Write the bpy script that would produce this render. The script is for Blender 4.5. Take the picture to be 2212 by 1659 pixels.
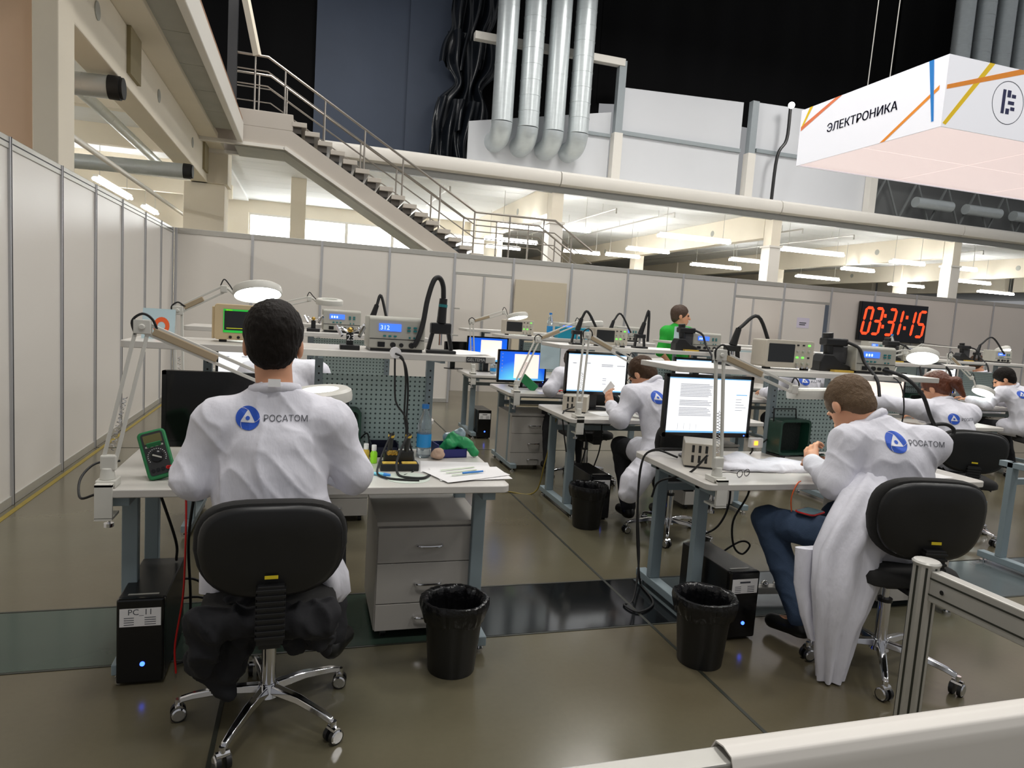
import bpy, bmesh, math, random
import numpy as np
from mathutils import Vector, Matrix, Euler
from mathutils.bvhtree import BVHTree

random.seed(7)
for o in list(bpy.data.objects):
    bpy.data.objects.remove(o, do_unlink=True)
SC = bpy.context.scene
COL = SC.collection

# ------------------------------------------------------------------ camera
CAMZ = 1.55
AX = ((0.95605967, 0.03363972, 0.29123577),      # rows: world X, Y, Z seen in camera axes (right, down, forward)
      (-0.28571167, -0.11576805, 0.95129732),
      (0.06571717, -0.99270647, -0.1010699))
cam_d = bpy.data.cameras.new('camera')
cam_d.sensor_width = 36.0
cam_d.lens = 36.0 * 1475.0 / 2212.0
cam_d.clip_start = 0.05
cam_d.clip_end = 200
cam = bpy.data.objects.new('camera', cam_d)
COL.objects.link(cam)
cam.matrix_world = Matrix(((AX[0][0], -AX[0][1], -AX[0][2], 0),
                           (AX[1][0], -AX[1][1], -AX[1][2], 0),
                           (AX[2][0], -AX[2][1], -AX[2][2], CAMZ),
                           (0, 0, 0, 1)))
SC.camera = cam

# ------------------------------------------------------------------ world, lights, exposure
world = bpy.data.worlds.new('hall_ambient')
SC.world = world
world.use_nodes = True
world.node_tree.nodes['Background'].inputs[0].default_value = (0.97, 0.98, 1.0, 1)
world.node_tree.nodes['Background'].inputs[1].default_value = 0.26

def area_light(name, loc, size, power, col=(1, 1, 1), rot=(0, 0, 0), sizey=None):
    d = bpy.data.lights.new(name, 'AREA')
    d.shape = 'RECTANGLE'
    d.size = size
    d.size_y = sizey or size
    d.energy = power
    d.color = col
    o = bpy.data.objects.new(name, d)
    COL.objects.link(o)
    o.location = loc
    o.rotation_euler = rot
    return o
# high-bay luminaires of the hall, hung under the roof
for hx in (0.0, 6.5, 13.0):
    for hy in (-1.5, 3.5, 8.5, 13.2):
        area_light('high_bay_light', (hx, hy, 9.6), 1.3, 160, (1.0, 0.97, 0.92), sizey=1.3)
SC.view_settings.view_transform = 'Standard'
SC.view_settings.look = 'None'
SC.view_settings.gamma = 1.0
SC.view_settings.use_curve_mapping = False
SC.view_settings.exposure = 0.12

# ------------------------------------------------------------------ materials
def lin(c):
    c = c / 255.0
    return c / 12.92 if c <= 0.04045 else ((c + 0.055) / 1.055) ** 2.4
def rgb(r, g, b):
    return (lin(r), lin(g), lin(b))
MATS = {}
def M(name, col, rough=0.5, metal=0.0, var=0.06, scale=9.0, bump=0.0, bscale=60.0, emit=0.0, ecol=None,
      spec=0.5, trans=0.0, alpha=1.0, coat=0.0, stretch=(1, 1, 1), coords='Object'):
    """procedural principled material: a noise varies the colour a little, a second one gives fine relief"""
    if name in MATS:
        return MATS[name]
    m = bpy.data.materials.new(name)
    m.use_nodes = True
    nt = m.node_tree
    N, L = nt.nodes, nt.links
    p = N['Principled BSDF']
    tc = N.new('ShaderNodeTexCoord')
    mp = N.new('ShaderNodeMapping')
    mp.inputs['Scale'].default_value = stretch
    L.new(tc.outputs[coords], mp.inputs[0])
    nz = N.new('ShaderNodeTexNoise')
    nz.inputs['Scale'].default_value = scale
    nz.inputs['Detail'].default_value = 4
    L.new(mp.outputs[0], nz.inputs['Vector'])
    mx = N.new('ShaderNodeMix')
    mx.data_type = 'RGBA'
    a = tuple(max(0, c * (1 - var)) for c in col) + (1,)
    b = tuple(min(1, c * (1 + var)) for c in col) + (1,)
    mx.inputs[6].default_value = a
    mx.inputs[7].default_value = b
    L.new(nz.outputs['Fac'], mx.inputs[0])
    L.new(mx.outputs[2], p.inputs['Base Color'])
    p.inputs['Roughness'].default_value = rough
    p.inputs['Metallic'].default_value = metal
    p.inputs['Specular IOR Level'].default_value = spec
    p.inputs['Transmission Weight'].default_value = trans
    p.inputs['Alpha'].default_value = alpha
    p.inputs['Coat Weight'].default_value = coat
    if emit > 0:
        p.inputs['Emission Color'].default_value = tuple(ecol or col) + (1,)
        p.inputs['Emission Strength'].default_value = emit
    if bump > 0:
        n2 = N.new('ShaderNodeTexNoise')
        n2.inputs['Scale'].default_value = bscale
        n2.inputs['Detail'].default_value = 3
        L.new(mp.outputs[0], n2.inputs['Vector'])
        bp = N.new('ShaderNodeBump')
        bp.inputs['Strength'].default_value = bump
        bp.inputs['Distance'].default_value = 0.01
        L.new(n2.outputs['Fac'], bp.inputs['Height'])
        L.new(bp.outputs[0], p.inputs['Normal'])
    MATS[name] = m
    return m

WHITEPANEL = M('white_laminate_panel', rgb(222, 217, 210), 0.38, var=0.02, scale=2)
ALU = M('brushed_aluminium', rgb(190, 190, 192), 0.4, 0.45, var=0.08, scale=30, stretch=(1, 1, 0.1))
ALU2 = M('anodised_aluminium', rgb(186, 184, 178), 0.4, 0.45, var=0.06, scale=20)
CREAM = M('cream_painted_concrete', rgb(233, 224, 206), 0.75, var=0.05, scale=1.5, bump=0.08, bscale=25)
PEACH = M('peach_painted_concrete', rgb(226, 194, 164), 0.75, var=0.07, scale=1.2, bump=0.08, bscale=20)
SLABW = M('white_painted_steel', rgb(226, 222, 214), 0.45, var=0.03, scale=2)
SLABG = M('grey_concrete_soffit', rgb(172, 172, 164), 0.8, var=0.14, scale=2.5, bump=0.15, bscale=18)
CEILW = M('white_ribbed_soffit', rgb(226, 227, 226), 0.8, var=0.05, scale=1.0, stretch=(1, 12, 1))
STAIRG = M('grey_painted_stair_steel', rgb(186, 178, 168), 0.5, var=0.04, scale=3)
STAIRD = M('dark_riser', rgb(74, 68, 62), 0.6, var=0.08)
RAILM = M('stainless_rail', rgb(164, 158, 150), 0.3, 0.85, var=0.05)
GALV = M('galvanised_duct', rgb(196, 203, 205), 0.34, 0.4, var=0.1, scale=6, stretch=(1, 1, 3))
CURT_B = M('blue_lit_black_curtain', rgb(62, 72, 90), 0.62, var=0.25, scale=0.6)  # blue light falling on black cloth is put into this colour
CURT_K = M('black_curtain', rgb(8, 8, 9), 0.85, var=0.25, scale=0.8, spec=0.15)
CURT_F = M('black_plastic_drape', rgb(22, 26, 32), 0.25, var=0.2, scale=3)
MEZW = M('white_sheet_panel', rgb(214, 216, 220), 0.6, var=0.03, scale=1)
BENCHGREY = M('blue_grey_powdercoat', rgb(132, 146, 152), 0.5, var=0.05, scale=6)
TOPLAM = M('light_grey_laminate', rgb(206, 202, 196), 0.3, var=0.03, scale=5)
CABG = M('light_grey_cabinet', rgb(178, 174, 168), 0.45, var=0.03, scale=5)
CHROME = M('chrome', rgb(225, 225, 228), 0.1, 1.0, var=0.02)
BLACKP = M('black_plastic', rgb(24, 24, 25), 0.4, var=0.15, scale=20)
BLACKG = M('glossy_black_plastic', rgb(12, 12, 14), 0.15, var=0.1)
BLACKF = M('black_upholstery', rgb(31, 30, 29), 0.9, var=0.25, scale=300, bump=0.3, bscale=500)
RUBBER = M('black_rubber', rgb(22, 22, 23), 0.6, var=0.1)
BAGK = M('black_bin_liner', rgb(16, 16, 18), 0.25, var=0.2, bump=0.6, bscale=30)
PCK = M('black_pc_case', rgb(12, 12, 14), 0.35, var=0.15)
PAPER = M('white_paper', rgb(238, 236, 236), 0.7, var=0.02)
LAMPW = M('cream_lamp_enamel', rgb(214, 212, 204), 0.4, var=0.03)
LAMPB = M('tan_lamp_sleeve', rgb(176, 158, 130), 0.45, var=0.05)
LAMPON = M('lamp_ring_lit', (1, 1, 1), 0.4, emit=7.0, ecol=(0.9, 1.0, 0.93))
LENS = M('lens_glass_lit', (0.9, 1, 0.95), 0.1, emit=4.0, ecol=(0.92, 1.0, 0.95))
LENSOFF = M('lens_glass', rgb(214, 222, 216), 0.06, spec=0.8, var=0.01)
TUBEON = M('fluorescent_tube_lit', (1, 1, 1), 0.4, emit=65.0, ecol=(1.0, 1.0, 0.98))
INSTG = M('instrument_grey', rgb(176, 174, 164), 0.5, var=0.03)
INSTB = M('instrument_beige', rgb(205, 184, 146), 0.5, var=0.03)
INSTW = M('instrument_warm_grey', rgb(190, 182, 168), 0.5, var=0.03)
SCREENK = M('dark_screen', rgb(40, 42, 44), 0.2, var=0.05)
SCREENOFF = M('switched_off_screen', rgb(14, 14, 15), 0.12, var=0.05)
LCDB = M('blue_lcd_lit', rgb(70, 110, 240), 0.3, emit=1.0, ecol=rgb(60, 115, 255))
LCDT = M('lcd_digits_lit', rgb(200, 215, 255), 0.3, emit=1.2, ecol=rgb(190, 210, 255))
TEAL = M('teal_rubber_key', rgb(30, 120, 124), 0.5)
GREENM = M('green_rubber_holster', rgb(24, 118, 66), 0.45, var=0.08)
GREEND = M('dark_green_plastic', rgb(22, 62, 48), 0.4, var=0.1)
PEG = None
SKIN = M('skin', rgb(214, 156, 122), 0.5, var=0.06, scale=20)
HAIRK = M('black_hair', rgb(22, 16, 12), 0.65, spec=0.2, var=0.4, scale=60, bump=0.6, bscale=120, stretch=(1, 1, 0.3))
HAIRBR = M('brown_hair', rgb(66, 46, 30), 0.6, spec=0.25, var=0.35, scale=60, bump=0.6, bscale=140, stretch=(1, 1, 0.3))
HAIRRED = M('auburn_hair', rgb(96, 48, 24), 0.45, var=0.4, scale=50, bump=0.6, bscale=120, stretch=(1, 1, 0.3))
COATM = M('white_antistatic_coat', rgb(224, 223, 232), 0.7, var=0.03, scale=4, bump=0.5, bscale=26, stretch=(1, 1, 0.45))
TROUK = M('black_trouser_cloth', rgb(26, 26, 30), 0.85, var=0.2, scale=12, bump=0.3, bscale=30)
TROUB = M('blue_denim', rgb(58, 76, 102), 0.85, var=0.15, scale=30, bump=0.2, bscale=200)
SHOEK = M('black_shoe_leather', rgb(18, 18, 18), 0.4)
GREENT = M('green_tshirt', rgb(34, 168, 52), 0.8, var=0.06, scale=6, bump=0.3, bscale=20)
BLUEL = M('logo_blue', rgb(36, 86, 196), 0.6, var=0.02)
WHITEL = M('logo_white', rgb(226, 226, 234), 0.6, var=0.02)
GREYL = M('logo_grey', rgb(74, 76, 84), 0.6, var=0.02)
YELLOW = M('yellow_label', rgb(214, 190, 30), 0.5)
YTAPE = M('yellow_floor_tape', rgb(136, 118, 44), 0.5, var=0.3, scale=14)
RED = M('red_lead', rgb(196, 28, 26), 0.45)
LEDB = M('blue_led_lit', rgb(40, 70, 255), 0.3, emit=6.0, ecol=(0.03, 0.09, 1.0))
LEDG = M('green_led_lit', rgb(60, 230, 60), 0.3, emit=2.5, ecol=rgb(90, 255, 60))
LEDO = M('orange_led_lit', rgb(255, 150, 30), 0.3, emit=3.0, ecol=rgb(255, 150, 40))
CLOCKR = M('clock_segment_lit', rgb(255, 60, 30), 0.4, emit=1.6, ecol=(1.0, 0.055, 0.012))
NAVYP = M('navy_plastic_bin', rgb(34, 38, 110), 0.4)
GLOVE = M('green_nitrile_glove', rgb(40, 150, 90), 0.5, var=0.15, scale=20)
BLUEP = M('blue_plastic', rgb(50, 130, 210), 0.35)
CYANB = M('turquoise_box', rgb(20, 140, 168), 0.45, var=0.05)
PET = M('clear_bottle', rgb(222, 232, 238), 0.08, trans=0.85, spec=0.5, var=0.01)
BLUELAB = M('blue_bottle_label', rgb(40, 140, 205), 0.4, var=0.1)
SPONGE = M('yellow_sponge', rgb(206, 172, 74), 0.9, var=0.15, scale=40)
LIME = M('lime_bottle', rgb(150, 220, 40), 0.4)
PINKP = M('pink_sheet', rgb(220, 190, 196), 0.7)
ORANGE = M('orange_print', rgb(232, 96, 40), 0.6)
PALEB = M('pale_blue_card', rgb(186, 208, 214), 0.6)
GOLDW = M('brass', rgb(190, 156, 80), 0.3, 0.9)
MESHBLU = M('clear_cup', rgb(190, 212, 226), 0.15, trans=0.5)

# ------------------------------------------------------------------ geometry helpers
class G:
    """collects simple solids; build() links them as ONE mesh object"""
    def __init__(s):
        s.v = []; s.f = []
    def add(s, vs, fs):
        n = len(s.v)
        s.v.extend([tuple(v) for v in vs])
        s.f.extend([tuple(i + n for i in f) for f in fs])
        return s
    def box(s, x0, x1, y0, y1, z0, z1):
        vs = [(x, y, z) for z in (z0, z1) for y in (y0, y1) for x in (x0, x1)]
        return s.add(vs, [(0, 2, 3, 1), (4, 5, 7, 6), (0, 1, 5, 4), (2, 6, 7, 3), (0, 4, 6, 2), (1, 3, 7, 5)])
    def obox(s, c, size, mat=None):
        mat = mat or Matrix.Identity(3)
        h = Vector(size) / 2
        vs = [Vector(c) + mat @ Vector((x * h.x, y * h.y, z * h.z)) for z in (-1, 1) for y in (-1, 1) for x in (-1, 1)]
        return s.add(vs, [(0, 2, 3, 1), (4, 5, 7, 6), (0, 1, 5, 4), (2, 6, 7, 3), (0, 4, 6, 2), (1, 3, 7, 5)])
    def bar(s, p0, p1, w, h, up=(0, 0, 1)):
        """rectangular bar from p0 to p1"""
        p0, p1 = Vector(p0), Vector(p1)
        d = p1 - p0; l = d.length; d.normalize()
        u = Vector(up)
        if abs(d.dot(u)) > 0.98: u = Vector((0, 1, 0))
        x = d.cross(u).normalized(); z = x.cross(d).normalized()
        m = Matrix((x, d, z)).transposed()
        return s.obox((p0 + p1) / 2, (w, l, h), m)
    def cyl(s, p0, p1, r0, r1=None, n=12, cap=True):
        r1 = r0 if r1 is None else r1
        p0, p1 = Vector(p0), Vector(p1)
        d = (p1 - p0).normalized()
        a = d.orthogonal().normalized(); b = d.cross(a)
        vs = []
        for p, r in ((p0, r0), (p1, r1)):
            for i in range(n):
                t = 2 * math.pi * i / n
                vs.append(p + (a * math.cos(t) + b * math.sin(t)) * r)
        fs = [(i, (i + 1) % n, n + (i + 1) % n, n + i) for i in range(n)]
        if cap:
            fs += [tuple(range(n - 1, -1, -1)), tuple(range(n, 2 * n))]
        return s.add(vs, fs)
    def tube(s, pts, r, n=8, res=5, smooth=True, closed=False):
        pts = [Vector(p) for p in pts]
        rs = list(r) if isinstance(r, (list, tuple)) else [r] * len(pts)
        if smooth and len(pts) > 2:
            out = []; ro = []
            m = len(pts)
            for i in range(m if closed else m - 1):
                p0 = pts[(i - 1) % m] if closed or i > 0 else pts[0] * 2 - pts[1]
                p1 = pts[i]; p2 = pts[(i + 1) % m]
                p3 = pts[(i + 2) % m] if closed or i + 2 < m else pts[-1] * 2 - pts[-2]
                for k in range(res):
                    t = k / res
                    out.append(0.5 * ((2 * p1) + (p2 - p0) * t + (2 * p0 - 5 * p1 + 4 * p2 - p3) * t * t + (3 * p1 - p0 - 3 * p2 + p3) * t ** 3))
                    ro.append(rs[i] * (1 - t) + rs[(i + 1) % m] * t)
            if not closed:
                out.append(pts[-1]); ro.append(rs[-1])
            pts, rs = out, ro
        m = len(pts)
        vs = []; a = None
        for i, p in enumerate(pts):
            q0 = pts[(i - 1) % m] if closed or i > 0 else p
            q1 = pts[(i + 1) % m] if closed or i < m - 1 else p
            d = (q1 - q0)
            if d.length < 1e-9: d = Vector((0, 0, 1))
            d.normalize()
            if a is None: a = d.orthogonal().normalized()
            else:
                a = a - d * a.dot(d)
                if a.length < 1e-6: a = d.orthogonal()
                a.normalize()
            b = d.cross(a)
            for k in range(n):
                t = 2 * math.pi * k / n
                vs.append(p + (a * math.cos(t) + b * math.sin(t)) * rs[i])
        fs = []
        for i in range(m if closed else m - 1):
            j = (i + 1) % m
            for k in range(n):
                fs.append((i * n + k, i * n + (k + 1) % n, j * n + (k + 1) % n, j * n + k))
        if not closed:
            fs += [tuple(range(n - 1, -1, -1)), tuple(range((m - 1) * n, m * n))]
        return s.add(vs, fs)
    def lathe(s, prof, n=24, M4=None, cap=True):
        vs = []; fs = []
        m = len(prof)
        for r, z in prof:
            for k in range(n):
                t = 2 * math.pi * k / n
                vs.append(Vector((r * math.cos(t), r * math.sin(t), z)))
        for i in range(m - 1):
            for k in range(n):
                fs.append((i * n + k, i * n + (k + 1) % n, (i + 1) * n + (k + 1) % n, (i + 1) * n + k))
        if cap:
            fs += [tuple(range(n - 1, -1, -1)), tuple(range((m - 1) * n, m * n))]
        if M4 is not None: vs = [M4 @ v for v in vs]
        return s.add(vs, fs)
    def prism(s, poly, z0, z1, M4=None):
        n = len(poly)
        vs = [Vector((x, y, z0)) for x, y in poly] + [Vector((x, y, z1)) for x, y in poly]
        fs = [(i, (i + 1) % n, n + (i + 1) % n, n + i) for i in range(n)]
        fs += [tuple(range(n - 1, -1, -1)), tuple(range(n, 2 * n))]
        if M4 is not None: vs = [M4 @ v for v in vs]
        return s.add(vs, fs)
    def sphere(s, c, r, n=10, sc=(1, 1, 1)):
        prof = [(math.sin(math.pi * i / n) * r + 1e-5, -math.cos(math.pi * i / n) * r) for i in range(n + 1)]
        M4 = Matrix.Translation(c) @ Matrix.Diagonal((sc[0], sc[1], sc[2], 1))
        return s.lathe(prof, n * 2 - 4, M4)
    def sheet(s, fn, nu, nv, th):
        """thin surface fn(u,v) with a real thickness"""
        P = [[Vector(fn(i / nu, j / nv)) for j in range(nv + 1)] for i in range(nu + 1)]
        vs = []; K = (nu + 1) * (nv + 1)
        nor = []
        for i in range(nu + 1):
            for j in range(nv + 1):
                a = P[min(i + 1, nu)][j] - P[max(i - 1, 0)][j]
                b = P[i][min(j + 1, nv)] - P[i][max(j - 1, 0)]
                c = a.cross(b)
                nor.append(c.normalized() if c.length > 1e-12 else Vector((0, 0, 1)))
                vs.append(P[i][j])
        vs = vs + [v - nn * th for v, nn in zip(vs, nor)]
        fs = []
        I = lambda i, j: i * (nv + 1) + j
        for i in range(nu):
            for j in range(nv):
                q = (I(i, j), I(i + 1, j), I(i + 1, j + 1), I(i, j + 1))
                fs.append(q); fs.append(tuple(K + k for k in reversed(q)))
        rim = [I(i, 0) for i in range(nu + 1)] + [I(nu, j) for j in range(1, nv + 1)] + [I(i, nv) for i in range(nu - 1, -1, -1)] + [I(0, j) for j in range(nv - 1, 0, -1)]
        for a, b in zip(rim, rim[1:] + rim[:1]):
            fs.append((b, a, K + a, K + b))
        return s.add(vs, fs)
    def xf(s, M4):
        s.v = [tuple(M4 @ Vector(v)) for v in s.v]
        return s
    def mesh(s, name):
        me = bpy.data.meshes.new(name)
        me.from_pydata(s.v, [], s.f)
        me.update()
        return me
    def build(s, name, mat, parent=None, smooth=35, bevel=0):
        me = s.mesh(name)
        bm = bmesh.new(); bm.from_mesh(me)
        bmesh.ops.recalc_face_normals(bm, faces=bm.faces[:])
        bm.to_mesh(me); bm.free()
        me.materials.append(mat)
        if smooth:
            me.shade_smooth(); me.set_sharp_from_angle(angle=math.radians(smooth))
        o = bpy.data.objects.new(name, me)
        COL.objects.link(o)
        if parent: o.parent = parent
        if bevel:
            b = o.modifiers.new('bevel', 'BEVEL'); b.width = bevel; b.segments = 2; b.limit_method = 'ANGLE'
        return o

def rrect(w, h, r, n=4, cx=0.0, cy=0.0):
    out = []
    for sx, sy, a0 in ((1, 1, 0), (-1, 1, 90), (-1, -1, 180), (1, -1, 270)):
        for k in range(n + 1):
            a = math.radians(a0 + 90 * k / n)
            out.append((cx + sx * (w / 2 - r) + r * math.cos(a), cy + sy * (h / 2 - r) + r * math.sin(a)))
    return out
def frame_y(c):
    """matrix: local x -> X, local y -> Z, local z -> -Y (a face looking at -Y)"""
    return Matrix.Translation(c) @ Matrix(((1, 0, 0, 0), (0, 0, -1, 0), (0, 1, 0, 0), (0, 0, 0, 1)))
def tag(o, label=None, cat=None, group=None, kind=None):
    if label: o['label'] = label
    if cat: o['category'] = cat
    if group: o['group'] = group
    if kind: o['kind'] = kind
    return o
def thing(name, label, cat, loc=(0, 0, 0), rz=0.0, group=None):
    o = bpy.data.objects.new(name, None)
    o.empty_display_size = 0.1
    COL.objects.link(o)
    o.location = loc; o.rotation_euler = (0, 0, rz)
    return tag(o, label, cat, group)
def struct(name):
    o = bpy.data.objects.new(name, None)
    COL.objects.link(o)
    return tag(o, kind='structure')
def dup(o, parent=None):
    c = o.copy(); COL.objects.link(c); c.parent = parent
    for ch in [x for x in bpy.data.objects if x.parent == o]:
        dup(ch, c)
    return c
def place(proto, used, loc, rz=0.0, label=None, group=None):
    o = proto if not used[0] else dup(proto)
    used[0] = True
    o.location = loc; o.rotation_euler = (0, 0, rz)
    return tag(o, label, None, group)
def text_geo(txt, size, align='CENTER', shear=0.0, extr=0.0, bold=0.0):
    cu = bpy.data.curves.new('t', 'FONT')
    cu.body = txt; cu.size = size; cu.align_x = align; cu.align_y = 'CENTER'; cu.shear = shear; cu.extrude = extr; cu.offset = bold
    cu.resolution_u = 3
    ob = bpy.data.objects.new('t', cu); COL.objects.link(ob)
    bpy.context.view_layer.update()
    me = bpy.data.meshes.new_from_object(ob.evaluated_get(bpy.context.evaluated_depsgraph_get()))
    vs = [v.co.copy() for v in me.vertices]; fs = [tuple(p.vertices) for p in me.polygons]
    bpy.data.objects.remove(ob, do_unlink=True); bpy.data.curves.remove(cu); bpy.data.meshes.remove(me)
    return vs, fs
def text_obj(name, txt, size, M4, mat, parent, align='CENTER', extr=0.0, shear=0.0, bold=0.0):
    vs, fs = text_geo(txt, size, align, shear, extr, bold)
    me = G().add([M4 @ v for v in vs], fs).mesh(name)
    me.materials.append(mat)
    o = bpy.data.objects.new(name, me); COL.objects.link(o); o.parent = parent
    return o

# ------------------------------------------------------------------ implicit-surface bodies (surface nets)
def sd_cone(P, a, b, ra, rb):
    a = np.array(a, float); b = np.array(b, float)
    ab = b - a
    t = np.clip(((P - a) @ ab) / max(ab @ ab, 1e-9), 0, 1)
    return np.linalg.norm(P - a - t[..., None] * ab, axis=-1) - (ra + t * (rb - ra))
class SDF:
    """union of tapered capsules and ellipsoids, blended smoothly, meshed as one closed surface"""
    def __init__(s): s.p = []
    def cone(s, a, b, ra, rb=None, k=0.03, sq=None):
        """sq=(direction, factor): the section is factor times wider along direction"""
        rb = ra if rb is None else rb
        s.p.append(('c', np.array(a, float), np.array(b, float), ra, rb, k, sq)); return s
    def ell(s, c, r, R=None, k=0.02, neg=False):
        s.p.append(('n' if neg else 'e', np.array(c, float), np.array(r, float), None if R is None else np.array(R, float), None, k, None)); return s
    def mesh(s, vox):
        lo = np.full(3, 1e9); hi = -lo
        for q in s.p:
            if q[0] == 'c':
                m = max(q[3], q[4]) * (max(1, q[6][1]) if q[6] else 1) + q[5]
                lo = np.minimum(lo, np.minimum(q[1], q[2]) - m); hi = np.maximum(hi, np.maximum(q[1], q[2]) + m)
            elif q[0] == 'e':
                m = q[2].max() + q[5]; lo = np.minimum(lo, q[1] - m); hi = np.maximum(hi, q[1] + m)
        lo -= 3 * vox; hi += 3 * vox
        n = np.ceil((hi - lo) / vox).astype(int) + 1
        F = np.full(n, 1.0, np.float32)
        for q in s.p:
            k = max(q[5], 1e-4)
            if q[0] == 'c':
                m = max(q[3], q[4]) * (max(1, q[6][1]) if q[6] else 1) + k + 2 * vox
                a, b = np.minimum(q[1], q[2]) - m, np.maximum(q[1], q[2]) + m
            else:
                m = q[2].max() + k + 2 * vox; a, b = q[1] - m, q[1] + m
            i0 = np.maximum(((a - lo) / vox).astype(int), 0); i1 = np.minimum(((b - lo) / vox).astype(int) + 2, n)
            if (i1 <= i0).any(): continue
            gx, gy, gz = [lo[d] + vox * np.arange(i0[d], i1[d]) for d in range(3)]
            P = np.stack(np.meshgrid(gx, gy, gz, indexing='ij'), -1)
            if q[0] == 'c':
                A, B = q[1], q[2]
                if q[6]:
                    d = np.array(q[6][0], float); d /= np.linalg.norm(d); f = 1.0 / q[6][1] - 1.0
                    P = P + f * ((P - A) @ d)[..., None] * d
                    B = B + f * ((B - A) @ d) * d
                D = sd_cone(P, A, B, q[3], q[4])
            else:
                X = P - q[1]
                if q[3] is not None: X = X @ q[3]
                U = X / q[2]
                l = np.linalg.norm(U, axis=-1); g = np.linalg.norm(U / q[2], axis=-1)
                D = l * (l - 1.0) / np.maximum(g, 1e-6)
            sub = F[i0[0]:i1[0], i0[1]:i1[1], i0[2]:i1[2]]
            if q[0] == 'n':
                h = np.clip(0.5 - 0.5 * (sub + D) / k, 0, 1)
                F[i0[0]:i1[0], i0[1]:i1[1], i0[2]:i1[2]] = sub + (-D - sub) * h + k * h * (1 - h)
            else:
                h = np.clip(0.5 + 0.5 * (sub - D) / k, 0, 1)
                F[i0[0]:i1[0], i0[1]:i1[1], i0[2]:i1[2]] = sub + (D - sub) * h - k * h * (1 - h)
        return surface_nets(F, lo, vox)
def surface_nets(F, lo, vox):
    S = F < 0
    nx, ny, nz = F.shape
    corner = [S[i:nx - 1 + i, j:ny - 1 + j, k:nz - 1 + k] for i in (0, 1) for j in (0, 1) for k in (0, 1)]
    cnt = sum(c.astype(np.int8) for c in corner)
    act = (cnt > 0) & (cnt < 8)
    idx = np.argwhere(act)
    ids = np.full(act.shape, -1, np.int64); ids[act] = np.arange(len(idx))
    acc = np.zeros((len(idx), 3)); num = np.zeros(len(idx))
    offs = [(i, j, k) for i in (0, 1) for j in (0, 1) for k in (0, 1)]
    for a in offs:
        for d in range(3):
            if a[d] == 1: continue
            b = list(a); b[d] = 1
            fa = F[idx[:, 0] + a[0], idx[:, 1] + a[1], idx[:, 2] + a[2]]
            fb = F[idx[:, 0] + b[0], idx[:, 1] + b[1], idx[:, 2] + b[2]]
            cr = (fa < 0) != (fb < 0)
            t = np.where(cr, fa / np.where(cr, fa - fb, 1), 0)
            p = np.tile(np.array(a, float), (len(idx), 1)); p[:, d] += t
            acc += np.where(cr[:, None], p, 0); num += cr
    V = lo + vox * (idx + acc / num[:, None])
    Fc = []
    for d in range(3):
        e1, e2 = [(1, 2), (2, 0), (0, 1)][d]
        sl0 = [slice(None)] * 3; sl1 = [slice(None)] * 3
        sl0[d] = slice(0, -1); sl1[d] = slice(1, None)
        ch = S[tuple(sl0)] != S[tuple(sl1)]
        E = np.argwhere(ch)
        E = E[(E[:, e1] > 0) & (E[:, e2] > 0) & (E[:, e1] < F.shape[e1] - 1) & (E[:, e2] < F.shape[e2] - 1)]
        ins = S[E[:, 0], E[:, 1], E[:, 2]]
        def cid(o1, o2):
            c = E.copy(); c[:, e1] += o1; c[:, e2] += o2
            return ids[c[:, 0], c[:, 1], c[:, 2]]
        q = np.stack([cid(-1, -1), cid(0, -1), cid(0, 0), cid(-1, 0)], 1)
        q[~ins] = q[~ins][:, ::-1]
        Fc.append(q)
    Fc = np.concatenate(Fc)
    Fc = Fc[(Fc >= 0).all(1)]
    return V, Fc
def vnoise(P, seed=0):
    """value noise, vectorised"""
    I = np.floor(P).astype(np.int64); f = P - I; f = f * f * (3 - 2 * f)
    def h(i, j, k):
        n = (i * 374761393 + j * 668265263 + k * 2147483647 + seed * 974711) & 0x7fffffff
        n = ((n ^ (n >> 13)) * 1274126177) & 0x7fffffff
        return (n & 0xffff) / 65535.0
    r = 0
    for a in (0, 1):
        for b in (0, 1):
            for c in (0, 1):
                w = (f[:, 0] if a else 1 - f[:, 0]) * (f[:, 1] if b else 1 - f[:, 1]) * (f[:, 2] if c else 1 - f[:, 2])
                r = r + w * h(I[:, 0] + a, I[:, 1] + b, I[:, 2] + c)
    return r * 2 - 1
def loft(rows, n=28, folds=5, amp=0.012, seed=0):
    """hanging cloth: flattened rings (x0, x1, y, z, depth) joined from top to bottom"""
    vs = []; fs = []; m = len(rows)
    for i, (xa, xb, y, z, dp) in enumerate(rows):
        for k in range(n):
            a = 2 * math.pi * k / n
            w = amp * math.sin(folds * a + seed + 0.5 * i)
            vs.append(((xa + xb) / 2 + (xb - xa) / 2 * math.cos(a) + w * math.cos(a), y + (dp / 2) * math.sin(a) + w * math.sin(a), z))
    for i in range(m - 1):
        for k in range(n): fs.append((i * n + k, i * n + (k + 1) % n, (i + 1) * n + (k + 1) % n, (i + 1) * n + k))
    fs += [tuple(range(n - 1, -1, -1)), tuple(range((m - 1) * n, m * n))]
    return G().add(vs, fs)
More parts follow.
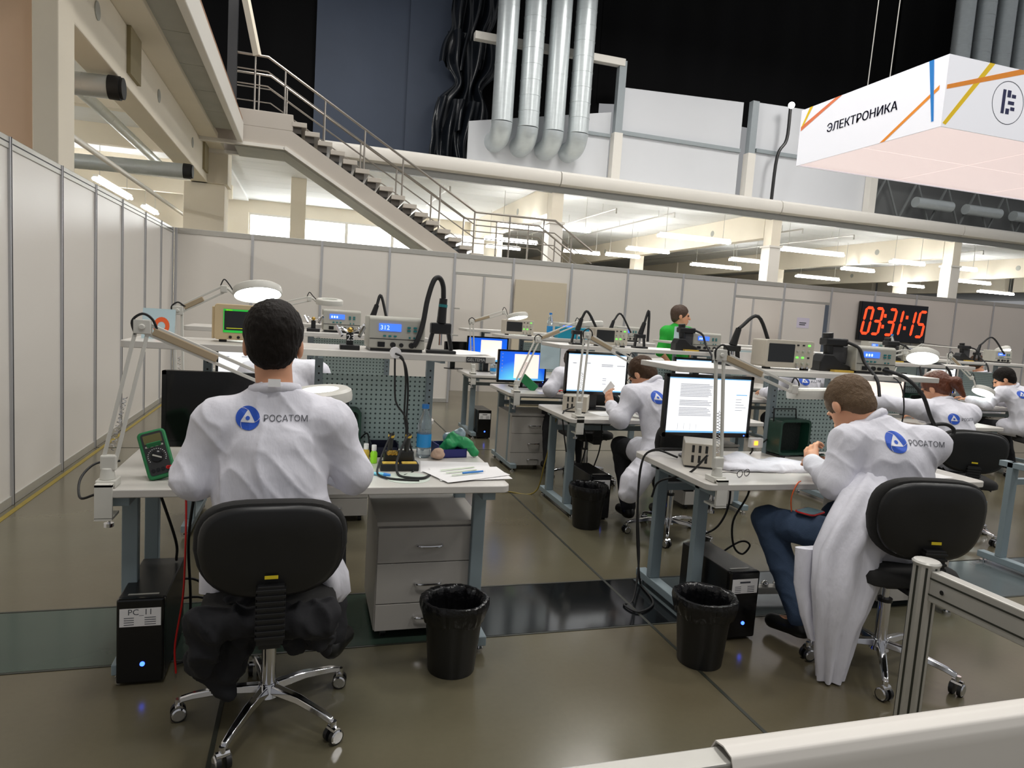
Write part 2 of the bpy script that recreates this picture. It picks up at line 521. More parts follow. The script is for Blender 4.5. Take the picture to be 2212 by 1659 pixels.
def body_obj(name, sdf, vox, mat, parent, wrinkle=0.0, wscale=(11, 11, 4), seed=1):
    V, Fc = sdf.mesh(vox)
    me = bpy.data.meshes.new(name)
    me.from_pydata(V.tolist(), [], Fc.tolist())
    me.update()
    if wrinkle:
        nn = np.zeros(len(V) * 3, np.float32); me.vertices.foreach_get('normal', nn); nn = nn.reshape(-1, 3)
        Q = V * np.array(wscale)
        Q = Q + 0.6 * np.stack([vnoise(V * 6 + 5, seed + 7), vnoise(V * 6 + 9, seed + 8), vnoise(V * 6 + 13, seed + 9)], 1)
        Q2 = np.stack([(V[:, 0] + 0.8 * V[:, 2]) * 9, V[:, 1] * 8, (V[:, 2] - 0.8 * V[:, 0]) * 2.6], 1) * (wscale[0] / 11.0)
        w = 1.1 * ((1 - np.abs(vnoise(Q, seed))) ** 2.2 - 0.45) + 0.9 * ((1 - np.abs(vnoise(Q2 * 1.3, seed + 1))) ** 3 - 0.35) + 0.15 * vnoise(Q * 2.3, seed + 2)
        V2 = V + nn * (w * wrinkle)[:, None]
        me.vertices.foreach_set('co', V2.astype(np.float32).ravel())
        me.update()
    me.materials.append(mat)
    me.shade_smooth()
    o = bpy.data.objects.new(name, me); COL.objects.link(o)
    if parent: o.parent = parent
    return o

# ------------------------------------------------------------------ the setting
def floor_material():
    m = bpy.data.materials.new('polished_concrete_floor'); m.use_nodes = True
    nt = m.node_tree; N, L = nt.nodes, nt.links; p = N['Principled BSDF']
    tc = N.new('ShaderNodeTexCoord')
    n1 = N.new('ShaderNodeTexNoise'); n1.inputs['Scale'].default_value = 0.55; n1.inputs['Detail'].default_value = 5
    n2 = N.new('ShaderNodeTexNoise'); n2.inputs['Scale'].default_value = 40; n2.inputs['Detail'].default_value = 3
    L.new(tc.outputs['Object'], n1.inputs['Vector']); L.new(tc.outputs['Object'], n2.inputs['Vector'])
    r = N.new('ShaderNodeValToRGB')
    r.color_ramp.elements[0].position = 0.35; r.color_ramp.elements[0].color = rgb(92, 84, 66) + (1,)
    r.color_ramp.elements[1].position = 0.65; r.color_ramp.elements[1].color = rgb(102, 98, 80) + (1,)
    L.new(n1.outputs['Fac'], r.inputs['Fac'])
    mx = N.new('ShaderNodeMix'); mx.data_type = 'RGBA'; mx.blend_type = 'MULTIPLY'; mx.inputs[0].default_value = 0.35
    r2 = N.new('ShaderNodeValToRGB'); r2.color_ramp.elements[0].color = (0.7, 0.7, 0.7, 1); r2.color_ramp.elements[1].color = (1, 1, 1, 1)
    L.new(n2.outputs['Fac'], r2.inputs['Fac'])
    L.new(r.outputs['Color'], mx.inputs[6]); L.new(r2.outputs['Color'], mx.inputs[7])
    L.new(mx.outputs[2], p.inputs['Base Color'])
    rr = N.new('ShaderNodeMapRange'); rr.inputs[3].default_value = 0.14; rr.inputs[4].default_value = 0.26
    L.new(n1.outputs['Fac'], rr.inputs[0]); L.new(rr.outputs[0], p.inputs['Roughness'])
    p.inputs['Specular IOR Level'].default_value = 0.5
    bp = N.new('ShaderNodeBump'); bp.inputs['Strength'].default_value = 0.05; bp.inputs['Distance'].default_value = 0.01
    n3 = N.new('ShaderNodeTexNoise'); n3.inputs['Scale'].default_value = 5
    L.new(tc.outputs['Object'], n3.inputs['Vector']); L.new(n3.outputs['Fac'], bp.inputs['Height']); L.new(bp.outputs[0], p.inputs['Normal'])
    return m
FLOORM = floor_material()
STRIPM = M('dark_green_floor_paint', rgb(52, 67, 58), 0.14, var=0.15, scale=3)
JOINTM = M('dark_floor_joint', rgb(40, 42, 34), 0.5)

fl = G().box(-12, 46, -6, 48, -0.2, 0).build('floor', FLOORM, smooth=0); tag(fl, kind='structure')
G().box(-12, 0.86, 3.03, 3.6, 0, 0.0015).build('painted_strip', STRIPM, fl, smooth=0)
G().box(0.86, 1.95, 3.03, 3.6, 0, 0.0018).build('painted_strip', M('strip_dark_reflection', rgb(20, 22, 24), 0.1, var=0.1), fl, smooth=0)  # black colour stands in for the dark curtain mirrored in the strip
G().box(1.95, 14, 3.03, 3.6, 0, 0.0015).build('painted_strip', M('strip_pale_reflection', rgb(88, 96, 98), 0.14, var=0.1), fl, smooth=0)  # paler colour stands in for a bright reflection on the strip
for x in (-0.26, 1.76):
    G().box(x - 0.008, x + 0.008, -2, 11.2, 0, 0.0022).build('floor_joint', JOINTM, fl, smooth=0)
for y in (3.02, 3.61, 7.4):
    G().box(-4, 14, y - 0.006, y + 0.006, 0, 0.0024).build('floor_joint', JOINTM, fl, smooth=0)
tag(G().box(-1.88, -1.845, 1.0, 11.1, 0, 0.003).build('floor_tape', YTAPE, smooth=0), 'strip of worn yellow tape on the floor along the partition foot', 'floor tape')

# partition on the long side
WLX = -1.93
wl = struct('wall_left')
ys = [1.4, 2.42, 3.43, 4.44, 5.44, 6.45, 7.38, 8.35, 9.45, 10.4, 11.25]
for a, b in zip(ys, ys[1:]):
    G().box(WLX - 0.01, WLX + 0.005, a + 0.018, b - 0.018, 0.07, 2.42).build('panel', WHITEPANEL, wl, smooth=0)
for y in ys:
    g = G().box(WLX - 0.02, WLX + 0.022, y - 0.02, y + 0.02, 0, 2.5)
    g.build('post', ALU, wl, smooth=0, bevel=0.006)
    G().box(WLX + 0.022, WLX + 0.024, y - 0.004, y + 0.004, 0, 2.5).build('post_groove', RUBBER, wl, smooth=0)
for z0, z1 in ((0.0, 0.07), (2.42, 2.5)):
    g = G().box(WLX - 0.015, WLX + 0.014, ys[0], ys[-1], z0, z1)
    g.build('rail', ALU2, wl, smooth=0, bevel=0.004)
G().box(WLX + 0.014, WLX + 0.016, ys[0], ys[-1], 2.456, 2.464).build('rail_groove', RUBBER, wl, smooth=0)

# partition across the back
WBY = 11.27
wb = struct('wall_back')
xs = [-1.88, -0.82, 0.2, 1.25, 2.32, 3.34, 4.4, 5.48, 6.6, 7.72, 8.82, 9.93, 11.0, 12.07, 13.14, 14.2, 15.27, 16.34, 17.4, 18.5, 19.6, 20.7, 21.8, 22.9, 24.0]
for k, (a, b) in enumerate(zip(xs, xs[1:])):
    z0 = 0.07
    if k in (4, 9, 10, 16):
        z0 = 2.2
        G().box(a, b, WBY - 0.014, WBY + 0.015, 2.15, 2.2).build('rail', ALU2, wb, smooth=0, bevel=0.004)
    G().box(a + 0.018, b - 0.018, WBY - 0.005, WBY + 0.01, z0, 2.42).build('panel', WHITEPANEL, wb, smooth=0)
    if z0 == 0.07:
        G().box(a, b, WBY - 0.014, WBY + 0.015, 0, 0.07).build('rail', ALU2, wb, smooth=0, bevel=0.004)
    G().box(a, b, WBY - 0.014, WBY + 0.015, 2.42, 2.5).build('rail', ALU2, wb, smooth=0, bevel=0.004)
for x in xs:
    G().box(x - 0.02, x + 0.02, WBY - 0.022, WBY + 0.02, 0, 2.5).build('post', ALU, wb, smooth=0, bevel=0.006)
# the doorways: an open beige leaf, a bright room beyond, closed white leaves
BEIGE = M('beige_door_leaf', rgb(206, 194, 172), 0.5, var=0.03, scale=3)
def door(name, x0, x1, mat, y=WBY, handle_right=True, sign=None):
    d = struct(name)
    G().box(x0, x1, y - 0.02, y + 0.02, 0.01, 2.145).build('door_leaf', mat, d, smooth=0, bevel=0.003)
    hx = x1 - 0.08 if handle_right else x0 + 0.08
    hd = G().cyl((hx, y - 0.02, 1.02), (hx, y - 0.07, 1.02), 0.012, n=8).bar((hx + 0.01, y - 0.07, 1.02), (hx - 0.12 if handle_right else hx + 0.12, y - 0.07, 1.02), 0.016, 0.02)
    hd.build('door_handle', CHROME, d)
    G().box(hx - 0.025, hx + 0.025, y - 0.026, y - 0.02, 0.92, 1.1).build('lock_plate', CHROME, d, smooth=0)
    return d
door('door_1', 3.37, 4.3, BEIGE, WBY - 0.07)
d2 = door('door_2', 8.86, 9.8, WHITEPANEL, WBY)
G().box(9.8, 9.9, WBY - 0.01, WBY + 0.01, 0, 2.145).build('door_jamb', M('dark_door_gap', rgb(96, 106, 120), 0.5), d2, smooth=0)
tag(G().box(9.17, 9.46, WBY - 0.0225, WBY - 0.0205, 1.66, 1.86).build('notice', M('lilac_paper', rgb(214, 208, 226), 0.7), smooth=0), 'small pale paper notice taped to a white door', 'notice')
for k in range(2):
    G().box(9.23, 9.39 - 0.02 * k, WBY - 0.0232, WBY - 0.0226, 1.75 - 0.035 * k, 1.77 - 0.035 * k).build('print_line', GREYL, bpy.data.objects['notice'], smooth=0)
door('door_3', 15.34, 16.25, WHITEPANEL, WBY)
wr = struct('wall_back_room')
bx = [-1.9, 1.5, 2.1, 2.7, 3.28, 3.86, 4.5, 6.2, 7.3, 8.35, 9.4, 10.5, 12, 14, 17]
for a, b in zip(bx, bx[1:]):
    G().box(a + 0.018, b - 0.018, 13.0, 13.02, 0.0, 2.35).build('panel', WHITEPANEL, wr, smooth=0)
    G().box(b - 0.02, b + 0.02, 12.98, 13.03, 0.0, 2.35).build('post', ALU, wr, smooth=0)
for i, z in enumerate((1.12, 1.58)):
    G().box(2.36, 2.5, 11.5, 12.1, z, z + 0.02).build('shelf_board', ALU2, wr, smooth=0)

# ---- mezzanine across the back
ZM = 4.96
SY = 15.5
mz = struct('mezzanine_back')
prof = [(SY + 0.02, 4.62), (SY - 0.06, 4.66), (SY - 0.1, 4.78), (SY - 0.08, 4.9), (SY, ZM), (SY + 1.5, ZM), (SY + 1.5, 4.72), (SY + 0.2, 4.72), (SY + 0.2, 4.62)]
MYZ = Matrix(((0, 0, 1, 0), (1, 0, 0, 0), (0, 1, 0, 0), (0, 0, 0, 1)))
cols = [-0.65, 5.6, 11.75, 17.95, 24.2, 30.5]
for a, b in zip([-1.3] + cols[1:], cols[1:] + [40]):
    G().prism(prof, a + 0.012, b - 0.012, MYZ).build('edge_beam', SLABW, mz, smooth=40)
STEELG = M('grey_steel_flange', rgb(128, 128, 124), 0.5)
G().box(-1.3, 40, SY + 0.05, SY + 0.16, 4.47, 4.62).build('lower_flange', STEELG, mz, smooth=0)
G().box(-1.3, 45, SY + 1.5, 19.5, 4.74, ZM).build('deck', SLABG, mz, smooth=0)
for x in cols[1:]:
    c = G().box(x - 0.17, x + 0.17, SY + 0.04, SY + 0.4, 0, 3.75); c.build('column', SLABW, mz, smooth=0, bevel=0.01)
    G().box(x - 0.2, x + 0.2, SY + 0.02, SY + 0.43, 3.75, 3.8).build('column_collar', SLABW, mz, smooth=0)
    G().box(x - 0.14, x + 0.14, SY + 0.06, SY + 0.38, 3.8, 4.62).build('column_head', CREAM, mz, smooth=0)
# deck soffit and the beams that carry it
cl = struct('ceiling')
for k in range(34):
    y0 = SY + 0.25 + k * 0.9
    G().box(-10, 46, y0, y0 + 0.885, 4.7, 4.72).build('soffit_plank', CEILW, cl, smooth=0)
for x in cols[1:]:
    for y0, y1 in ((SY + 0.4, 23.3), (23.7, 31), (31.4, 46)):
        bmm = G().box(x - 0.14, x + 0.14, y0, y1, 4.02, 4.7).build('beam', CREAM, cl, smooth=0, bevel=0.01)
        G().cyl((x - 0.146, (y0 * 2 + y1) / 3, 4.36), (x - 0.141, (y0 * 2 + y1) / 3, 4.36), 0.09, n=16).build('beam_hole', SLABG, cl)
for x, y in ((5.6, 23.5), (11.75, 23.5), (17.95, 23.5), (24.2, 23.5), (11.75, 31.2), (17.95, 31.2), (24.2, 31.2), (-0.3, 19.2)):
    G().box(x - 0.19, x + 0.19, y - 0.19, y + 0.19, 0, 4.7).build('column', CREAM, cl, smooth=0, bevel=0.01)
for x, z, y1 in ((3.2, 4.5, 20), (7.6, 4.45, 24), (9.3, 4.52, 30), (13.4, 4.5, 24), (15.2, 4.5, 30), (20.2, 4.5, 24), (1.2, 4.5, 22)):
    g = G().tube([(x, 16.6, z - 0.12), (x, 16.6, z), (x, y1, z)], 0.022, n=6, smooth=False)
    for y in np.arange(17.5, y1, 2.5): g.cyl((x, y, z), (x, y, 4.7), 0.006, n=5)
    g.build('conduit', ALU2, cl)
# the daylit facade under the deck and the dark end of the hall
fc = struct('wall_far')
WINDOWON = M('daylit_window_pane', (1, 1, 1), 0.3, emit=6.0, ecol=(0.97, 1.0, 1.0))
G().box(-10, 6.5, 24.2, 24.4, 0, 2.6).build('wall_lower', CREAM, fc, smooth=0)
G().box(-10, 6.5, 24.2, 24.4, 4.28, 4.7).build('wall_upper', CREAM, fc, smooth=0)
wx = [-1.9, -0.35, 1.2, 2.75, 4.3, 5.85]
n = 1
for a, b in zip(wx, wx[1:]):
    w = struct('window_%d' % n); n += 1
    G().box(a + 0.05, b - 0.05, 24.26, 24.28, 2.66, 4.22).build('window_pane', WINDOWON, w, smooth=0)
    f = G().box(a, a + 0.05, 24.2, 24.3, 2.6, 4.28).box(b - 0.05, b, 24.2, 24.3, 2.6, 4.28).box(a + 0.05, b - 0.05, 24.2, 24.3, 2.6, 2.66).box(a + 0.05, b - 0.05, 24.2, 24.3, 4.22, 4.28)
    f.build('window_frame', SLABW, w, smooth=0)
G().box(6.5, 6.7, 24.2, 46, 0, 4.7).build('wall_return', CREAM, fc, smooth=0)
G().box(6.5, 46, 46, 46.2, 0, 4.7).build('wall_end', SLABG, fc, smooth=0)
G().box(-10, -1.9, 24.1, 24.2, 2.6, 4.28).build('wall_pier', CREAM, fc, smooth=0)

# ---- mezzanine storey: sheet panels, steel posts, black curtains
wu = struct('wall_upper_storey')
def top_panel(xa, xb, zl, zr, y=17.0):
    G().prism([(xa, ZM), (xb, ZM), (xb, zr), (xa, zl)], 0, 0.06, Matrix(((1, 0, 0, 0), (0, 0, 1, y), (0, 1, 0, 0), (0, 0, 0, 1)))).build('panel', MEZW, wu, smooth=0)
top_panel(3.66, 7.42, 6.2, 6.95); top_panel(7.7, 11.35, 7.62, 7.78); top_panel(11.85, 15.75, 7.85, 7.95)
POSTG = M('grey_steel_post', rgb(150, 158, 162), 0.45)
for x, zt in ((7.56, 8.2), (11.6, 7.8), (15.85, 7.6)):
    G().box(x - 0.12, x + 0.12, 16.75, 16.98, ZM, 6.4).build('post_foot', SLABW, wu, smooth=0)
    G().box(x - 0.1, x + 0.1, 16.78, 16.96, 6.4, zt).build('steel_post', POSTG, wu, smooth=0)
G().box(7.7, 11.35, 16.93, 17.0, 6.42, 6.52).build('rail', POSTG, wu, smooth=0)
G().box(11.85, 15.75, 16.93, 17.0, 6.5, 6.6).build('rail', POSTG, wu, smooth=0)
G().box(6.3, 7.42, 16.93, 17.0, 6.3, 6.38).build('rail', POSTG, wu, smooth=0)
# see-through grille stretch at the end of the storey
GRILLE = M('grey_steel_truss', rgb(120, 124, 124), 0.5)
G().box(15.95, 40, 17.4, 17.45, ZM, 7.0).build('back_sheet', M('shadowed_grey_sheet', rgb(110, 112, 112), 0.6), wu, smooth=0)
gt = G()
for k in range(18):
    x = 16.0 + k * 1.2
    gt.bar((x, 17.1, ZM + 0.25), (x + 0.6, 17.1, 6.4), 0.05, 0.05).bar((x + 0.6, 17.1, 6.4), (x + 1.2, 17.1, ZM + 0.25), 0.05, 0.05)
gt.box(16, 38, 17.06, 17.14, 6.4, 6.5).box(16, 38, 17.06, 17.14, ZM + 0.15, ZM + 0.25).build('truss', GRILLE, wu, smooth=0)
for x in (17.6, 19.6, 21.6):
    G().cyl((x, 16.9, 5.75), (x + 1.4, 16.9, 5.75), 0.16, n=16).build('pipe', GALV, wu)

cu = struct('curtain_back')
def curtain(xa, xb, z0, z1, y, mat, amp, freq, seed, lowwave=0.0):
    rnd = random.Random(seed); ph = [rnd.uniform(0, 6.28) for _ in range(4)]
    def fn(u, v):
        x = xa + (xb - xa) * u
        w = amp * (math.sin(freq * x + ph[0]) + 0.6 * math.sin(freq * 2.3 * x + ph[1] + v) + 0.4 * math.sin(freq * 0.37 * x + ph[2]))
        zb = z0 + lowwave * math.sin(1.3 * x + ph[3])
        return (x, y + w, zb + (z1 - zb) * v)
    G().sheet(fn, max(40, int((xb - xa) * 10)), 10, 0.02).build('curtain_width', mat, cu, smooth=60)
curtain(-6, 0.1, 4.8, 14, 18.7, CURT_K, 0.05, 3.1, 1)
curtain(0.0, 2.35, 5.3, 14, 18.6, CURT_B, 0.015, 1.7, 2)
curtain(2.3, 3.75, 5.3, 14, 18.5, CURT_B, 0.02, 2.0, 5)
curtain(3.7, 7.6, 6.3, 14, 18.4, CURT_K, 0.06, 3.0, 3)
curtain(7.5, 17.5, 7.6, 14, 18.2, CURT_K, 0.06, 2.6, 4, 0.06)
curtain(17.4, 44, 6.9, 16, 18.2, CURT_K, 0.08, 2.2, 6)
# bunched plastic drape tied up beside the ducts
def drape(seed, x0, x1, zt, zb, pinch, y):
    rnd = random.Random(seed); a = rnd.uniform(0, 6)
    def fn(u, v):
        z = zt + (zb - zt) * v
        cx = (x0 + x1) / 2 + 0.15 * math.sin(3 * v + a)
        w = (x1 - x0) * (1 - pinch * math.exp(-((v - 0.55) / 0.14) ** 2))
        t = (u - 0.5) * w
        return (cx + t, y + 0.12 * math.sin(17 * u + 2.0 * v + a) + 0.07 * math.sin(31 * u - 3 * v), z + 0.1 * math.sin(9 * u + a) * v)
    return G().sheet(fn, 60, 24, 0.01)
drape(3, 3.15, 4.35, 9.8, 7.7, 0.2, 18.0).build('bunched_drape', CURT_F, cu, smooth=70)
drape(4, 3.05, 4.5, 8.6, 6.2, 0.5, 17.9).build('bunched_drape', CURT_F, cu, smooth=70)
drape(9, 2.95, 4.1, 6.9, 5.0, 0.1, 17.8).build('bunched_drape', CURT_F, cu, smooth=70)

# ---- staircase up to the mezzanine
st = struct('staircase')
Y0, Y1 = 13.95, 15.05
SX, SZ = -0.38, 5.0; DX, DZ = 0.2385, -0.1415
G().box(-1.5, SX + 0.02, Y0, Y1, 4.7, 5.0).build('landing', STAIRG, st, smooth=0, bevel=0.01)
for i in range(16):
    x = SX + DX * i; z = SZ + DZ * (i + 1) + 0.02
    G().box(x, x + DX + 0.03, Y0 - 0.01, Y1 + 0.01, z - 0.085, z).build('tread', STAIRG, st, smooth=0, bevel=0.006)
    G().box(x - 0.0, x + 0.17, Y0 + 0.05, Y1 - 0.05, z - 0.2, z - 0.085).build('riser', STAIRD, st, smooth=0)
MXZ = lambda y: Matrix(((1, 0, 0, 0), (0, 0, 1, y), (0, 1, 0, 0), (0, 0, 0, 1)))
for y in (Y0, Y1 - 0.06):
    G().prism([(-2.0, 4.7), (SX, 4.7), (3.3, 2.52), (3.3, 2.15), (-0.5, 4.36), (-2.0, 4.36)], 0, 0.06, MXZ(y)).build('stringer', STAIRG, st, smooth=0)
    G().prism([(-0.52, 4.36), (-0.48, 4.41), (3.3, 2.21), (3.3, 2.15)], -0.03, 0.09, MXZ(y)).build('stringer_flange', SLABW, st, smooth=0)
    G().box(-2.0, -0.5, y - 0.03, y + 0.09, 4.34, 4.4).build('stringer_flange', SLABW, st, smooth=0)
G().prism([(-1.38, 4.36), (-0.5, 4.36), (3.3, 2.15), (3.3, 2.11), (-0.52, 4.32), (-1.38, 4.32)], 0.06, 1.04, MXZ(Y0)).build('soffit', SLABG, st, smooth=0)
G().box(3.2, 5.2, Y0, Y1, 2.35, 2.6).build('landing', STAIRG, st, smooth=0)
for y, off in ((Y0 + 0.02, 0.0), (Y1 - 0.02, -0.02)):
    h = 0.97
    top = [(-1.5, y, SZ + h + off), (-0.83, y, SZ + h + off), (3.26, y, 2.62 + h), (5.0, y, 2.62 + h), (5.9, y, 2.05 + h)]
    G().tube(top, 0.024, n=8, smooth=False).build('handrail', RAILM, st)
    for k in (0.3, 0.6):
        G().tube([(a, b, c - h * k * 0.9) for a, b, c in top], 0.012, n=6, smooth=False).build('mid_rail', RAILM, st)
    for x in (-1.05, -0.52, 0.21, 0.97, 1.73, 2.5, 3.24, 4.0, 4.75, 5.4):
        if x < -0.83: zt = SZ + h
        elif x < 3.26: zt = SZ + h + (2.62 - SZ) * (x + 0.83) / 4.09
        elif x < 5: zt = 2.62 + h
        else: zt = 2.62 + h - (x - 5) * 0.57 / 0.9
        zb = 5.0 if x < SX else (2.6 if x > 3.4 else SZ + DZ * (int((x - SX) / DX) + 1) + 0.02)
        if x > 5.2: zb = 2.0
        G().cyl((x, y, zb), (x, y, zt), 0.018, n=8).build('baluster', RAILM, st)

# ---- mezzanine along the side, above the partition
ml = struct('mezzanine_side')
G().box(-2.28, -1.97, 6.7, 15.3, 3.76, 4.4).build('main_beam', CREAM, ml, smooth=0, bevel=0.015)
for y in (7.6, 10.4, 13.2):
    G().cyl((-1.97, y, 4.12), (-1.962, y, 4.12), 0.085, n=18).build('beam_hole', SLABG, ml)
OLIVE = M('olive_shadow_joint', rgb(150, 138, 106), 0.8)
for y in (8.7, 14.4):
    G().box(-1.97, -1.93, y, y + 0.5, 3.9, 4.4).build('beam_recess_shade', OLIVE, ml, smooth=0)  # olive box painted as the shaded recess between beam panels
G().box(-2.28, -1.66, 2.0, 15.3, 4.4, 4.5).build('ledge', CREAM, ml, smooth=0, bevel=0.01)
for k in range(10):
    y0 = 2.0 + 1.14 * k
    G().box(-1.66, -1.3, y0 + 0.006, y0 + 1.134, 4.46, 4.52).build('soffit_slab', SLABG, ml, smooth=0)
G().box(-1.32, -1.22, 2.0, 13.85, 4.36, 4.72).build('edge_beam', SLABW, ml, smooth=0, bevel=0.012)
G().box(-1.9, -1.24, 2.0, 13.9, 4.72, 4.8).build('deck_edge', M('rusty_deck_edge', rgb(150, 112, 84), 0.7), ml, smooth=0)
G().box(-9, -1.9, 2.0, 24, 4.62, 4.8).build('deck', CEILW, ml, smooth=0)
G().box(-2.42, -1.66, 15.2, 15.9, 0, 3.76).build('column', CREAM, ml, smooth=0, bevel=0.015)
G().box(-2.28, -1.6, 15.1, 15.8, 3.76, 4.5).build('column_head', CREAM, ml, smooth=0)
G().box(-2.14, -1.955, 6.5, 6.9, 0, 5.6).build('column', CREAM, ml, smooth=0, bevel=0.01)
G().box(-3.4, -2.14, 6.58, 6.9, 0, 5.6).build('wall_pier', PEACH, ml, smooth=0)
G().box(-9.2, -9, 2, 24, 0, 4.62).build('side_wall', CREAM, ml, smooth=0)
for y in (9.2, 12.0, 15, 18, 21):
    G().box(-9, -2.1, y, y + 0.2, 4.25, 4.62).build('cross_beam', CREAM, ml, smooth=0)
DARKST = M('dark_steel_post', rgb(46, 46, 48), 0.5)
G().box(-1.52, -1.36, 13.86, 14.0, 4.8, 9).build('steel_post', DARKST, ml, smooth=0)
G().bar((-1.26, 13.7, 7.0), (-1.02, 13.9, 5.95), 0.16, 0.06).build('upper_beam', CREAM, ml, smooth=0)
# spiral ducts under the side deck
def spiral_duct(pts, r, name, label, seam=0.35, cap=False, mat=GALV):
    t = thing(name, label, 'duct', pts[0])
    o = Vector(pts[0])
    P = [Vector(p) - o for p in pts]
    G().tube(P, r, n=24, smooth=False).build('duct_pipe', mat, t)
    k = 0
    for a, b in zip(P, P[1:]):
        L = (b - a).length; d = (b - a).normalized()
        m = int(L / seam)
        for i in range(1, m):
            c = a + d * (i * seam)
            G().cyl(c - d * 0.008, c + d * 0.008, r * 1.02, n=24).build('seam_band', mat, t)
    return t
spiral_duct([(-3.4, 8.3, 3.58), (-2.0, 8.3, 3.62)], 0.115, 'spiral_duct', 'short galvanised duct with dark open collar under the side deck', 0.16)
spiral_duct([(-4.6, 12.5, 3.46), (-1.95, 12.5, 3.52)], 0.115, 'spiral_duct', 'long galvanised duct stub pointing at the cream column', 0.16)
for (x, y, z, r) in ((-1.95, 8.3, 3.62, 0.12), (-1.9, 12.5, 3.52, 0.12)):
    G().cyl((x - 0.09, y, z), (x + 0.02, y, z), r, n=24).cyl((x + 0.02, y, z), (x + 0.05, y, z), r * 0.9, n=24).build('duct_end_cap', RUBBER, ml)
spiral_duct([(-2.85, 8.0, 4.02), (-2.85, 15.5, 4.02)], 0.075, 'spiral_duct', 'thin galvanised pipe running lengthwise under the side deck', 0.6)
spiral_duct([(-2.6, 8.0, 3.22), (-2.6, 16.5, 3.22)], 0.035, 'pipe', 'slender pale pipe below the lengthwise duct', 1.2, mat=SLABW)

# ---- four big ducts in front of the upper storey, and four in shade further along
def big_duct(x, zb, zt, y, r, label, banded, group):
    t = thing('ventilation_duct', label, 'duct', (x, y, zb), group=group)
    h = zt - zb
    G().cyl((0, 0, r * 1.3), (0, 0, h), r, n=28).build('duct_pipe', GALV, t)
    el = [(0, r * 1.3 * (1 - math.cos(a)), r * 1.3 * (1 - math.sin(a))) for a in [math.pi / 2 * k / 6 for k in range(7)]]
    el = [(0, p[1], p[2]) for p in el]
    G().tube(el + [(0, 17.0 - y + 0.02, 0)], r, n=28, smooth=False).build('elbow', GALV, t, smooth=50)
    z = r * 1.3
    step = 0.36 if banded else 1.3
    while z < h:
        G().cyl((0, 0, z - 0.012), (0, 0, z + 0.012), r * (1.025 if banded else 1.015), n=28).build('seam_band', GALV, t)
        z += step
    return t
for i, (x, zb) in enumerate(((4.32, 5.78), (4.98, 5.74), (5.64, 5.74), (6.28, 5.77))):
    big_duct(x, zb, 10.6, 16.35, 0.255, ['smooth silver duct dropping to an elbow beside the bunched black drape', 'banded silver duct second from the bunched black drape', 'smooth silver duct third from the bunched black drape', 'banded silver duct beside the grey steel post'][i], i % 2 == 1, 'silver ducts above the mezzanine edge')
G().box(3.64, 7.6, 16.75, 16.95, 8.06, 8.24).build('duct_support_beam', SLABW, wu, smooth=0, bevel=0.01)
for i, x in enumerate((18.6, 19.4, 20.2, 21.0)):
    big_duct(x, 7.5, 13.2, 16.9, 0.27, ['shaded duct rising behind the lightbox corner', 'shaded duct next to the outermost behind the lightbox', 'third shaded duct behind the lightbox', 'shaded duct behind the lightbox closest to the hanging wires'][i], i % 2 == 1, 'shaded ducts behind the lightbox')
# drain pipe with a small spotlight
g = thing('spotlight_pole', 'dark drain pipe with a small white spotlight beside a steel post', 'spotlight', (12.25, 16.6, ZM))
G().tube([(0, 0, 0), (0.05, 0, 1.4), (0.3, 0, 1.9), (0.32, 0, 2.75)], 0.045, n=8).build('pole', BLACKP, g)
G().sphere((0.3, -0.06, 2.8), 0.09).build('lamp_head', M('spot_lit', (1, 1, 1), 0.3, emit=3), g)

# ---- fluorescent luminaires under the decks
lamps = [((6.27, 16.65), 1.3), ((5.35, 17.2), 1.5), ((6.0, 20.7), 1.7), ((6.4, 23.0), 1.2), ((8.95, 22.1), 1.3), ((10.4, 21.9), 1.25), ((10.15, 19.6), 1.45), ((9.6, 16.0), 2.1),
         ((14.5, 22.5), 2.1), ((13.75, 19.7), 1.1), ((13.4, 16.1), 2.05), ((19.6, 23.1), 2.05), ((17.8, 19.1), 1.3), ((16.85, 16.2), 1.2), ((18.9, 16.2), 1.2), ((23.0, 19.3), 1.95), ((23.8, 22.8), 1.8), ((28.0, 22.2), 1.95)]
def fluorescent(x, y, L, label, along_y=False):
    t = thing('fluorescent_lamp', label, 'ceiling lamp', (x, y, 3.8), math.pi / 2 if along_y else 0, 'fluorescent lamps hung under the decks')
    G().box(-L / 2, L / 2, -0.05, 0.05, 0.05, 0.1).build('housing', SLABW, t, smooth=0)
    for s_ in (-0.04, 0.04):
        G().cyl((-L / 2, s_, 0.01), (L / 2, s_, 0.01), 0.035, n=10).build('tube', TUBEON, t)
    for s_ in (-1, 1):
        G().cyl((s_ * L * 0.4, 0, 0.1), (s_ * L * 0.4, 0, 0.88), 0.006, n=5).build('hanger', ALU2, t)
for rname, y0_, y1_ in (('front', 0, 18), ('middle', 18, 21), ('rear', 21, 30)):
    row = sorted([q for q in lamps if y0_ <= q[0][1] < y1_])
    for k, ((x, y), L) in enumerate(row):
        fluorescent(x, y, L, '%s fluorescent batten counted from the staircase in the %s row under the deck' % (['first', 'second', 'third', 'fourth', 'fifth', 'sixth', 'seventh', 'eighth'][k], rname))
for y in (4.5, 8.0, 11.5, 15.0):  # unseen battens, added to brighten the space under the side deck
    fluorescent(-6.4, y, 1.6, '%s unseen fluorescent batten counted from the peach pier, added to brighten the side deck' % {4.5: 'first', 8.0: 'second', 11.5: 'third', 15.0: 'fourth'}[y], True)
fluorescent(-4.33, 18.1, 2.9, 'long lit fluorescent batten hung lengthwise under the side deck', True)
fluorescent(-4.33, 21.9, 1.6, 'short lit fluorescent batten beyond the long one under the side deck', True)

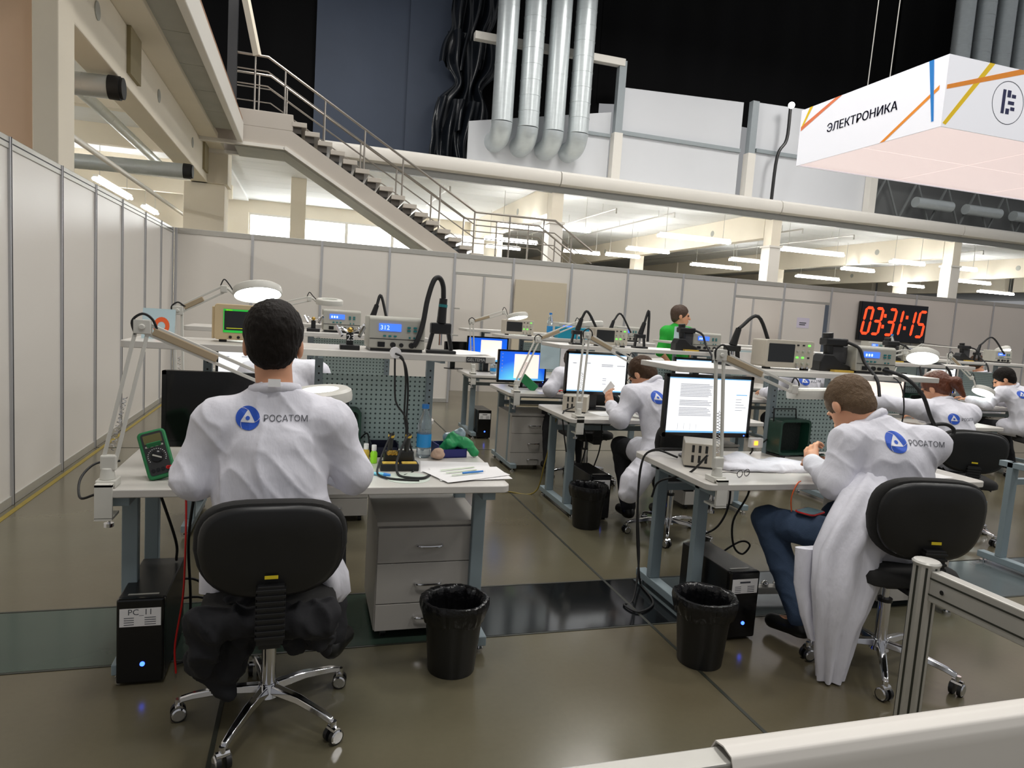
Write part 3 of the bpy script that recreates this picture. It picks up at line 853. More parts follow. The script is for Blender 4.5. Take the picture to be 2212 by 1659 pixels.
# ---- hanging lightbox sign
SIGNW = M('sign_fabric', rgb(236, 236, 244), 0.6, var=0.01, emit=0.2, ecol=(0.93, 0.96, 1.0))
SIGNP = M('sign_underside_fabric', rgb(246, 228, 224), 0.7, var=0.02, emit=0.6, ecol=rgb(255, 236, 233))
sx0, sy0, sz0, sL, sH = 8.62, 8.0, 4.64, 3.05, 1.0
sg = thing('lightbox_sign', 'white hanging box sign with coloured stripes and dark lettering', 'sign', (sx0, sy0, sz0))
W4 = 7.0
G().box(0, 0.02, 0.0, sL, 0, sH).build('side_face', SIGNW, sg, smooth=0)
G().box(0.02, W4, 0.0, 0.02, 0, sH).build('front_face', SIGNW, sg, smooth=0)
G().box(0.02, W4, sL - 0.02, sL, 0, sH).build('back_face', SIGNW, sg, smooth=0)
G().box(W4 - 0.02, W4, 0.02, sL - 0.02, 0, sH).build('side_face', SIGNW, sg, smooth=0)
for i in range(3):
    for j in range(2):
        a = 0.02 + (W4 - 0.04) / 3 * i; b = 0.02 + (sL - 0.04) / 2 * j
        G().box(a + 0.004, a + (W4 - 0.04) / 3 - 0.004, b + 0.004, b + (sL - 0.04) / 2 - 0.004, 0.02, 0.04).build('underside_panel', SIGNP, sg, smooth=0)
G().box(0.02, W4 - 0.02, 0.02, sL - 0.02, sH - 0.03, sH - 0.01).build('top_panel', SIGNW, sg, smooth=0)
MSIDE = Matrix(((0, 0, -1, -0.002), (-1, 0, 0, sL), (0, 1, 0, 0), (0, 0, 0, 1)))     # u from the far end towards the near corner
MFRONT = Matrix(((1, 0, 0, 0), (0, 0, -1, -0.002), (0, 1, 0, 0), (0, 0, 0, 1)))
SB, SYL, SO, SR = (M('sign_blue', rgb(20, 130, 214), 0.6), M('sign_yellow', rgb(248, 208, 20), 0.6), M('sign_orange', rgb(246, 150, 40), 0.6), M('sign_coral', rgb(240, 130, 84), 0.6))
def stripe(poly, mat, MM, z):
    G().prism(poly, z, z + 0.001, MM).build('stripe', mat, sg, smooth=0)
NAVYT = M('sign_navy_letters', rgb(40, 44, 86), 0.6)
def sign_lettering(size, M4):
    """the first letter is a mirrored round C with a bar; strokes are thickened by three offset copies"""
    cv, cf = text_geo('С', size, 'LEFT'); rv, rf = text_geo('ЛЕКТРОНИКА', size, 'LEFT')
    cw = max(v.x for v in cv); W = cw + 0.03 * size + max(v.x for v in rv)
    g = G()
    for dx in (-0.02 * size, 0, 0.02 * size):
        g.add([M4 @ Vector((cw - v.x + min(q.x for q in cv) - W / 2 + dx, v.y, v.z)) for v in cv], cf)
        g.add([M4 @ Vector((v.x + cw + 0.03 * size - W / 2 + dx, v.y, v.z)) for v in rv], rf)
    h = 0.045 * size
    yc = (max(v.y for v in cv) + min(v.y for v in cv)) / 2
    g.add([M4 @ Vector((a - W / 2, b, 0.0002)) for a, b in ((cw * 0.35, yc - h), (cw * 0.93, yc - h), (cw * 0.93, yc + h), (cw * 0.35, yc + h))], [(0, 1, 2, 3)])
    me = g.mesh('lettering'); me.materials.append(NAVYT)
    o = bpy.data.objects.new('lettering', me); COL.objects.link(o); o.parent = sg
sign_lettering(0.2, MSIDE @ Matrix.Translation((1.47, 0.5, 0.004)))
stripe([(2.72, 1.0), (2.8, 1.0), (2.92, 0.1), (2.88, 0.1)], SB, MSIDE, 0.002)
stripe([(1.95, 0.0), (2.04, 0.0), (2.95, 0.54), (2.95, 0.6)], SO, MSIDE, 0.001)
stripe([(0.03, 0.62), (0.03, 0.7), (0.85, 1.0), (1.0, 1.0)], SR, MSIDE, 0.001)
stripe([(0.03, 0.68), (0.1, 0.72), (0.3, 1.0), (0.22, 1.0)], SYL, MSIDE, 0.002)
stripe([(0.02, 0.05), (0.08, 0.03), (0.86, 1.0), (0.76, 1.0)], SYL, MFRONT, 0.001)
stripe([(0.02, 0.52), (0.02, 0.58), (1.35, 1.0), (1.62, 1.0)], SO, MFRONT, 0.002)
eg = G()
for r0, r1 in ((0.3, 0.31),):
    n = 40
    for i in range(n):
        a, b = 2 * math.pi * i / n, 2 * math.pi * (i + 1) / n
        eg.add([MFRONT @ Vector((1.2 + r * math.cos(t), 0.5 + r * math.sin(t), 0.001)) for t in (a, b) for r in (r0, r1)], [(0, 1, 3, 2)])
eg.build('emblem_ring', GREYL, sg, smooth=0)
eg = G()
for (a, b, c, d) in ((1.24, 1.3, 0.34, 0.68), (1.33, 1.4, 0.58, 0.68), (1.36, 1.48, 0.48, 0.53), (1.33, 1.4, 0.34, 0.42), (1.42, 1.5, 0.4, 0.45), (1.42, 1.5, 0.58, 0.63)):
    a -= 0.16; b -= 0.16
    eg.prism([(a, c), (b, c), (b, d), (a, d)], 0.001, 0.002, MFRONT)
eg.build('emblem_mark', NAVYT, sg, smooth=0)
sign_lettering(0.28, MFRONT @ Matrix.Translation((2.75, 0.5, 0.004)))
for (x, y) in ((0.05, 1.55), (0.05, 1.1), (1.5, 0.05), (1.56, 0.05), (4.5, 1.5)):
    G().cyl((x, y, sH - 0.02), (x + 0.1, y, sH + 5.2), 0.008, n=5).build('hanging_wire', ALU2, sg)

# ---- low aluminium barrier in the foreground
bw = thing('barrier', 'low aluminium barrier with a white sheet folded over its rail', 'barrier', (0, 0, 0))
def alu_rail(p0, p1, z0, z1, w, parent, name='barrier_rail'):
    p0, p1 = Vector(p0), Vector(p1)
    d = (p1 - p0).normalized(); nrm = Vector((-d.y, d.x, 0))
    m = Matrix((d, nrm, Vector((0, 0, 1)))).transposed()
    L = (p1 - p0).length; h = z1 - z0
    c = (p0 + p1) / 2; c.z = (z0 + z1) / 2
    o = G().obox(c, (L, w, h), m).build(name, ALU2, parent, smooth=0, bevel=0.004)
    for zz in (z0 + h * 0.24, z1 - h * 0.24):
        for s_ in (-1, 1):
            cc = c + nrm * s_ * (w / 2 + 0.0006); cc.z = zz
            G().obox(cc, (L, 0.0012, 0.006), m).build('groove', JOINTM, o, smooth=0)
alu_rail((0.1, 0.98, 0), (2.6, 0.98, 0), 0.66, 0.792, 0.05, bw)
def shroud(u, v):
    x = 0.74 + 1.75 * u
    prof = [(0.93, 0.3), (0.94, 0.5), (0.942, 0.7), (0.945, 0.78), (0.955, 0.8), (0.98, 0.805), (1.005, 0.8), (1.016, 0.78), (1.018, 0.6), (1.02, 0.4)]
    t = v * (len(prof) - 1); i = min(int(t), len(prof) - 2); f = t - i
    return (x, prof[i][0] * (1 - f) + prof[i + 1][0] * f, prof[i][1] * (1 - f) + prof[i + 1][1] * f + 0.003)
G().sheet(shroud, 6, 36, 0.003).build('white_sheet', WHITEPANEL, bw, smooth=60)
for x in (0.15, 2.55):
    G().cyl((x, 0.98, 0), (x, 0.98, 0.66), 0.024, n=12).build('barrier_post', ALU2, bw)
bs = thing('barrier', 'low barrier of grooved aluminium post and side rail beside the crew-cut man', 'barrier', (2.05, 1.74, 0))
oct_ = [(0.042 * math.cos(math.pi / 8 + k * math.pi / 4), 0.042 * math.sin(math.pi / 8 + k * math.pi / 4)) for k in range(8)]
po = G().prism(oct_, 0, 0.8).build('barrier_post', ALU2, bs, smooth=0)
G().lathe([(0.044, 0.8), (0.045, 0.806), (0.04, 0.812), (0.02, 0.814)], 20).build('post_cap', ALU2, bs)
for k in range(8):
    a = k * math.pi / 4 + math.pi / 8
    c = Vector((0.0395 * math.cos(k * math.pi / 4), 0.0395 * math.sin(k * math.pi / 4), 0.4))
    m = Matrix.Rotation(k * math.pi / 4, 3, 'Z')
    G().obox(c, (0.0015, 0.007, 0.79), m).build('groove', JOINTM, po, smooth=0)
alu_rail((0, -0.04, 0), (0, -0.68, 0), 0.685, 0.79, 0.045, bs)
G().cyl((-0.0235, -0.09, 0.735), (-0.026, -0.09, 0.735), 0.008, n=10).build('screw', CHROME, bs)

# ------------------------------------------------------------------ furniture
def peg_material():
    m = bpy.data.materials.new('perforated_grey_steel'); m.use_nodes = True
    nt = m.node_tree; N, L = nt.nodes, nt.links; p = N['Principled BSDF']
    tc = N.new('ShaderNodeTexCoord')
    sc = N.new('ShaderNodeVectorMath'); sc.operation = 'MULTIPLY'; sc.inputs[1].default_value = (40, 0, 40)
    fr = N.new('ShaderNodeVectorMath'); fr.operation = 'FRACTION'
    sb = N.new('ShaderNodeVectorMath'); sb.operation = 'SUBTRACT'; sb.inputs[1].default_value = (0.5, 0, 0.5)
    ln = N.new('ShaderNodeVectorMath'); ln.operation = 'LENGTH'
    lt = N.new('ShaderNodeMath'); lt.operation = 'LESS_THAN'; lt.inputs[1].default_value = 0.2
    L.new(tc.outputs['Object'], sc.inputs[0]); L.new(sc.outputs[0], fr.inputs[0]); L.new(fr.outputs[0], sb.inputs[0]); L.new(sb.outputs[0], ln.inputs[0]); L.new(ln.outputs['Value'], lt.inputs[0])
    mx = N.new('ShaderNodeMix'); mx.data_type = 'RGBA'
    mx.inputs[6].default_value = rgb(166, 184, 182) + (1,); mx.inputs[7].default_value = rgb(52, 66, 66) + (1,)
    L.new(lt.outputs[0], mx.inputs[0]); L.new(mx.outputs[2], p.inputs['Base Color'])
    p.inputs['Roughness'].default_value = 0.5
    return m
PEG = peg_material()

def make_bench():
    t = thing('workbench', '-', 'workbench', group='steel-framed workbenches')
    W, D = 1.65, 0.8
    G().prism(rrect(W, D, 0.04, 4, W / 2, D / 2), 0.757, 0.79).build('tabletop', TOPLAM, t, smooth=30, bevel=0.004)
    for x in (0.09, W - 0.09):
        for y in (0.2, 0.62):
            lg = G().box(x - 0.03, x + 0.03, y - 0.022, y + 0.022, 0.075, 0.757).build('leg', BENCHGREY, t, smooth=0, bevel=0.004)
        ft = G().box(x - 0.03, x + 0.03, 0.03, D - 0.03, 0.03, 0.075).build('foot_beam', BENCHGREY, t, smooth=0, bevel=0.004)
        for y in (0.06, D - 0.06):
            G().cyl((x, y, 0), (x, y, 0.012), 0.022, n=12).cyl((x, y, 0.012), (x, y, 0.03), 0.007, n=8).build('levelling_foot', CHROME, ft)
        G().box(x - 0.03, x + 0.03, 0.03, D - 0.1, 0.717, 0.757).build('top_arm', BENCHGREY, t, smooth=0, bevel=0.003)
    G().box(0.12, W - 0.12, 0.6, 0.64, 0.6, 0.64).build('crossbar', BENCHGREY, t, smooth=0)
    G().box(0.12, W - 0.12, 0.19, 0.21, 0.722, 0.757).build('front_rail', BENCHGREY, t, smooth=0)
    for x in (0.3, 0.82, 1.39):
        up = G().box(x - 0.02, x + 0.02, 0.73, 0.77, 0.79, 1.31).build('upright', BENCHGREY, t, smooth=0, bevel=0.002)
        hl = G()
        for k in range(12): hl.cyl((x, 0.7295, 0.84 + k * 0.035), (x, 0.7291, 0.84 + k * 0.035), 0.005, n=8)
        hl.build('slot_holes', RUBBER, up, smooth=0)
        G().bar((x, 0.73, 1.29), (x, 0.4, 1.305), 0.02, 0.025).build('shelf_bracket', BENCHGREY, t, smooth=0)
    G().box(0.84, 1.37, 0.742, 0.75, 0.8, 1.19).build('perforated_panel', PEG, t, smooth=0)
    G().prism(rrect(W, 0.46, 0.03, 4, W / 2, 0.6), 1.305, 1.335).build('shelf', TOPLAM, t, smooth=30, bevel=0.003)
    return t
bench0 = make_bench(); bench_used = [False]
DESK = {}
for key, x, y, w, lab in (
        ('A1', -0.75, 2.85, 1.65, 'steel workbench of the dark-haired man, with a green multimeter on it'),
        ('A2', -0.78, 4.6, 1.65, 'workbench carrying the big lit magnifier, behind the dark-haired man'),
        ('A3', -0.78, 6.35, 1.65, 'workbench with a bare upper shelf nearest the corner of the partitions'),
        ('B1', 1.9, 2.83, 1.8, 'workbench of the crew-cut man, with white cloth heaped on its top'),
        ('B2', 1.95, 4.78, 1.75, 'workbench of the man with glasses, holding a bright white monitor'),
        ('B3', 1.92, 6.32, 1.75, 'workbench with the green upright tester and blue desktop monitor'),
        ('B4', 1.92, 8.03, 1.75, 'workbench closest to the open doorway'),
        ('C1', 4.66, 2.85, 1.75, 'bare blue-grey steel bench frame beside the barrier side rail'),
        ('C2', 4.6, 4.75, 1.75, 'workbench of the woman with the auburn ponytail'),
        ('C3', 4.6, 6.4, 1.75, 'workbench directly beyond the ponytailed woman'),
        ('C4', 4.6, 7.7, 1.75, 'workbench in front of the man in the green shirt'),
        ('D3', 7.6, 6.3, 1.75, 'workbench of the curly-haired worker'),
        ('D4', 8.1, 8.0, 1.75, 'workbench below the red digital clock')):
    b = place(bench0, bench_used, (x, y, 0), 0, lab)
    b.scale = (w / 1.65, 1, 1)
    DESK[key] = b
for ch in list(DESK['C1'].children):
    if ch.name.split('.')[0] in ('upright', 'perforated_panel', 'shelf', 'shelf_bracket', 'tabletop'):
        for g_ in list(ch.children): bpy.data.objects.remove(g_, do_unlink=True)
        bpy.data.objects.remove(ch, do_unlink=True)

# pedestal cabinet
def make_cabinet():
    t = thing('pedestal_cabinet', '-', 'cabinet', group='grey drawer cabinets')
    w, d, z0, z1 = 0.485, 0.52, 0.045, 0.57
    G().box(0, w, 0.02, d, z0, z1 - 0.02).build('carcass', CABG, t, smooth=0, bevel=0.002)
    G().box(-0.004, w + 0.004, 0.0, d, z1 - 0.02, z1).build('cabinet_top', CABG, t, smooth=0, bevel=0.002)
    hs = [0.17, 0.195, 0.13]
    z = z1 - 0.03
    for h in hs:
        dr = G().box(0.004, w - 0.004, 0.0, 0.02, z - h + 0.004, z).build('drawer_front', CABG, t, smooth=0, bevel=0.002)
        zc = z - h * 0.5
        G().tube([(w / 2 - 0.06, 0.0, zc), (w / 2 - 0.05, -0.018, zc), (w / 2, -0.024, zc), (w / 2 + 0.05, -0.018, zc), (w / 2 + 0.06, 0.0, zc)], 0.006, n=8).build('handle', CHROME, dr)
        z -= h
    for x in (0.05, w - 0.05):
        for y in (0.06, d - 0.06):
            G().cyl((x - 0.012, y, 0.021), (x + 0.012, y, 0.021), 0.021, n=14).box(x - 0.02, x + 0.02, y - 0.02, y + 0.02, 0.035, 0.045).build('castor', BLACKP, t)
    return t
cab0 = make_cabinet(); cab_used = [False]
for x, y, lab in ((0.345, 3.06, 'grey three-drawer cabinet beside the dark-haired man'), (-0.02, 4.85, 'grey drawer cabinet under the bench with the big lit magnifier'),
                  (3.1, 4.95, 'low grey drawer cabinet under the bench of the man with glasses'), (1.99, 6.42, 'grey drawer cabinet under the bench with the green upright tester'),
                  (3.2, 2.98, 'grey drawer cabinet half hidden behind the crew-cut man\'s chair')):
    place(cab0, cab_used, (x, y, 0), 0, lab)

# office chair
def make_chair():
    t = thing('office_chair', '-', 'chair', group='black swivel chairs')
    base = G().cyl((0, 0, 0.085), (0, 0, 0.13), 0.042, 0.03, n=20).build('base_hub', CHROME, t)
    for k in range(5):
        a = math.radians(28 + 72 * k); c, s_ = math.cos(a), math.sin(a)
        arm = G()
        pts = [(0.03, 0.115, 0.042, 0.03), (0.15, 0.112, 0.036, 0.026), (0.26, 0.092, 0.03, 0.022), (0.305, 0.078, 0.026, 0.02)]
        vs = []; fs = []
        for r, z, w, h in pts:
            for (u, v) in ((-1, -1), (1, -1), (0.7, 1), (-0.7, 1)):
                vs.append((c * r - s_ * u * w / 2, s_ * r + c * u * w / 2, z + v * h / 2))
        for i in range(3):
            for j in range(4): fs.append((i * 4 + j, i * 4 + (j + 1) % 4, i * 4 + 4 + (j + 1) % 4, i * 4 + 4 + j))
        fs += [(3, 2, 1, 0), (12, 13, 14, 15)]
        am = arm.add(vs, fs).build('base_arm', CHROME, t, smooth=40, bevel=0.004)
        cx, cy = c * 0.31, s_ * 0.31
        tt = a + 0.9 + 0.5 * k
        ux, uy = math.cos(tt), math.sin(tt)
        wh = G()
        for sg_ in (-1, 1):
            wh.cyl((cx + ux * sg_ * 0.008, cy + uy * sg_ * 0.008, 0.027), (cx + ux * sg_ * 0.024, cy + uy * sg_ * 0.024, 0.027), 0.027, n=16)
        wh.build('castor_wheel', BLACKP, am)
        hood = G()
        for sg_ in (-1, 1):
            hood.cyl((cx + ux * sg_ * 0.024, cy + uy * sg_ * 0.024, 0.029), (cx + ux * sg_ * 0.028, cy + uy * sg_ * 0.028, 0.029), 0.025, 0.02, n=16)
        hood.cyl((cx, cy, 0.045), (cx, cy, 0.08), 0.011, n=10).cyl((cx - ux * 0.022, cy - uy * 0.022, 0.05), (cx + ux * 0.022, cy + uy * 0.022, 0.05), 0.014, n=10)
        hood.build('castor_hood', CHROME, am)
    G().cyl((0, 0, 0.13), (0, 0, 0.3), 0.026, n=18).build('gas_lift_sleeve', CHROME, t)
    G().cyl((0, 0, 0.3), (0, 0, 0.315), 0.031, n=18).build('sleeve_collar', BLACKP, t)
    G().cyl((0, 0, 0.31), (0, 0, 0.41), 0.015, n=14).build('gas_piston', CHROME, t)
    G().box(-0.08, 0.08, -0.12, 0.1, 0.395, 0.43).build('tilt_mechanism', BLACKP, t, smooth=0, bevel=0.008)
    G().tube([(0.07, 0.02, 0.41), (0.2, 0.03, 0.4), (0.24, 0.03, 0.385)], 0.007, n=8).build('lever', BLACKP, t)
    st_ = G()
    layers = [(0.92, 0.428), (1.0, 0.44), (1.0, 0.468), (0.95, 0.488), (0.8, 0.498)]
    poly = rrect(0.46, 0.44, 0.1, 5)
    n = len(poly); vs = []; fs = []
    for sc, z in layers: vs += [(x * sc, y * sc + 0.01, z) for x, y in poly]
    for i in range(len(layers) - 1):
        for j in range(n): fs.append((i * n + j, i * n + (j + 1) % n, (i + 1) * n + (j + 1) % n, (i + 1) * n + j))
    fs += [tuple(range(n - 1, -1, -1)), tuple(range((len(layers) - 1) * n, len(layers) * n))]
    st_.add(vs, fs).build('seat', BLACKF, t, smooth=50)
    # backrest outline: broad rounded shoulders, narrower foot
    prof = []
    for k in range(36):
        a = 2 * math.pi * k / 36
        cx, cz = math.cos(a), math.sin(a)
        ex = 0.62
        px = math.copysign(abs(cx) ** ex, cx); pz = math.copysign(abs(cz) ** ex, cz)
        w = 0.245 * (1 - 0.16 * max(0, -pz) ** 1.3)
        prof.append((px * w, pz * 0.165))
    def back(layers_, name, mat):
        vs = []; fs = []; n = len(prof)
        for sc, y in layers_:
            for x, z in prof:
                xx, zz = x * sc, z * sc
                vs.append((xx, -0.235 + y + 0.55 * xx * xx - 0.1 * zz, 0.725 + zz * 1.03))
        for i in range(len(layers_) - 1):
            for j in range(n): fs.append((i * n + j, i * n + (j + 1) % n, (i + 1) * n + (j + 1) % n, (i + 1) * n + j))
        vs.append((0, -0.235 + layers_[0][1], 0.725)); vs.append((0, -0.235 + layers_[-1][1], 0.725))
        a, b = len(vs) - 2, len(vs) - 1; m = len(layers_) - 1
        for j in range(n):
            fs.append((a, (j + 1) % n, j)); fs.append((b, m * n + j, m * n + (j + 1) % n))
        return G().add(vs, fs).build(name, mat, t, smooth=50)
    back([(0.7, 0.058), (0.92, 0.05), (0.995, 0.03), (1.0, 0.005), (0.975, -0.012), (0.93, -0.016)], 'backrest_cushion', BLACKF)
    bk = back([(0.93, -0.01), (0.935, -0.024), (0.915, -0.034), (0.84, -0.04), (0.4, -0.043)], 'backrest_shell', BLACKP)
    G().obox((0, -0.2825, 0.648), (0.042, 0.002, 0.011), Matrix.Rotation(-0.1, 3, 'X')).build('maker_label', YELLOW, bk, smooth=0)
    sp_ = G().box(-0.042, 0.042, -0.29, -0.262, 0.42, 0.62)
    for k in range(9): sp_.box(-0.047, 0.047, -0.296, -0.256, 0.44 + k * 0.02, 0.45 + k * 0.02)
    sp_.build('spine_bellows', BLACKP, t, smooth=0, bevel=0.002)
    G().box(-0.035, 0.035, -0.28, -0.08, 0.4, 0.425).build('spine_bracket', BLACKP, t, smooth=0, bevel=0.004)
    return t
chair0 = make_chair(); chair_used = [False]
for x, y, a, lab in ((-0.09, 2.55, 2, 'black swivel chair with chrome star base under the dark-haired man'),
                     (2.65, 2.44, -14, 'black swivel chair under the crew-cut man, its back turned askew'),
                     (2.62, 4.38, -4, 'black swivel chair under the man with glasses'),
                     (5.12, 4.15, -34, 'black swivel chair with a tilted round back under the ponytailed woman'),
                     (2.62, 6.02, 0, 'black swivel chair at the bench with the green upright tester'),
                     (8.4, 5.85, -20, 'black swivel chair under the curly-haired worker'),
                     (-0.1, 4.3, 0, 'black swivel chair between the two benches by the partition')):
    o = place(chair0, chair_used, (x, y, 0), math.radians(a), lab)
    if x == 2.65: o.scale = (1.04, 1.04, 1.09)
    else: o.scale = (1, 1, 1)

# computer towers
def make_pc():
    t = thing('computer_tower', '-', 'computer', group='black computer towers')
    w, d, h = 0.17, 0.46, 0.355
    G().box(0, w, 0.03, d, 0.012, h - 0.004).build('case', PCK, t, smooth=0, bevel=0.004)
    G().box(0, w, 0.0, 0.03, 0.012, h).build('front_panel', BLACKG, t, smooth=0, bevel=0.008)
    G().box(0.03, w - 0.03, 0.05, 0.062, h - 0.0035, h - 0.002).build('top_trim', ALU2, t, smooth=0)
    G().cyl((w * 0.55, -0.004, 0.09), (w * 0.55, 0.001, 0.09), 0.009, n=14).build('power_light', LEDB, t)
    for x in (0.02, w - 0.02):
        for y in (0.05, d - 0.05):
            G().cyl((x, y, 0), (x, y, 0.013), 0.012, n=10).build('foot', RUBBER, t)
    G().box(0.012, w - 0.012, -0.0015, 0.0005, 0.245, 0.318).build('paper_label', PAPER, t, smooth=0)
    for i, (dx, ww) in enumerate(((0.045, 0.035), (0.12, 0.04))):
        for k in range(4):
            G().box(dx - ww / 2, dx + ww / 2, -0.0022, -0.0016, 0.252 + k * 0.009, 0.2545 + k * 0.009).build('print_line', GREYL, t, smooth=0)
    return t
pc0 = make_pc(); pc_used = [False]; PCS = []
for x, y, a, lab, txt in ((-0.665, 2.845, 0, 'black computer tower with a blue power light, labelled PC_11', 'PC_11'),
                          (2.05, 2.79, 0, 'black computer tower under the crew-cut man\'s bench, half behind the waste bin', ''),
                          (2.15, 4.76, 0, 'black computer tower under the bench of the man with glasses', ''),
                          (2.06, 8.06, 0, 'black computer tower under the bench closest to the doorway', '')):
    PCS.append((place(pc0, pc_used, (x, y, 0), math.radians(a), lab), txt))
for o, txt in PCS:
    if txt: text_obj('label_print', txt, 0.033, frame_y((0.085, -0.0018, 0.302)), GREYL, o)
    else: G().box(0.055, 0.115, -0.0022, -0.0016, 0.297, 0.306).build('print_line', GREYL, o, smooth=0)

# waste bins with liners
def bin_(x, y, label):
    t = thing('waste_bin', label, 'waste bin', (x, y, 0), group='black waste bins with liners')
    G().lathe([(0.1, 0.0), (0.102, 0.005), (0.128, 0.3), (0.135, 0.312), (0.13, 0.312), (0.122, 0.3), (0.098, 0.012), (0.02, 0.012)], 32).build('bin_body', BLACKP, t, smooth=40)
    rnd = random.Random(int(x * 100)); ph = [rnd.uniform(0, 6.28) for _ in range(6)]
    def fn(u, v):
        a = 2 * math.pi * u
        pr = [(0.128, 0.235), (0.139, 0.27), (0.144, 0.3), (0.141, 0.322), (0.131, 0.324), (0.12, 0.3), (0.112, 0.22), (0.1, 0.12)]
        tt = v * (len(pr) - 1); i = min(int(tt), len(pr) - 2); f = tt - i
        r = pr[i][0] * (1 - f) + pr[i + 1][0] * f; z = pr[i][1] * (1 - f) + pr[i + 1][1] * f
        w = 0.0035 * (math.sin(9 * a + ph[0]) + math.sin(15 * a + ph[1] + 4 * v) + 0.7 * math.sin(23 * a + ph[2]))
        if v < 0.6: w = abs(w)
        else: w = -abs(w) * 1.5
        z += 0.006 * math.sin(4 * a + ph[3]) * (1 if v < 0.15 else 0.3)
        return ((r + w) * math.cos(a), (r + w) * math.sin(a), z)
    G().sheet(fn, 96, 21, -0.0008).build('bin_liner', BAGK, t, smooth=50)
    return t
bin_(0.655, 2.77, 'black waste bin in front of the three-drawer cabinet')
bin_(1.81, 2.64, 'black waste bin beside the crew-cut man\'s computer tower')
bin_(2.07, 4.62, 'black waste bin beside the computer tower of the man with glasses')

# ---- monitors
def desktop_material():
    m = bpy.data.materials.new('desktop_wallpaper_lit'); m.use_nodes = True
    nt = m.node_tree; N, L = nt.nodes, nt.links; p = N['Principled BSDF']
    tc = N.new('ShaderNodeTexCoord')
    mp = N.new('ShaderNodeMapping'); mp.inputs['Location'].default_value = (0.1, 0, -0.02); mp.inputs['Scale'].default_value = (3.0, 0, 3.6)
    gr = N.new('ShaderNodeTexGradient'); gr.gradient_type = 'SPHERICAL'
    r = N.new('ShaderNodeValToRGB')
    r.color_ramp.elements[0].color = rgb(20, 90, 215) + (1,); r.color_ramp.elements[1].color = rgb(120, 235, 225) + (1,)
    L.new(tc.outputs['Object'], mp.inputs[0]); L.new(mp.outputs[0], gr.inputs[0]); L.new(gr.outputs['Fac'], r.inputs['Fac'])
    L.new(r.outputs['Color'], p.inputs['Base Color']); L.new(r.outputs['Color'], p.inputs['Emission Color'])
    p.inputs['Emission Strength'].default_value = 0.9; p.inputs['Roughness'].default_value = 0.2
    return m
DESKTOP = desktop_material()
SCRW = M('white_page_lit', (1, 1, 1), 0.3, emit=0.72, ecol=(0.94, 0.97, 1.0), var=0.0)
SCRP = M('cream_page_lit', rgb(250, 230, 214), 0.3, emit=0.85, ecol=rgb(255, 232, 220), var=0.0)
SCRBAR = M('blue_task_bar_lit', rgb(110, 175, 225), 0.3, emit=0.7, ecol=rgb(110, 180, 230))
SCRT = M('screen_text_lit', rgb(150, 152, 164), 0.4, emit=0.3, ecol=rgb(206, 208, 216))
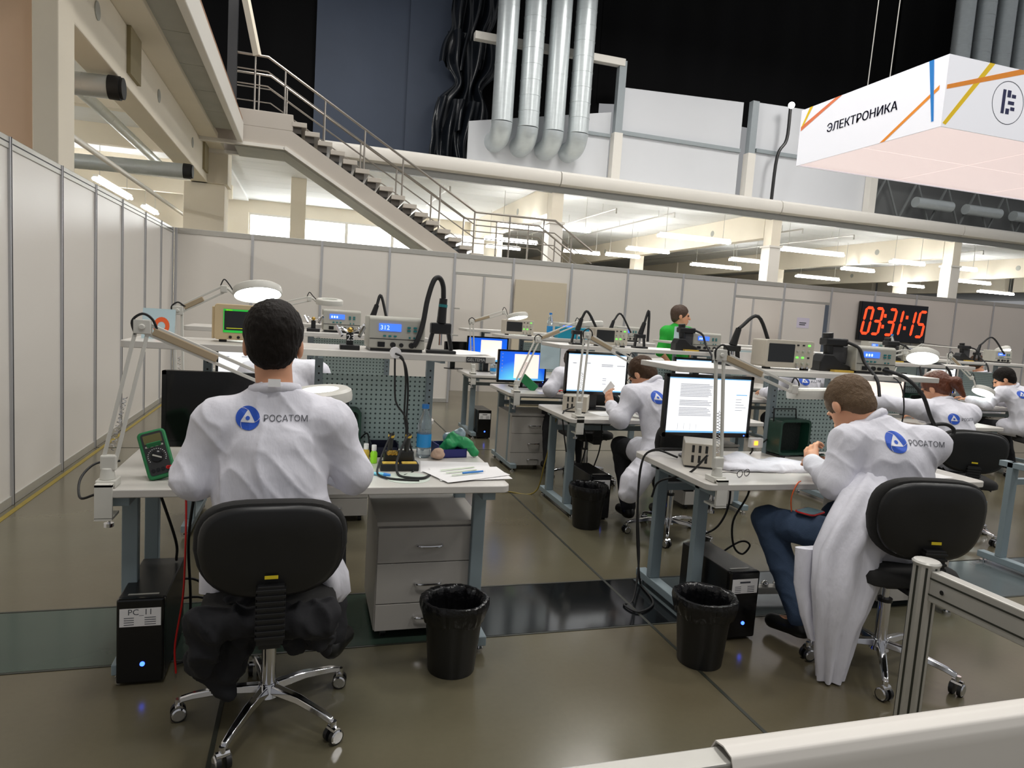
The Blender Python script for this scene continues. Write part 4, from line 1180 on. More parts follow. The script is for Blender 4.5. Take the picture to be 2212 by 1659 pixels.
def monitor(x, y, rz, kind, label, w=0.55, h=0.345, zc=1.04, seed=1, tilt=0.0):
    t = thing('monitor', label, 'monitor', (x, y, 0.79), rz, 'monitors on the benches')
    z0 = zc - 0.79 - h / 2
    MF = frame_y((0, -0.02, zc - 0.79))
    G().prism(rrect(w, h, 0.008), -0.03, 0.0, MF).build('housing', BLACKP, t, smooth=30, bevel=0.003)
    bz = 0.018
    sw, sh = w - 2 * bz, h - 2 * bz - 0.008
    fr_ = G().prism(rrect(w, bz, 0.004, 2, 0, h / 2 - bz / 2), 0, 0.006, MF).prism(rrect(w, bz + 0.008, 0.004, 2, 0, -h / 2 + (bz + 0.008) / 2), 0, 0.006, MF)
    fr_.prism(rrect(bz, h, 0.004, 2, -w / 2 + bz / 2, 0), 0, 0.006, MF).prism(rrect(bz, h, 0.004, 2, w / 2 - bz / 2, 0), 0, 0.006, MF)
    fr_.build('bezel', BLACKG, t, smooth=0)
    mt = {'off': SCREENOFF, 'doc': SCRW, 'desk': DESKTOP, 'page': SCRP}[kind]
    s_ = G().prism([(-sw / 2, -sh / 2), (sw / 2, -sh / 2), (sw / 2, sh / 2), (-sw / 2, sh / 2)], 0.0005, 0.0015, MF @ Matrix.Translation((0, 0.004, 0))).build('screen', mt, t, smooth=0)
    rnd = random.Random(seed)
    q = lambda a, b, c, d, m, n, zz=0.0022: G().prism([(a, c), (b, c), (b, d), (a, d)], zz, zz + 0.0003, MF @ Matrix.Translation((0, 0.004, 0))).build(n, m, s_, smooth=0)
    if kind == 'doc':
        q(-sw / 2, sw / 2, sh / 2 - 0.006, sh / 2, SCRBAR, 'title_bar'); q(-sw / 2, sw / 2, -sh / 2, -sh / 2 + 0.01, SCRBAR, 'task_bar')
        if seed % 2:
            for k in range(22):
                z = sh / 2 - 0.04 - k * 0.0085
                if k in (9, 10, 15): continue
                q(-sw * 0.36, -sw * 0.36 + sw * (0.34 + 0.06 * rnd.random()), z, z + 0.0035, SCRT, 'text_line')
            for k in range(4):
                q(-sw * 0.36 + k * 0.04, -sw * 0.36 + k * 0.04 + 0.0015, -sh * 0.46, -sh * 0.33, SCRT, 'table_line')
            q(sw * 0.33, sw * 0.47, sh * 0.2, sh * 0.215, SCRBAR, 'highlight_bar')
            for k in range(5): q(sw * 0.33, sw * (0.4 + 0.07 * rnd.random()), sh * (0.12 - 0.05 * k), sh * (0.13 - 0.05 * k), SCRT, 'text_line')
        else:
            for (a, b, c) in ((-0.42, -0.36, 0.24), (-0.2, -0.12, 0.25), (0.07, 0.27, 0.22), (0.07, 0.27, 0.18), (0.34, 0.48, 0.2), (0.1, 0.17, -0.15), (0.1, 0.17, -0.2), (0.1, 0.17, -0.3)):
                q(sw * a, sw * b, sh * c, sh * c + 0.006, SCRT, 'text_line')
    if kind == 'desk':
        q(-sw * 0.18, sw * 0.36, -sh * 0.42, sh * 0.42, SCRP, 'page_window')
        for k in range(6): q(-sw * 0.45, -sw * 0.43, sh * (0.4 - 0.12 * k), sh * (0.4 - 0.12 * k) + 0.008, SCRT, 'desktop_icon')
        q(-sw / 2, sw / 2, -sh / 2, -sh / 2 + 0.01, SCRBAR, 'task_bar')
    G().cyl((w * 0.44, -0.028, z0 + 0.012), (w * 0.44, -0.026, z0 + 0.012), 0.004, n=8).build('power_light', LEDB if kind != 'off' else BLACKP, t)
    G().box(-0.035, 0.035, 0.02, 0.045, 0.01, zc - 0.79).build('stand_neck', BLACKP, t, smooth=0, bevel=0.004)
    G().prism(rrect(0.24, 0.17, 0.05, 5, 0, 0.01), 0, 0.012).build('stand_base', BLACKG, t, smooth=30)
    return t
monitor(-0.33, 3.36, 0, 'off', 'switched-off black monitor behind the green multimeter', zc=1.03)
monitor(-0.33, 5.25, 0, 'doc', 'lit white monitor glimpsed under the shelf by the partition', seed=2)
monitor(2.23, 3.42, 0, 'doc', 'large lit monitor showing a text document beside the crew-cut man', zc=1.1, seed=1, w=0.57, h=0.36)
monitor(2.37, 5.33, 0, 'doc', 'lit white monitor in front of the man with glasses', zc=1.1, seed=4, w=0.57, h=0.36)
monitor(2.2, 6.88, 0.06, 'desk', 'monitor with a blue desktop behind the green upright tester', zc=1.01)
monitor(2.26, 8.58, 0.0, 'desk', 'monitor with a blue desktop closest to the open doorway', zc=1.07)
monitor(1.88, 8.8, 0.5, 'off', 'dark monitor turned away at the bench closest to the doorway', w=0.36, h=0.26, zc=1.02)
monitor(3.35, 5.4, -0.1, 'doc', 'lit monitor seen under the shelf beyond the document screen', w=0.4, h=0.3, zc=1.12, seed=6)
monitor(5.42, 5.32, 0, 'page', 'monitor with a cream page in front of the ponytailed woman', zc=1.06, w=0.5)
monitor(7.9, 6.85, 0, 'doc', 'lit monitor in front of the curly-haired worker', zc=1.08, seed=8, w=0.45)

# ---- magnifier lamps
def mag_lamp(label, base, elbow, wrist, head, normal, lit=True, r=0.125, clamp='front'):
    B0 = Vector(base); t = thing('magnifier_lamp', label, 'desk lamp', base, group='clamp-on magnifier lamps')
    E, Wp, H = Vector(elbow) - B0, Vector(wrist) - B0, Vector(head) - B0
    G().box(-0.035, 0.035, -0.03, 0.05, 0.001, 0.03).cyl((0, 0, 0.03), (0, 0, 0.075), 0.028, 0.022, n=16).build('base_block', LAMPW, t, bevel=0.003)
    cy = -0.035 if clamp == 'front' else 0.02
    cl_ = G().box(-0.03, 0.03, -0.06, -0.045, -0.11, 0.02).box(-0.03, 0.03, -0.06, 0.045, -0.118, -0.108).box(-0.03, 0.03, -0.06, 0.03, 0.012, 0.022)
    cl_.build('clamp', LAMPW, t, smooth=0)
    G().cyl((0, 0.02, -0.16), (0, 0.02, -0.04), 0.006, n=8).cyl((0, 0.02, -0.165), (0, 0.02, -0.15), 0.018, n=12).cyl((0, 0.02, -0.045), (0, 0.02, -0.04), 0.016, n=12).build('clamp_screw', CHROME, t)
    F = Vector((0, 0, 0.075))
    d1 = (E - F).normalized()
    side1 = d1.cross(Vector((0, 1, 0))).normalized() if abs(d1.y) < 0.9 else Vector((1, 0, 0))
    off = side1 * 0.021
    G().bar(F + off, E + off, 0.014, 0.014).build('lower_arm_bar', LAMPW, t, smooth=0, bevel=0.002)
    G().bar(F - off, E - off, 0.014, 0.014).build('lower_arm_bar', LAMPW, t, smooth=0, bevel=0.002)
    a, b = F + (E - F) * 0.12, F + (E - F) * 0.5
    sp_ = []
    for k in range(60):
        q = k / 59; c = a + (b - a) * q; an = q * 2 * math.pi * 14
        u = d1.orthogonal().normalized(); v = d1.cross(u)
        sp_.append(c + (u * math.cos(an) + v * math.sin(an)) * 0.008)
    G().tube(sp_, 0.0018, n=4, smooth=False).build('spring', CHROME, t)
    G().obox(F + d1 * 0.02, (0.055, 0.03, 0.06)).build('shoulder_joint', LAMPW, t, smooth=0, bevel=0.006)
    G().obox(E, (0.062, 0.034, 0.055)).cyl(E + Vector((0, -0.025, 0)), E + Vector((0, 0.025, 0)), 0.012, n=10).build('elbow_joint', LAMPW, t, bevel=0.006)
    d2 = (Wp - E).normalized()
    side2 = d2.cross(Vector((0, 1, 0))).normalized() * 0.018
    G().bar(E + side2, Wp + side2, 0.013, 0.013).build('upper_arm_bar', LAMPW, t, smooth=0, bevel=0.002)
    G().bar(E - side2, Wp - side2, 0.013, 0.013).build('upper_arm_bar', LAMPW, t, smooth=0, bevel=0.002)
    G().bar(E + d2 * 0.04, E + (Wp - E) * 0.55, 0.022, 0.03).build('arm_sleeve', LAMPB, t, smooth=0, bevel=0.004)
    G().tube([E + Vector((-0.025, -0.01, -0.03)), E + Vector((-0.035, -0.012, 0.02)), E + Vector((0, -0.012, 0.05)), E + Vector((0.035, -0.01, 0.03)), E + d2 * 0.06], 0.005, n=6).build('cable_loop', RUBBER, t)
    G().obox(Wp, (0.04, 0.03, 0.045)).build('wrist_joint', LAMPW, t, smooth=0, bevel=0.005)
    nv = Vector(normal).normalized()
    hd = (H - Wp); hd = (hd - nv * hd.dot(nv)).normalized()
    neck = H - hd * r
    G().tube([Wp, (Wp + neck) / 2 + nv * -0.015, neck], 0.009, n=8).build('neck', LAMPW, t)
    G().tube([Wp + Vector((-0.02, 0, 0.02)), Wp + Vector((0, 0, 0.06)), Wp + Vector((0.03, 0, 0.03)), neck - nv * 0.02], 0.004, n=6).build('head_cable', RUBBER, t)
    zx = nv; xx = hd; yy = zx.cross(xx)
    M4 = Matrix(((xx.x, yy.x, zx.x, H.x), (xx.y, yy.y, zx.y, H.y), (xx.z, yy.z, zx.z, H.z), (0, 0, 0, 1)))
    # normal points to the lit side
    G().lathe([(r * 0.6, -0.03), (r * 0.9, -0.032), (r, -0.022), (r * 1.02, 0.0), (r, 0.02), (r * 0.97, 0.022), (r * 0.95, 0.012), (r * 0.62, 0.008), (r * 0.6, -0.03)], 36, M4, cap=False).build('head_rim', LAMPW, t, smooth=40)
    G().lathe([(r * 0.66, 0.009), (r * 0.68, 0.02), (r * 0.9, 0.02), (r * 0.92, 0.009)], 36, M4, cap=False).build('ring_tube', LAMPON if lit else LAMPW, t, smooth=50)
    G().lathe([(0.001, -0.022), (r * 0.45, -0.018), (r * 0.61, -0.01), (r * 0.61, 0.0), (r * 0.4, 0.008), (0.001, 0.012)], 36, M4).build('lens', LENS if lit else LENSOFF, t, smooth=60)
    return t
mag_lamp('cream magnifier lamp clamped beside the green multimeter', (-0.71, 2.9, 0.79), (-0.6, 2.93, 1.41), (-0.12, 2.98, 1.2), (0.07, 3.0, 1.15), (0.1, 0.05, -1), True, 0.13)
mag_lamp('magnifier lamp with a large glowing head raised above the oscilloscope', (-0.74, 4.65, 0.79), (-0.76, 4.66, 1.44), (-0.5, 4.66, 1.59), (-0.3, 4.64, 1.585), (0.12, -0.36, -1), True, 0.145)
mag_lamp('magnifier lamp standing before the document screen, its head lit over the crew-cut man\'s hands', (1.98, 2.89, 0.79), (1.945, 2.91, 1.42), (2.43, 2.95, 1.26), (2.58, 2.98, 1.235), (0.05, -0.1, -1), True, 0.13)
mag_lamp('magnifier lamp standing before the bright white screen', (2.03, 4.84, 0.79), (2.06, 4.86, 1.43), (2.47, 4.9, 1.25), (2.63, 4.92, 1.24), (0.05, -0.08, -1), True, 0.13)
mag_lamp('magnifier lamp leaning across the blue desktop screen', (1.99, 6.36, 0.79), (2.2, 6.42, 1.32), (2.62, 6.46, 1.5), (2.8, 6.5, 1.5), (0.1, -0.1, -1), False, 0.12)
mag_lamp('magnifier lamp with a lit head near the open doorway', (1.97, 8.1, 0.79), (1.92, 8.12, 1.43), (2.32, 8.12, 1.57), (2.5, 8.12, 1.53), (0.15, -0.25, -1), True, 0.13)
mag_lamp('magnifier lamp with a tilted lit head between the blue-screened soldering stations', (4.66, 4.82, 0.79), (4.7, 4.84, 1.36), (5.08, 4.8, 1.45), (5.27, 4.78, 1.42), (-0.35, -0.4, -1), True, 0.13)
mag_lamp('magnifier lamp lit over the curly-haired worker\'s hands', (7.42, 6.35, 0.79), (7.45, 6.38, 1.4), (7.75, 6.3, 1.15), (7.9, 6.25, 1.0), (-0.5, -0.1, -1), True, 0.12)
mag_lamp('magnifier lamp folded flat over the bare upper shelf', (-0.74, 6.4, 0.79), (-0.5, 6.5, 1.42), (0.02, 6.55, 1.57), (0.2, 6.55, 1.55), (0, 0.1, -1), False, 0.12)
mag_lamp('magnifier lamp with a bright head past the curly-haired worker', (8.3, 8.06, 0.79), (8.5, 8.1, 1.3), (8.9, 8.1, 1.5), (9.35, 7.2, 1.5), (0, -0.6, -1), True, 0.1)

# ------------------------------------------------------------------ instruments on the shelves
SH = 1.335
def station(x, y, rz, label, digits, z=SH, w=0.27, loopside=1):
    t = thing('soldering_station', label, 'soldering station', (x, y, z), rz, 'soldering stations on the shelves')
    d, h = 0.2, 0.165
    prof = [(0, 0.014), (d, 0.014), (d, h), (0.02, h), (0.006, h - 0.012), (0, 0.055)]
    Mx = Matrix(((0, 0, 1, -w / 2), (1, 0, 0, 0), (0, 1, 0, 0), (0, 0, 0, 1)))
    G().prism(prof, 0, w, Mx).build('housing', INSTG, t, smooth=25, bevel=0.006)
    G().box(-w / 2 + 0.01, w / 2 - 0.01, 0.005, d - 0.005, 0.0, 0.014).build('base_strip', BLACKP, t, smooth=0)
    G().box(-w / 2 + 0.004, w / 2 - 0.004, -0.0015, 0.0, 0.058, 0.061).build('panel_seam', RUBBER, t, smooth=0)
    FM = frame_y((0, 0, 0)) @ Matrix.Rotation(math.radians(3), 4, 'X')
    def q(cx, cz, ww, hh, mat, name, r=0.002, th=0.002, par=t, y0=-0.0035):
        return G().prism(rrect(ww, hh, r, 3), 0, th, frame_y((cx, y0 + 0.0, cz))).build(name, mat, par, smooth=0)
    lcd = q(-0.035, 0.115, 0.105, 0.035, LCDB, 'display', th=0.006, y0=0.004)
    if digits: text_obj('display_digits', digits, 0.03, frame_y((-0.06, -0.0028, 0.113)), LCDT, lcd)
    else:
        for k in range(3): q(-0.072 + k * 0.018, 0.113, 0.011, 0.016, LCDT, 'display_blur', 0.003, 0.001, lcd, -0.0025)
    for i, (cx, cz) in enumerate(((0.055, 0.118), (0.085, 0.118), (0.055, 0.103), (0.085, 0.103))): q(cx, cz, 0.016, 0.009, TEAL, 'arrow_key', 0.003, 0.007, y0=0.003)
    for cx in (-0.06, -0.035, -0.01): q(cx, 0.074, 0.014, 0.008, TEAL, 'key', 0.003, 0.006, y0=0.002)
    for cx in (0.06, 0.082): q(cx, 0.07, 0.009, 0.008, TEAL, 'key', 0.003, 0.006, y0=0.002)
    q(-0.075, 0.033, 0.034, 0.024, BLACKG, 'power_switch', 0.002, 0.005, y0=0.0)
    for cx, rr in ((-0.02, 0.013), (0.02, 0.01), (0.07, 0.014)):
        G().cyl((cx, 0, 0.033), (cx, -0.014, 0.033), rr, n=14).build('socket', BLACKP, t)
    return t
station(0.42, 3.3, 0.02, 'soldering station reading 312 on the dark-haired man\'s shelf', '312')
station(0.25, 5.14, 0.02, 'soldering station with blue display behind the one reading 312', '')
station(3.31, 3.32, -0.12, 'soldering station with blue display above the crew-cut man', '')
station(3.4, 5.3, -0.1, 'soldering station with a washed-out bright display near the green-shirted man', '')
station(2.75, 6.95, 0, 'soldering station half behind the turquoise box', '')
station(3.45, 6.95, -0.05, 'soldering station with blue display beyond the black hot-air wand', '')
station(5.75, 5.28, -0.2, 'soldering station with blue display above the ponytailed woman', '')
station(8.5, 8.55, -0.1, 'soldering station on the shelf below the red clock', '')
station(9.0, 6.9, -0.1, 'soldering station on the curly-haired worker\'s shelf', '')

def wire(name, pts, r, mat, parent):
    return G().tube(pts, r, n=8, res=6).build(name, mat, parent, smooth=60)
# hot-air wand in its stand, hose looping back to the station (dark-haired man's shelf)
t = thing('hot_air_wand', 'black hot-air wand standing in its holder with a ribbed hose looped overhead', 'hot-air tool', (0.64, 3.36, SH))
G().prism([(-0.075, -0.05), (0.075, -0.05), (0.065, 0.06), (-0.06, 0.06)], 0, 0.016).build('stand_foot', BLACKP, t, smooth=0, bevel=0.004)
for s_ in (-1, 1):
    G().bar((s_ * 0.058, 0, 0.016), (s_ * 0.04, 0, 0.1), 0.018, 0.03, (0, 1, 0)).build('stand_pillar', BLACKP, t, smooth=0, bevel=0.003)
G().box(-0.05, 0.05, -0.022, 0.03, 0.095, 0.15).build('stand_head', BLACKP, t, smooth=0, bevel=0.006)
G().cyl((0, -0.005, 0.04), (0, -0.005, 0.1), 0.008, n=10).build('nozzle', CHROME, t)
G().cyl((0, -0.005, 0.15), (0.005, -0.005, 0.27), 0.024, 0.02, n=16).build('wand_grip', BLACKP, t)
G().cyl((0.004, -0.005, 0.228), (0.005, -0.005, 0.242), 0.0225, n=16).build('teal_band', TEAL, t)
wire('hose', [(0.005, -0.005, 0.27), (0.0, -0.005, 0.33), (-0.02, -0.01, 0.368), (-0.05, -0.02, 0.355), (-0.08, -0.04, 0.26), (-0.1, -0.06, 0.14), (-0.125, -0.075, 0.06), (-0.14, -0.07, 0.03)], 0.0125, RUBBER, t)
# second wands further back
def wand_loop(x, y, z, label, top, end, side=1):
    t = thing('hot_air_wand', label, 'hot-air tool', (x, y, z), group='hot-air wands on the shelves')
    G().prism([(-0.06, -0.05), (0.06, -0.05), (0.05, 0.06), (-0.05, 0.06)], 0, 0.016).build('stand_foot', BLACKP, t, smooth=0, bevel=0.004)
    for s_ in (-1, 1):
        G().bar((s_ * 0.045, 0, 0.016), (s_ * 0.035, 0, 0.09), 0.014, 0.025, (0, 1, 0)).build('stand_pillar', BLACKP, t, smooth=0)
    G().box(-0.045, 0.045, -0.022, 0.03, 0.085, 0.12).build('stand_head', BLACKP, t, smooth=0, bevel=0.005)
    G().cyl((0, 0, 0.04), (0, 0, 0.09), 0.008, n=8).build('nozzle', CHROME, t)
    G().cyl((0, 0, 0.12), (0.03 * side, 0, 0.22), 0.024, 0.017, n=14).build('wand_grip', BLACKP, t)
    wire('hose', [(0.03 * side, 0, 0.22), top, end], 0.011, RUBBER, t)
    return t
wand_loop(0.47, 5.2, SH, 'thin black hot-air wand behind the dark-haired man\'s soldering station', (0.06, 0.02, 0.29), (0.11, -0.02, 0.1))
wand_loop(2.18, 5.35, SH, 'black hot-air wand beside the turquoise box', (0.08, 0, 0.28), (0.18, -0.02, 0.12))
wand_loop(2.74, 5.3, SH, 'black hot-air wand with a narrow hose loop next to the oscilloscope', (0.07, 0.01, 0.32), (0.06, -0.03, 0.06))
wand_loop(2.42, 3.5, SH, 'black hot-air wand with a wide arching hose behind the document screen', (0.17, 0.02, 0.3), (0.27, 0.0, 0.11))
wand_loop(3.2, 6.9, SH, 'slim black hot-air wand beyond the document-screen bench', (0.12, 0.02, 0.3), (0.25, 0.0, 0.1))
wand_loop(8.5, 6.88, SH, 'black hot-air wand with a broad hose arch on the curly-haired worker\'s shelf', (0.25, 0.02, 0.33), (0.48, 0.0, 0.12))

def oscilloscope(x, y, rz, label, mat, w=0.33, h=0.165, d=0.14, lit=False, z=SH, wide=False):
    t = thing('oscilloscope', label, 'oscilloscope', (x, y, z), rz, 'oscilloscopes on the shelves')
    G().box(-w / 2, w / 2, 0.012, d, 0.012, h).build('housing', mat, t, smooth=0, bevel=0.01)
    G().prism(rrect(w, h - 0.01, 0.014), 0, 0.014, frame_y((0, 0.014, h / 2 + 0.007))).build('front_bezel', mat, t, smooth=30, bevel=0.003)
    sw = w * (0.78 if wide else 0.54); sx = -w / 2 + w * 0.05 + sw / 2
    if wide: sx = 0
    sh = h * 0.62
    sc = G().prism(rrect(sw, sh, 0.004), 0, 0.0025, frame_y((sx, 0.001, h * 0.57))).build('screen', SCREENK, t, smooth=0)
    if lit:
        q = lambda a, b, c, e, m: G().prism([(a, c), (b, c), (b, e), (a, e)], 0.0, 0.0006, frame_y((sx, -0.0018, h * 0.57))).build('trace_graphic', m, sc, smooth=0)
        gl = M('scope_green_lit', rgb(40, 170, 60), 0.4, emit=0.8, ecol=rgb(30, 150, 50)); yl = M('scope_yellow_lit', rgb(200, 200, 40), 0.4, emit=0.9, ecol=rgb(180, 190, 30)); wl_ = M('scope_white_lit', (1, 1, 1), 0.4, emit=0.9)
        q(-sw / 2, sw / 2, sh / 2 - 0.008, sh / 2, gl); q(-sw / 2, sw / 2, -sh / 2, -sh / 2 + 0.011, gl); q(-sw / 2, -sw / 2 + 0.004, -sh / 2, sh / 2, gl)
        q(-sw * 0.45, sw * 0.45, -sh * 0.32, -sh * 0.3, yl); q(-sw * 0.46, -sw * 0.36, sh * 0.43, sh * 0.48, yl); q(sw * 0.05, sw * 0.2, sh * 0.42, sh * 0.47, yl); q(0.0, sw * 0.12, sh * 0.28, sh * 0.33, wl_)
    if wide:
        for k in range(6): G().cyl((-w * 0.3 + k * w * 0.1, 0, h * 0.14), (-w * 0.3 + k * w * 0.1, -0.005, h * 0.14), 0.007, n=10).build('key', BLACKP, t)
        G().box(w / 2, w / 2 + 0.015, 0.02, d, 0.02, h - 0.01).build('side_rib', mat, t, smooth=0)
        G().box(-w / 2 - 0.013, -w / 2, 0.02, d - 0.01, 0.014, h - 0.012).build('side_rib', mat, t, smooth=0, bevel=0.004)
    else:
        x0 = sx + sw / 2 + 0.02
        for i in range(3):
            for j in range(4):
                cx = x0 + i * (w * 0.31) / 2.6; cz = h * (0.86 - j * 0.21)
                if j in (1, 3): G().cyl((cx, 0, cz), (cx, -0.014, cz), 0.009, 0.008, n=12).build('knob', INSTG, t)
                else: G().prism(rrect(0.014, 0.008, 0.002, 2), 0, 0.004, frame_y((cx, 0.0, cz))).build('key', LEDG if (lit or x0 > 0) and (i, j) in ((2, 0), (0, 2), (1, 2)) else BLACKP, t, smooth=0)
        for k in range(3): G().cyl((x0 + k * 0.035, 0, h * 0.1), (x0 + k * 0.035, -0.012, h * 0.1), 0.006, n=10).build('input_socket', CHROME, t)
    for s_ in (-1, 1):
        G().box(s_ * w * 0.4 - 0.015, s_ * w * 0.4 + 0.015, 0.01, 0.05, 0, 0.013).build('foot', RUBBER, t, smooth=0)
    return t
oscilloscope(-0.23, 3.42, 0, 'beige oscilloscope with a green-edged screen beside the dark-haired man\'s head', INSTB, w=0.35, h=0.175, d=0.12, lit=True, wide=True)
oscilloscope(2.7, 3.34, 0, 'warm-grey oscilloscope with dark screen above the crew-cut man\'s bench', INSTW, w=0.33, h=0.17)
oscilloscope(2.45, 5.25, 0, 'grey oscilloscope with a dark screen beside the narrow hose loop', INSTW, w=0.3, h=0.155)
oscilloscope(2.14, 6.85, 0.05, 'small grey oscilloscope above the blue desktop screen', INSTW, w=0.32, h=0.16)
oscilloscope(8.9, 8.6, 0, 'grey instrument half hidden behind the ponytailed woman\'s station', INSTW, w=0.3, h=0.15)

# side cradles with resting guns
def cradle(x, y, rz, label):
    t = thing('iron_cradle', label, 'tool holder', (x, y, SH), rz, 'black tool cradles on the shelves')
    G().prism([(-0.09, 0), (0.09, 0), (0.09, 0.03), (0.03, 0.05), (-0.02, 0.09), (-0.07, 0.09), (-0.09, 0.05)], 0, 0.08, frame_y((0, 0.08, 0))).build('cradle_body', BLACKP, t, smooth=0, bevel=0.006)
    G().box(-0.03, 0.085, -0.03, 0.02, 0.0, 0.01).build('sponge_tray', SPONGE, t, smooth=0)
    G().cyl((-0.02, 0.04, 0.08), (-0.035, 0.04, 0.2), 0.022, 0.026, n=14).build('gun_handle', BLACKP, t)
    G().box(-0.06, 0.07, 0.01, 0.07, 0.135, 0.175).build('gun_body', BLACKP, t, smooth=0, bevel=0.008)
    G().box(0.0, 0.09, 0.035, 0.075, 0.04, 0.135).build('gun_rest', M('dark_grey_plastic', rgb(70, 70, 72), 0.5), t, smooth=0, bevel=0.006)
    wire('cable', [(0.06, 0.02, 0.16), (0.1, -0.03, 0.13), (0.115, -0.06, 0.06), (0.11, -0.16, -0.02), (0.1, -0.2, -0.1)], 0.008, RUBBER, t)
    t.scale = (1.2, 1.2, 1.15)
    return t
cradle(3.07, 3.38, -0.05, 'black tool cradle with a resting gun beside the station above the crew-cut man')
cradle(3.19, 5.28, 0, 'black tool cradle with a glinting tip near the green-shirted man')
cradle(5.5, 5.32, 0, 'black tool cradle beside the ponytailed woman\'s station')
cradle(8.28, 6.85, 0, 'black tool cradle with blue cup next to the broad hose arch')

# hoses hanging off the crew-cut man's shelf
t = thing('hanging_hose', 'thick black hose sagging in a loop behind the crew-cut man', 'hose', (3.35, 3.3, SH + 0.03))
wire('hose_run', [(0, 0, 0), (0.04, -0.12, -0.03), (0.1, -0.2, -0.12), (0.17, -0.22, -0.26), (0.26, -0.22, -0.35), (0.34, -0.22, -0.36), (0.35, -0.22, -0.32), (0.27, -0.22, -0.29), (0.12, -0.21, -0.31), (0.03, -0.2, -0.34)], 0.011, RUBBER, t)
wire('thin_cable', [(-0.02, -0.01, -0.02), (-0.015, -0.14, -0.06), (-0.01, -0.19, -0.2), (-0.03, -0.2, -0.36)], 0.004, RUBBER, t)
t = thing('hanging_hose', 'black hose curving down beside the ponytailed woman', 'hose', (5.86, 5.26, SH + 0.02))
wire('hose_run', [(0, 0, 0), (0.1, -0.14, -0.04), (0.17, -0.16, -0.2), (0.13, -0.16, -0.36), (0.02, -0.1, -0.5)], 0.011, RUBBER, t)

# ---- dark-haired man's shelf: card, helping hands, plug and leads, paper, nameplate
t = thing('postcard', 'pale blue card with an orange figure leaning on the shelf', 'card', (-0.64, 3.42, SH), 0.0)
tilt = Matrix.Rotation(math.radians(-14), 4, 'X')
G().prism(rrect(0.135, 0.14, 0.003, 2, 0, 0.07), -0.002, 0.0, tilt @ frame_y((0, 0, 0))).build('card_sheet', PALEB, t, smooth=0)
ring = G()
for k in range(20):
    a, b = 2 * math.pi * k / 20, 2 * math.pi * (k + 1) / 20
    ring.add([(tilt @ frame_y((0, 0, 0))) @ Vector((0.012 + rr * 0.8 * math.cos(x), 0.06 + rr * math.sin(x), 0.0006)) for x in (a, b) for rr in (0.02, 0.042)], [(0, 1, 3, 2)])
ring.prism([(0.03, 0.025), (0.06, 0.02), (0.06, 0.03), (0.03, 0.04)], 0.0004, 0.0008, tilt @ frame_y((0, 0, 0))).build('orange_figure', ORANGE, t, smooth=0)
def helping_hand(x, y, z, label, num=None, rz=0):
    t = thing('third_hand', label, 'clamp stand', (x, y, z), rz, 'third-hand clamp stands')
    G().box(-0.035, 0.035, -0.03, 0.03, 0, 0.018).build('base', BLACKP, t, smooth=0, bevel=0.003)
    G().box(-0.012, 0.012, -0.006, 0.02, 0.018, 0.06).build('column', BLACKP, t, smooth=0)
    if num: text_obj('number', num, 0.03, frame_y((0.003, -0.0062, 0.042)), PAPER, t)
    for s_ in (-1, 1):
        G().tube([(0, 0, 0.06), (s_ * 0.03, -0.005, 0.075), (s_ * 0.05, -0.015, 0.085 + 0.01 * s_)], 0.004, n=6).sphere((s_ * 0.03, -0.005, 0.075), 0.008, 6).build('jointed_arm', CHROME, t)
        G().bar((s_ * 0.05, -0.015, 0.085), (s_ * 0.03, -0.04, 0.05), 0.008, 0.01).build('crocodile_clip', CHROME, t, smooth=0)
    G().sphere((0, 0, 0.07), 0.011, 6).build('wing_screw', GOLDW, t)
    t.scale = (1.3, 1.3, 1.3)
    return t
helping_hand(0.2, 3.32, SH, 'third-hand clamp stand numbered 23 on the dark-haired man\'s shelf', '23')
helping_hand(0.05, 5.12, SH, 'third-hand clamp stand beside the station behind the one reading 312', None)
t = thing('lens_disc', 'round white plug hanging at the front of the shelf with black leads', 'plug', (0.4, 3.2, SH - 0.0))
G().cyl((0, -0.03, 0.004), (0, -0.012, 0.004), 0.026, n=24).build('plug_face', PAPER, t)
wire('lead', [(0.0, -0.03, 0.0), (0.03, -0.06, -0.02), (0.05, -0.05, -0.12), (0.06, 0.0, -0.3), (0.09, 0.0, -0.42), (0.11, -0.02, -0.5), (0.1, -0.08, -0.545), (0.05, -0.15, -0.545)], 0.005, RUBBER, t)
wire('lead', [(0.0, -0.012, -0.02), (0.0, -0.04, -0.1), (0.01, -0.04, -0.22), (0.05, -0.03, -0.28), (0.075, 0.0, -0.33), (0.08, 0.0, -0.45)], 0.0045, RUBBER, t)
wire('lead', [(0.01, -0.012, -0.005), (0.045, -0.05, -0.05), (0.065, -0.03, -0.16), (0.07, 0.0, -0.3), (0.07, 0.0, -0.5)], 0.0045, RUBBER, t)
def paper(name, label, cx, cy, z, w, h, rz, mat=PAPER, curl=0.0, cat='paper', group=None):
    t = thing(name, label, cat, (cx, cy, z), rz, group)
    def fn(u, v):
        return ((u - 0.5) * w, (v - 0.5) * h, 0.0016 + curl * (u * u * 0.7 + 0.3 * math.sin(3 * v) * u))
    G().sheet(fn, 8, 8, 0.0006).build('sheet', mat, t, smooth=60)
    return t
paper('paper_sheet', 'loose paper sheet on the bare end of the dark-haired man\'s shelf', 0.76, 3.45, SH, 0.2, 0.28, 0.4, curl=0.008)
paper('paper_sheet', 'pink-white paper sheet on the shelf with the bare top', -0.55, 6.9, SH, 0.28, 0.2, 0.1, PINKP, 0.006)
t = thing('nameplate', 'small dark nameplate on the front edge of the shelf', 'nameplate', (0.795, 3.218, 1.32))
G().box(-0.048, 0.048, -0.002, 0.001, -0.015, 0.013).build('plate', M('grey_black_plate', rgb(60, 60, 62), 0.5), t, smooth=0)
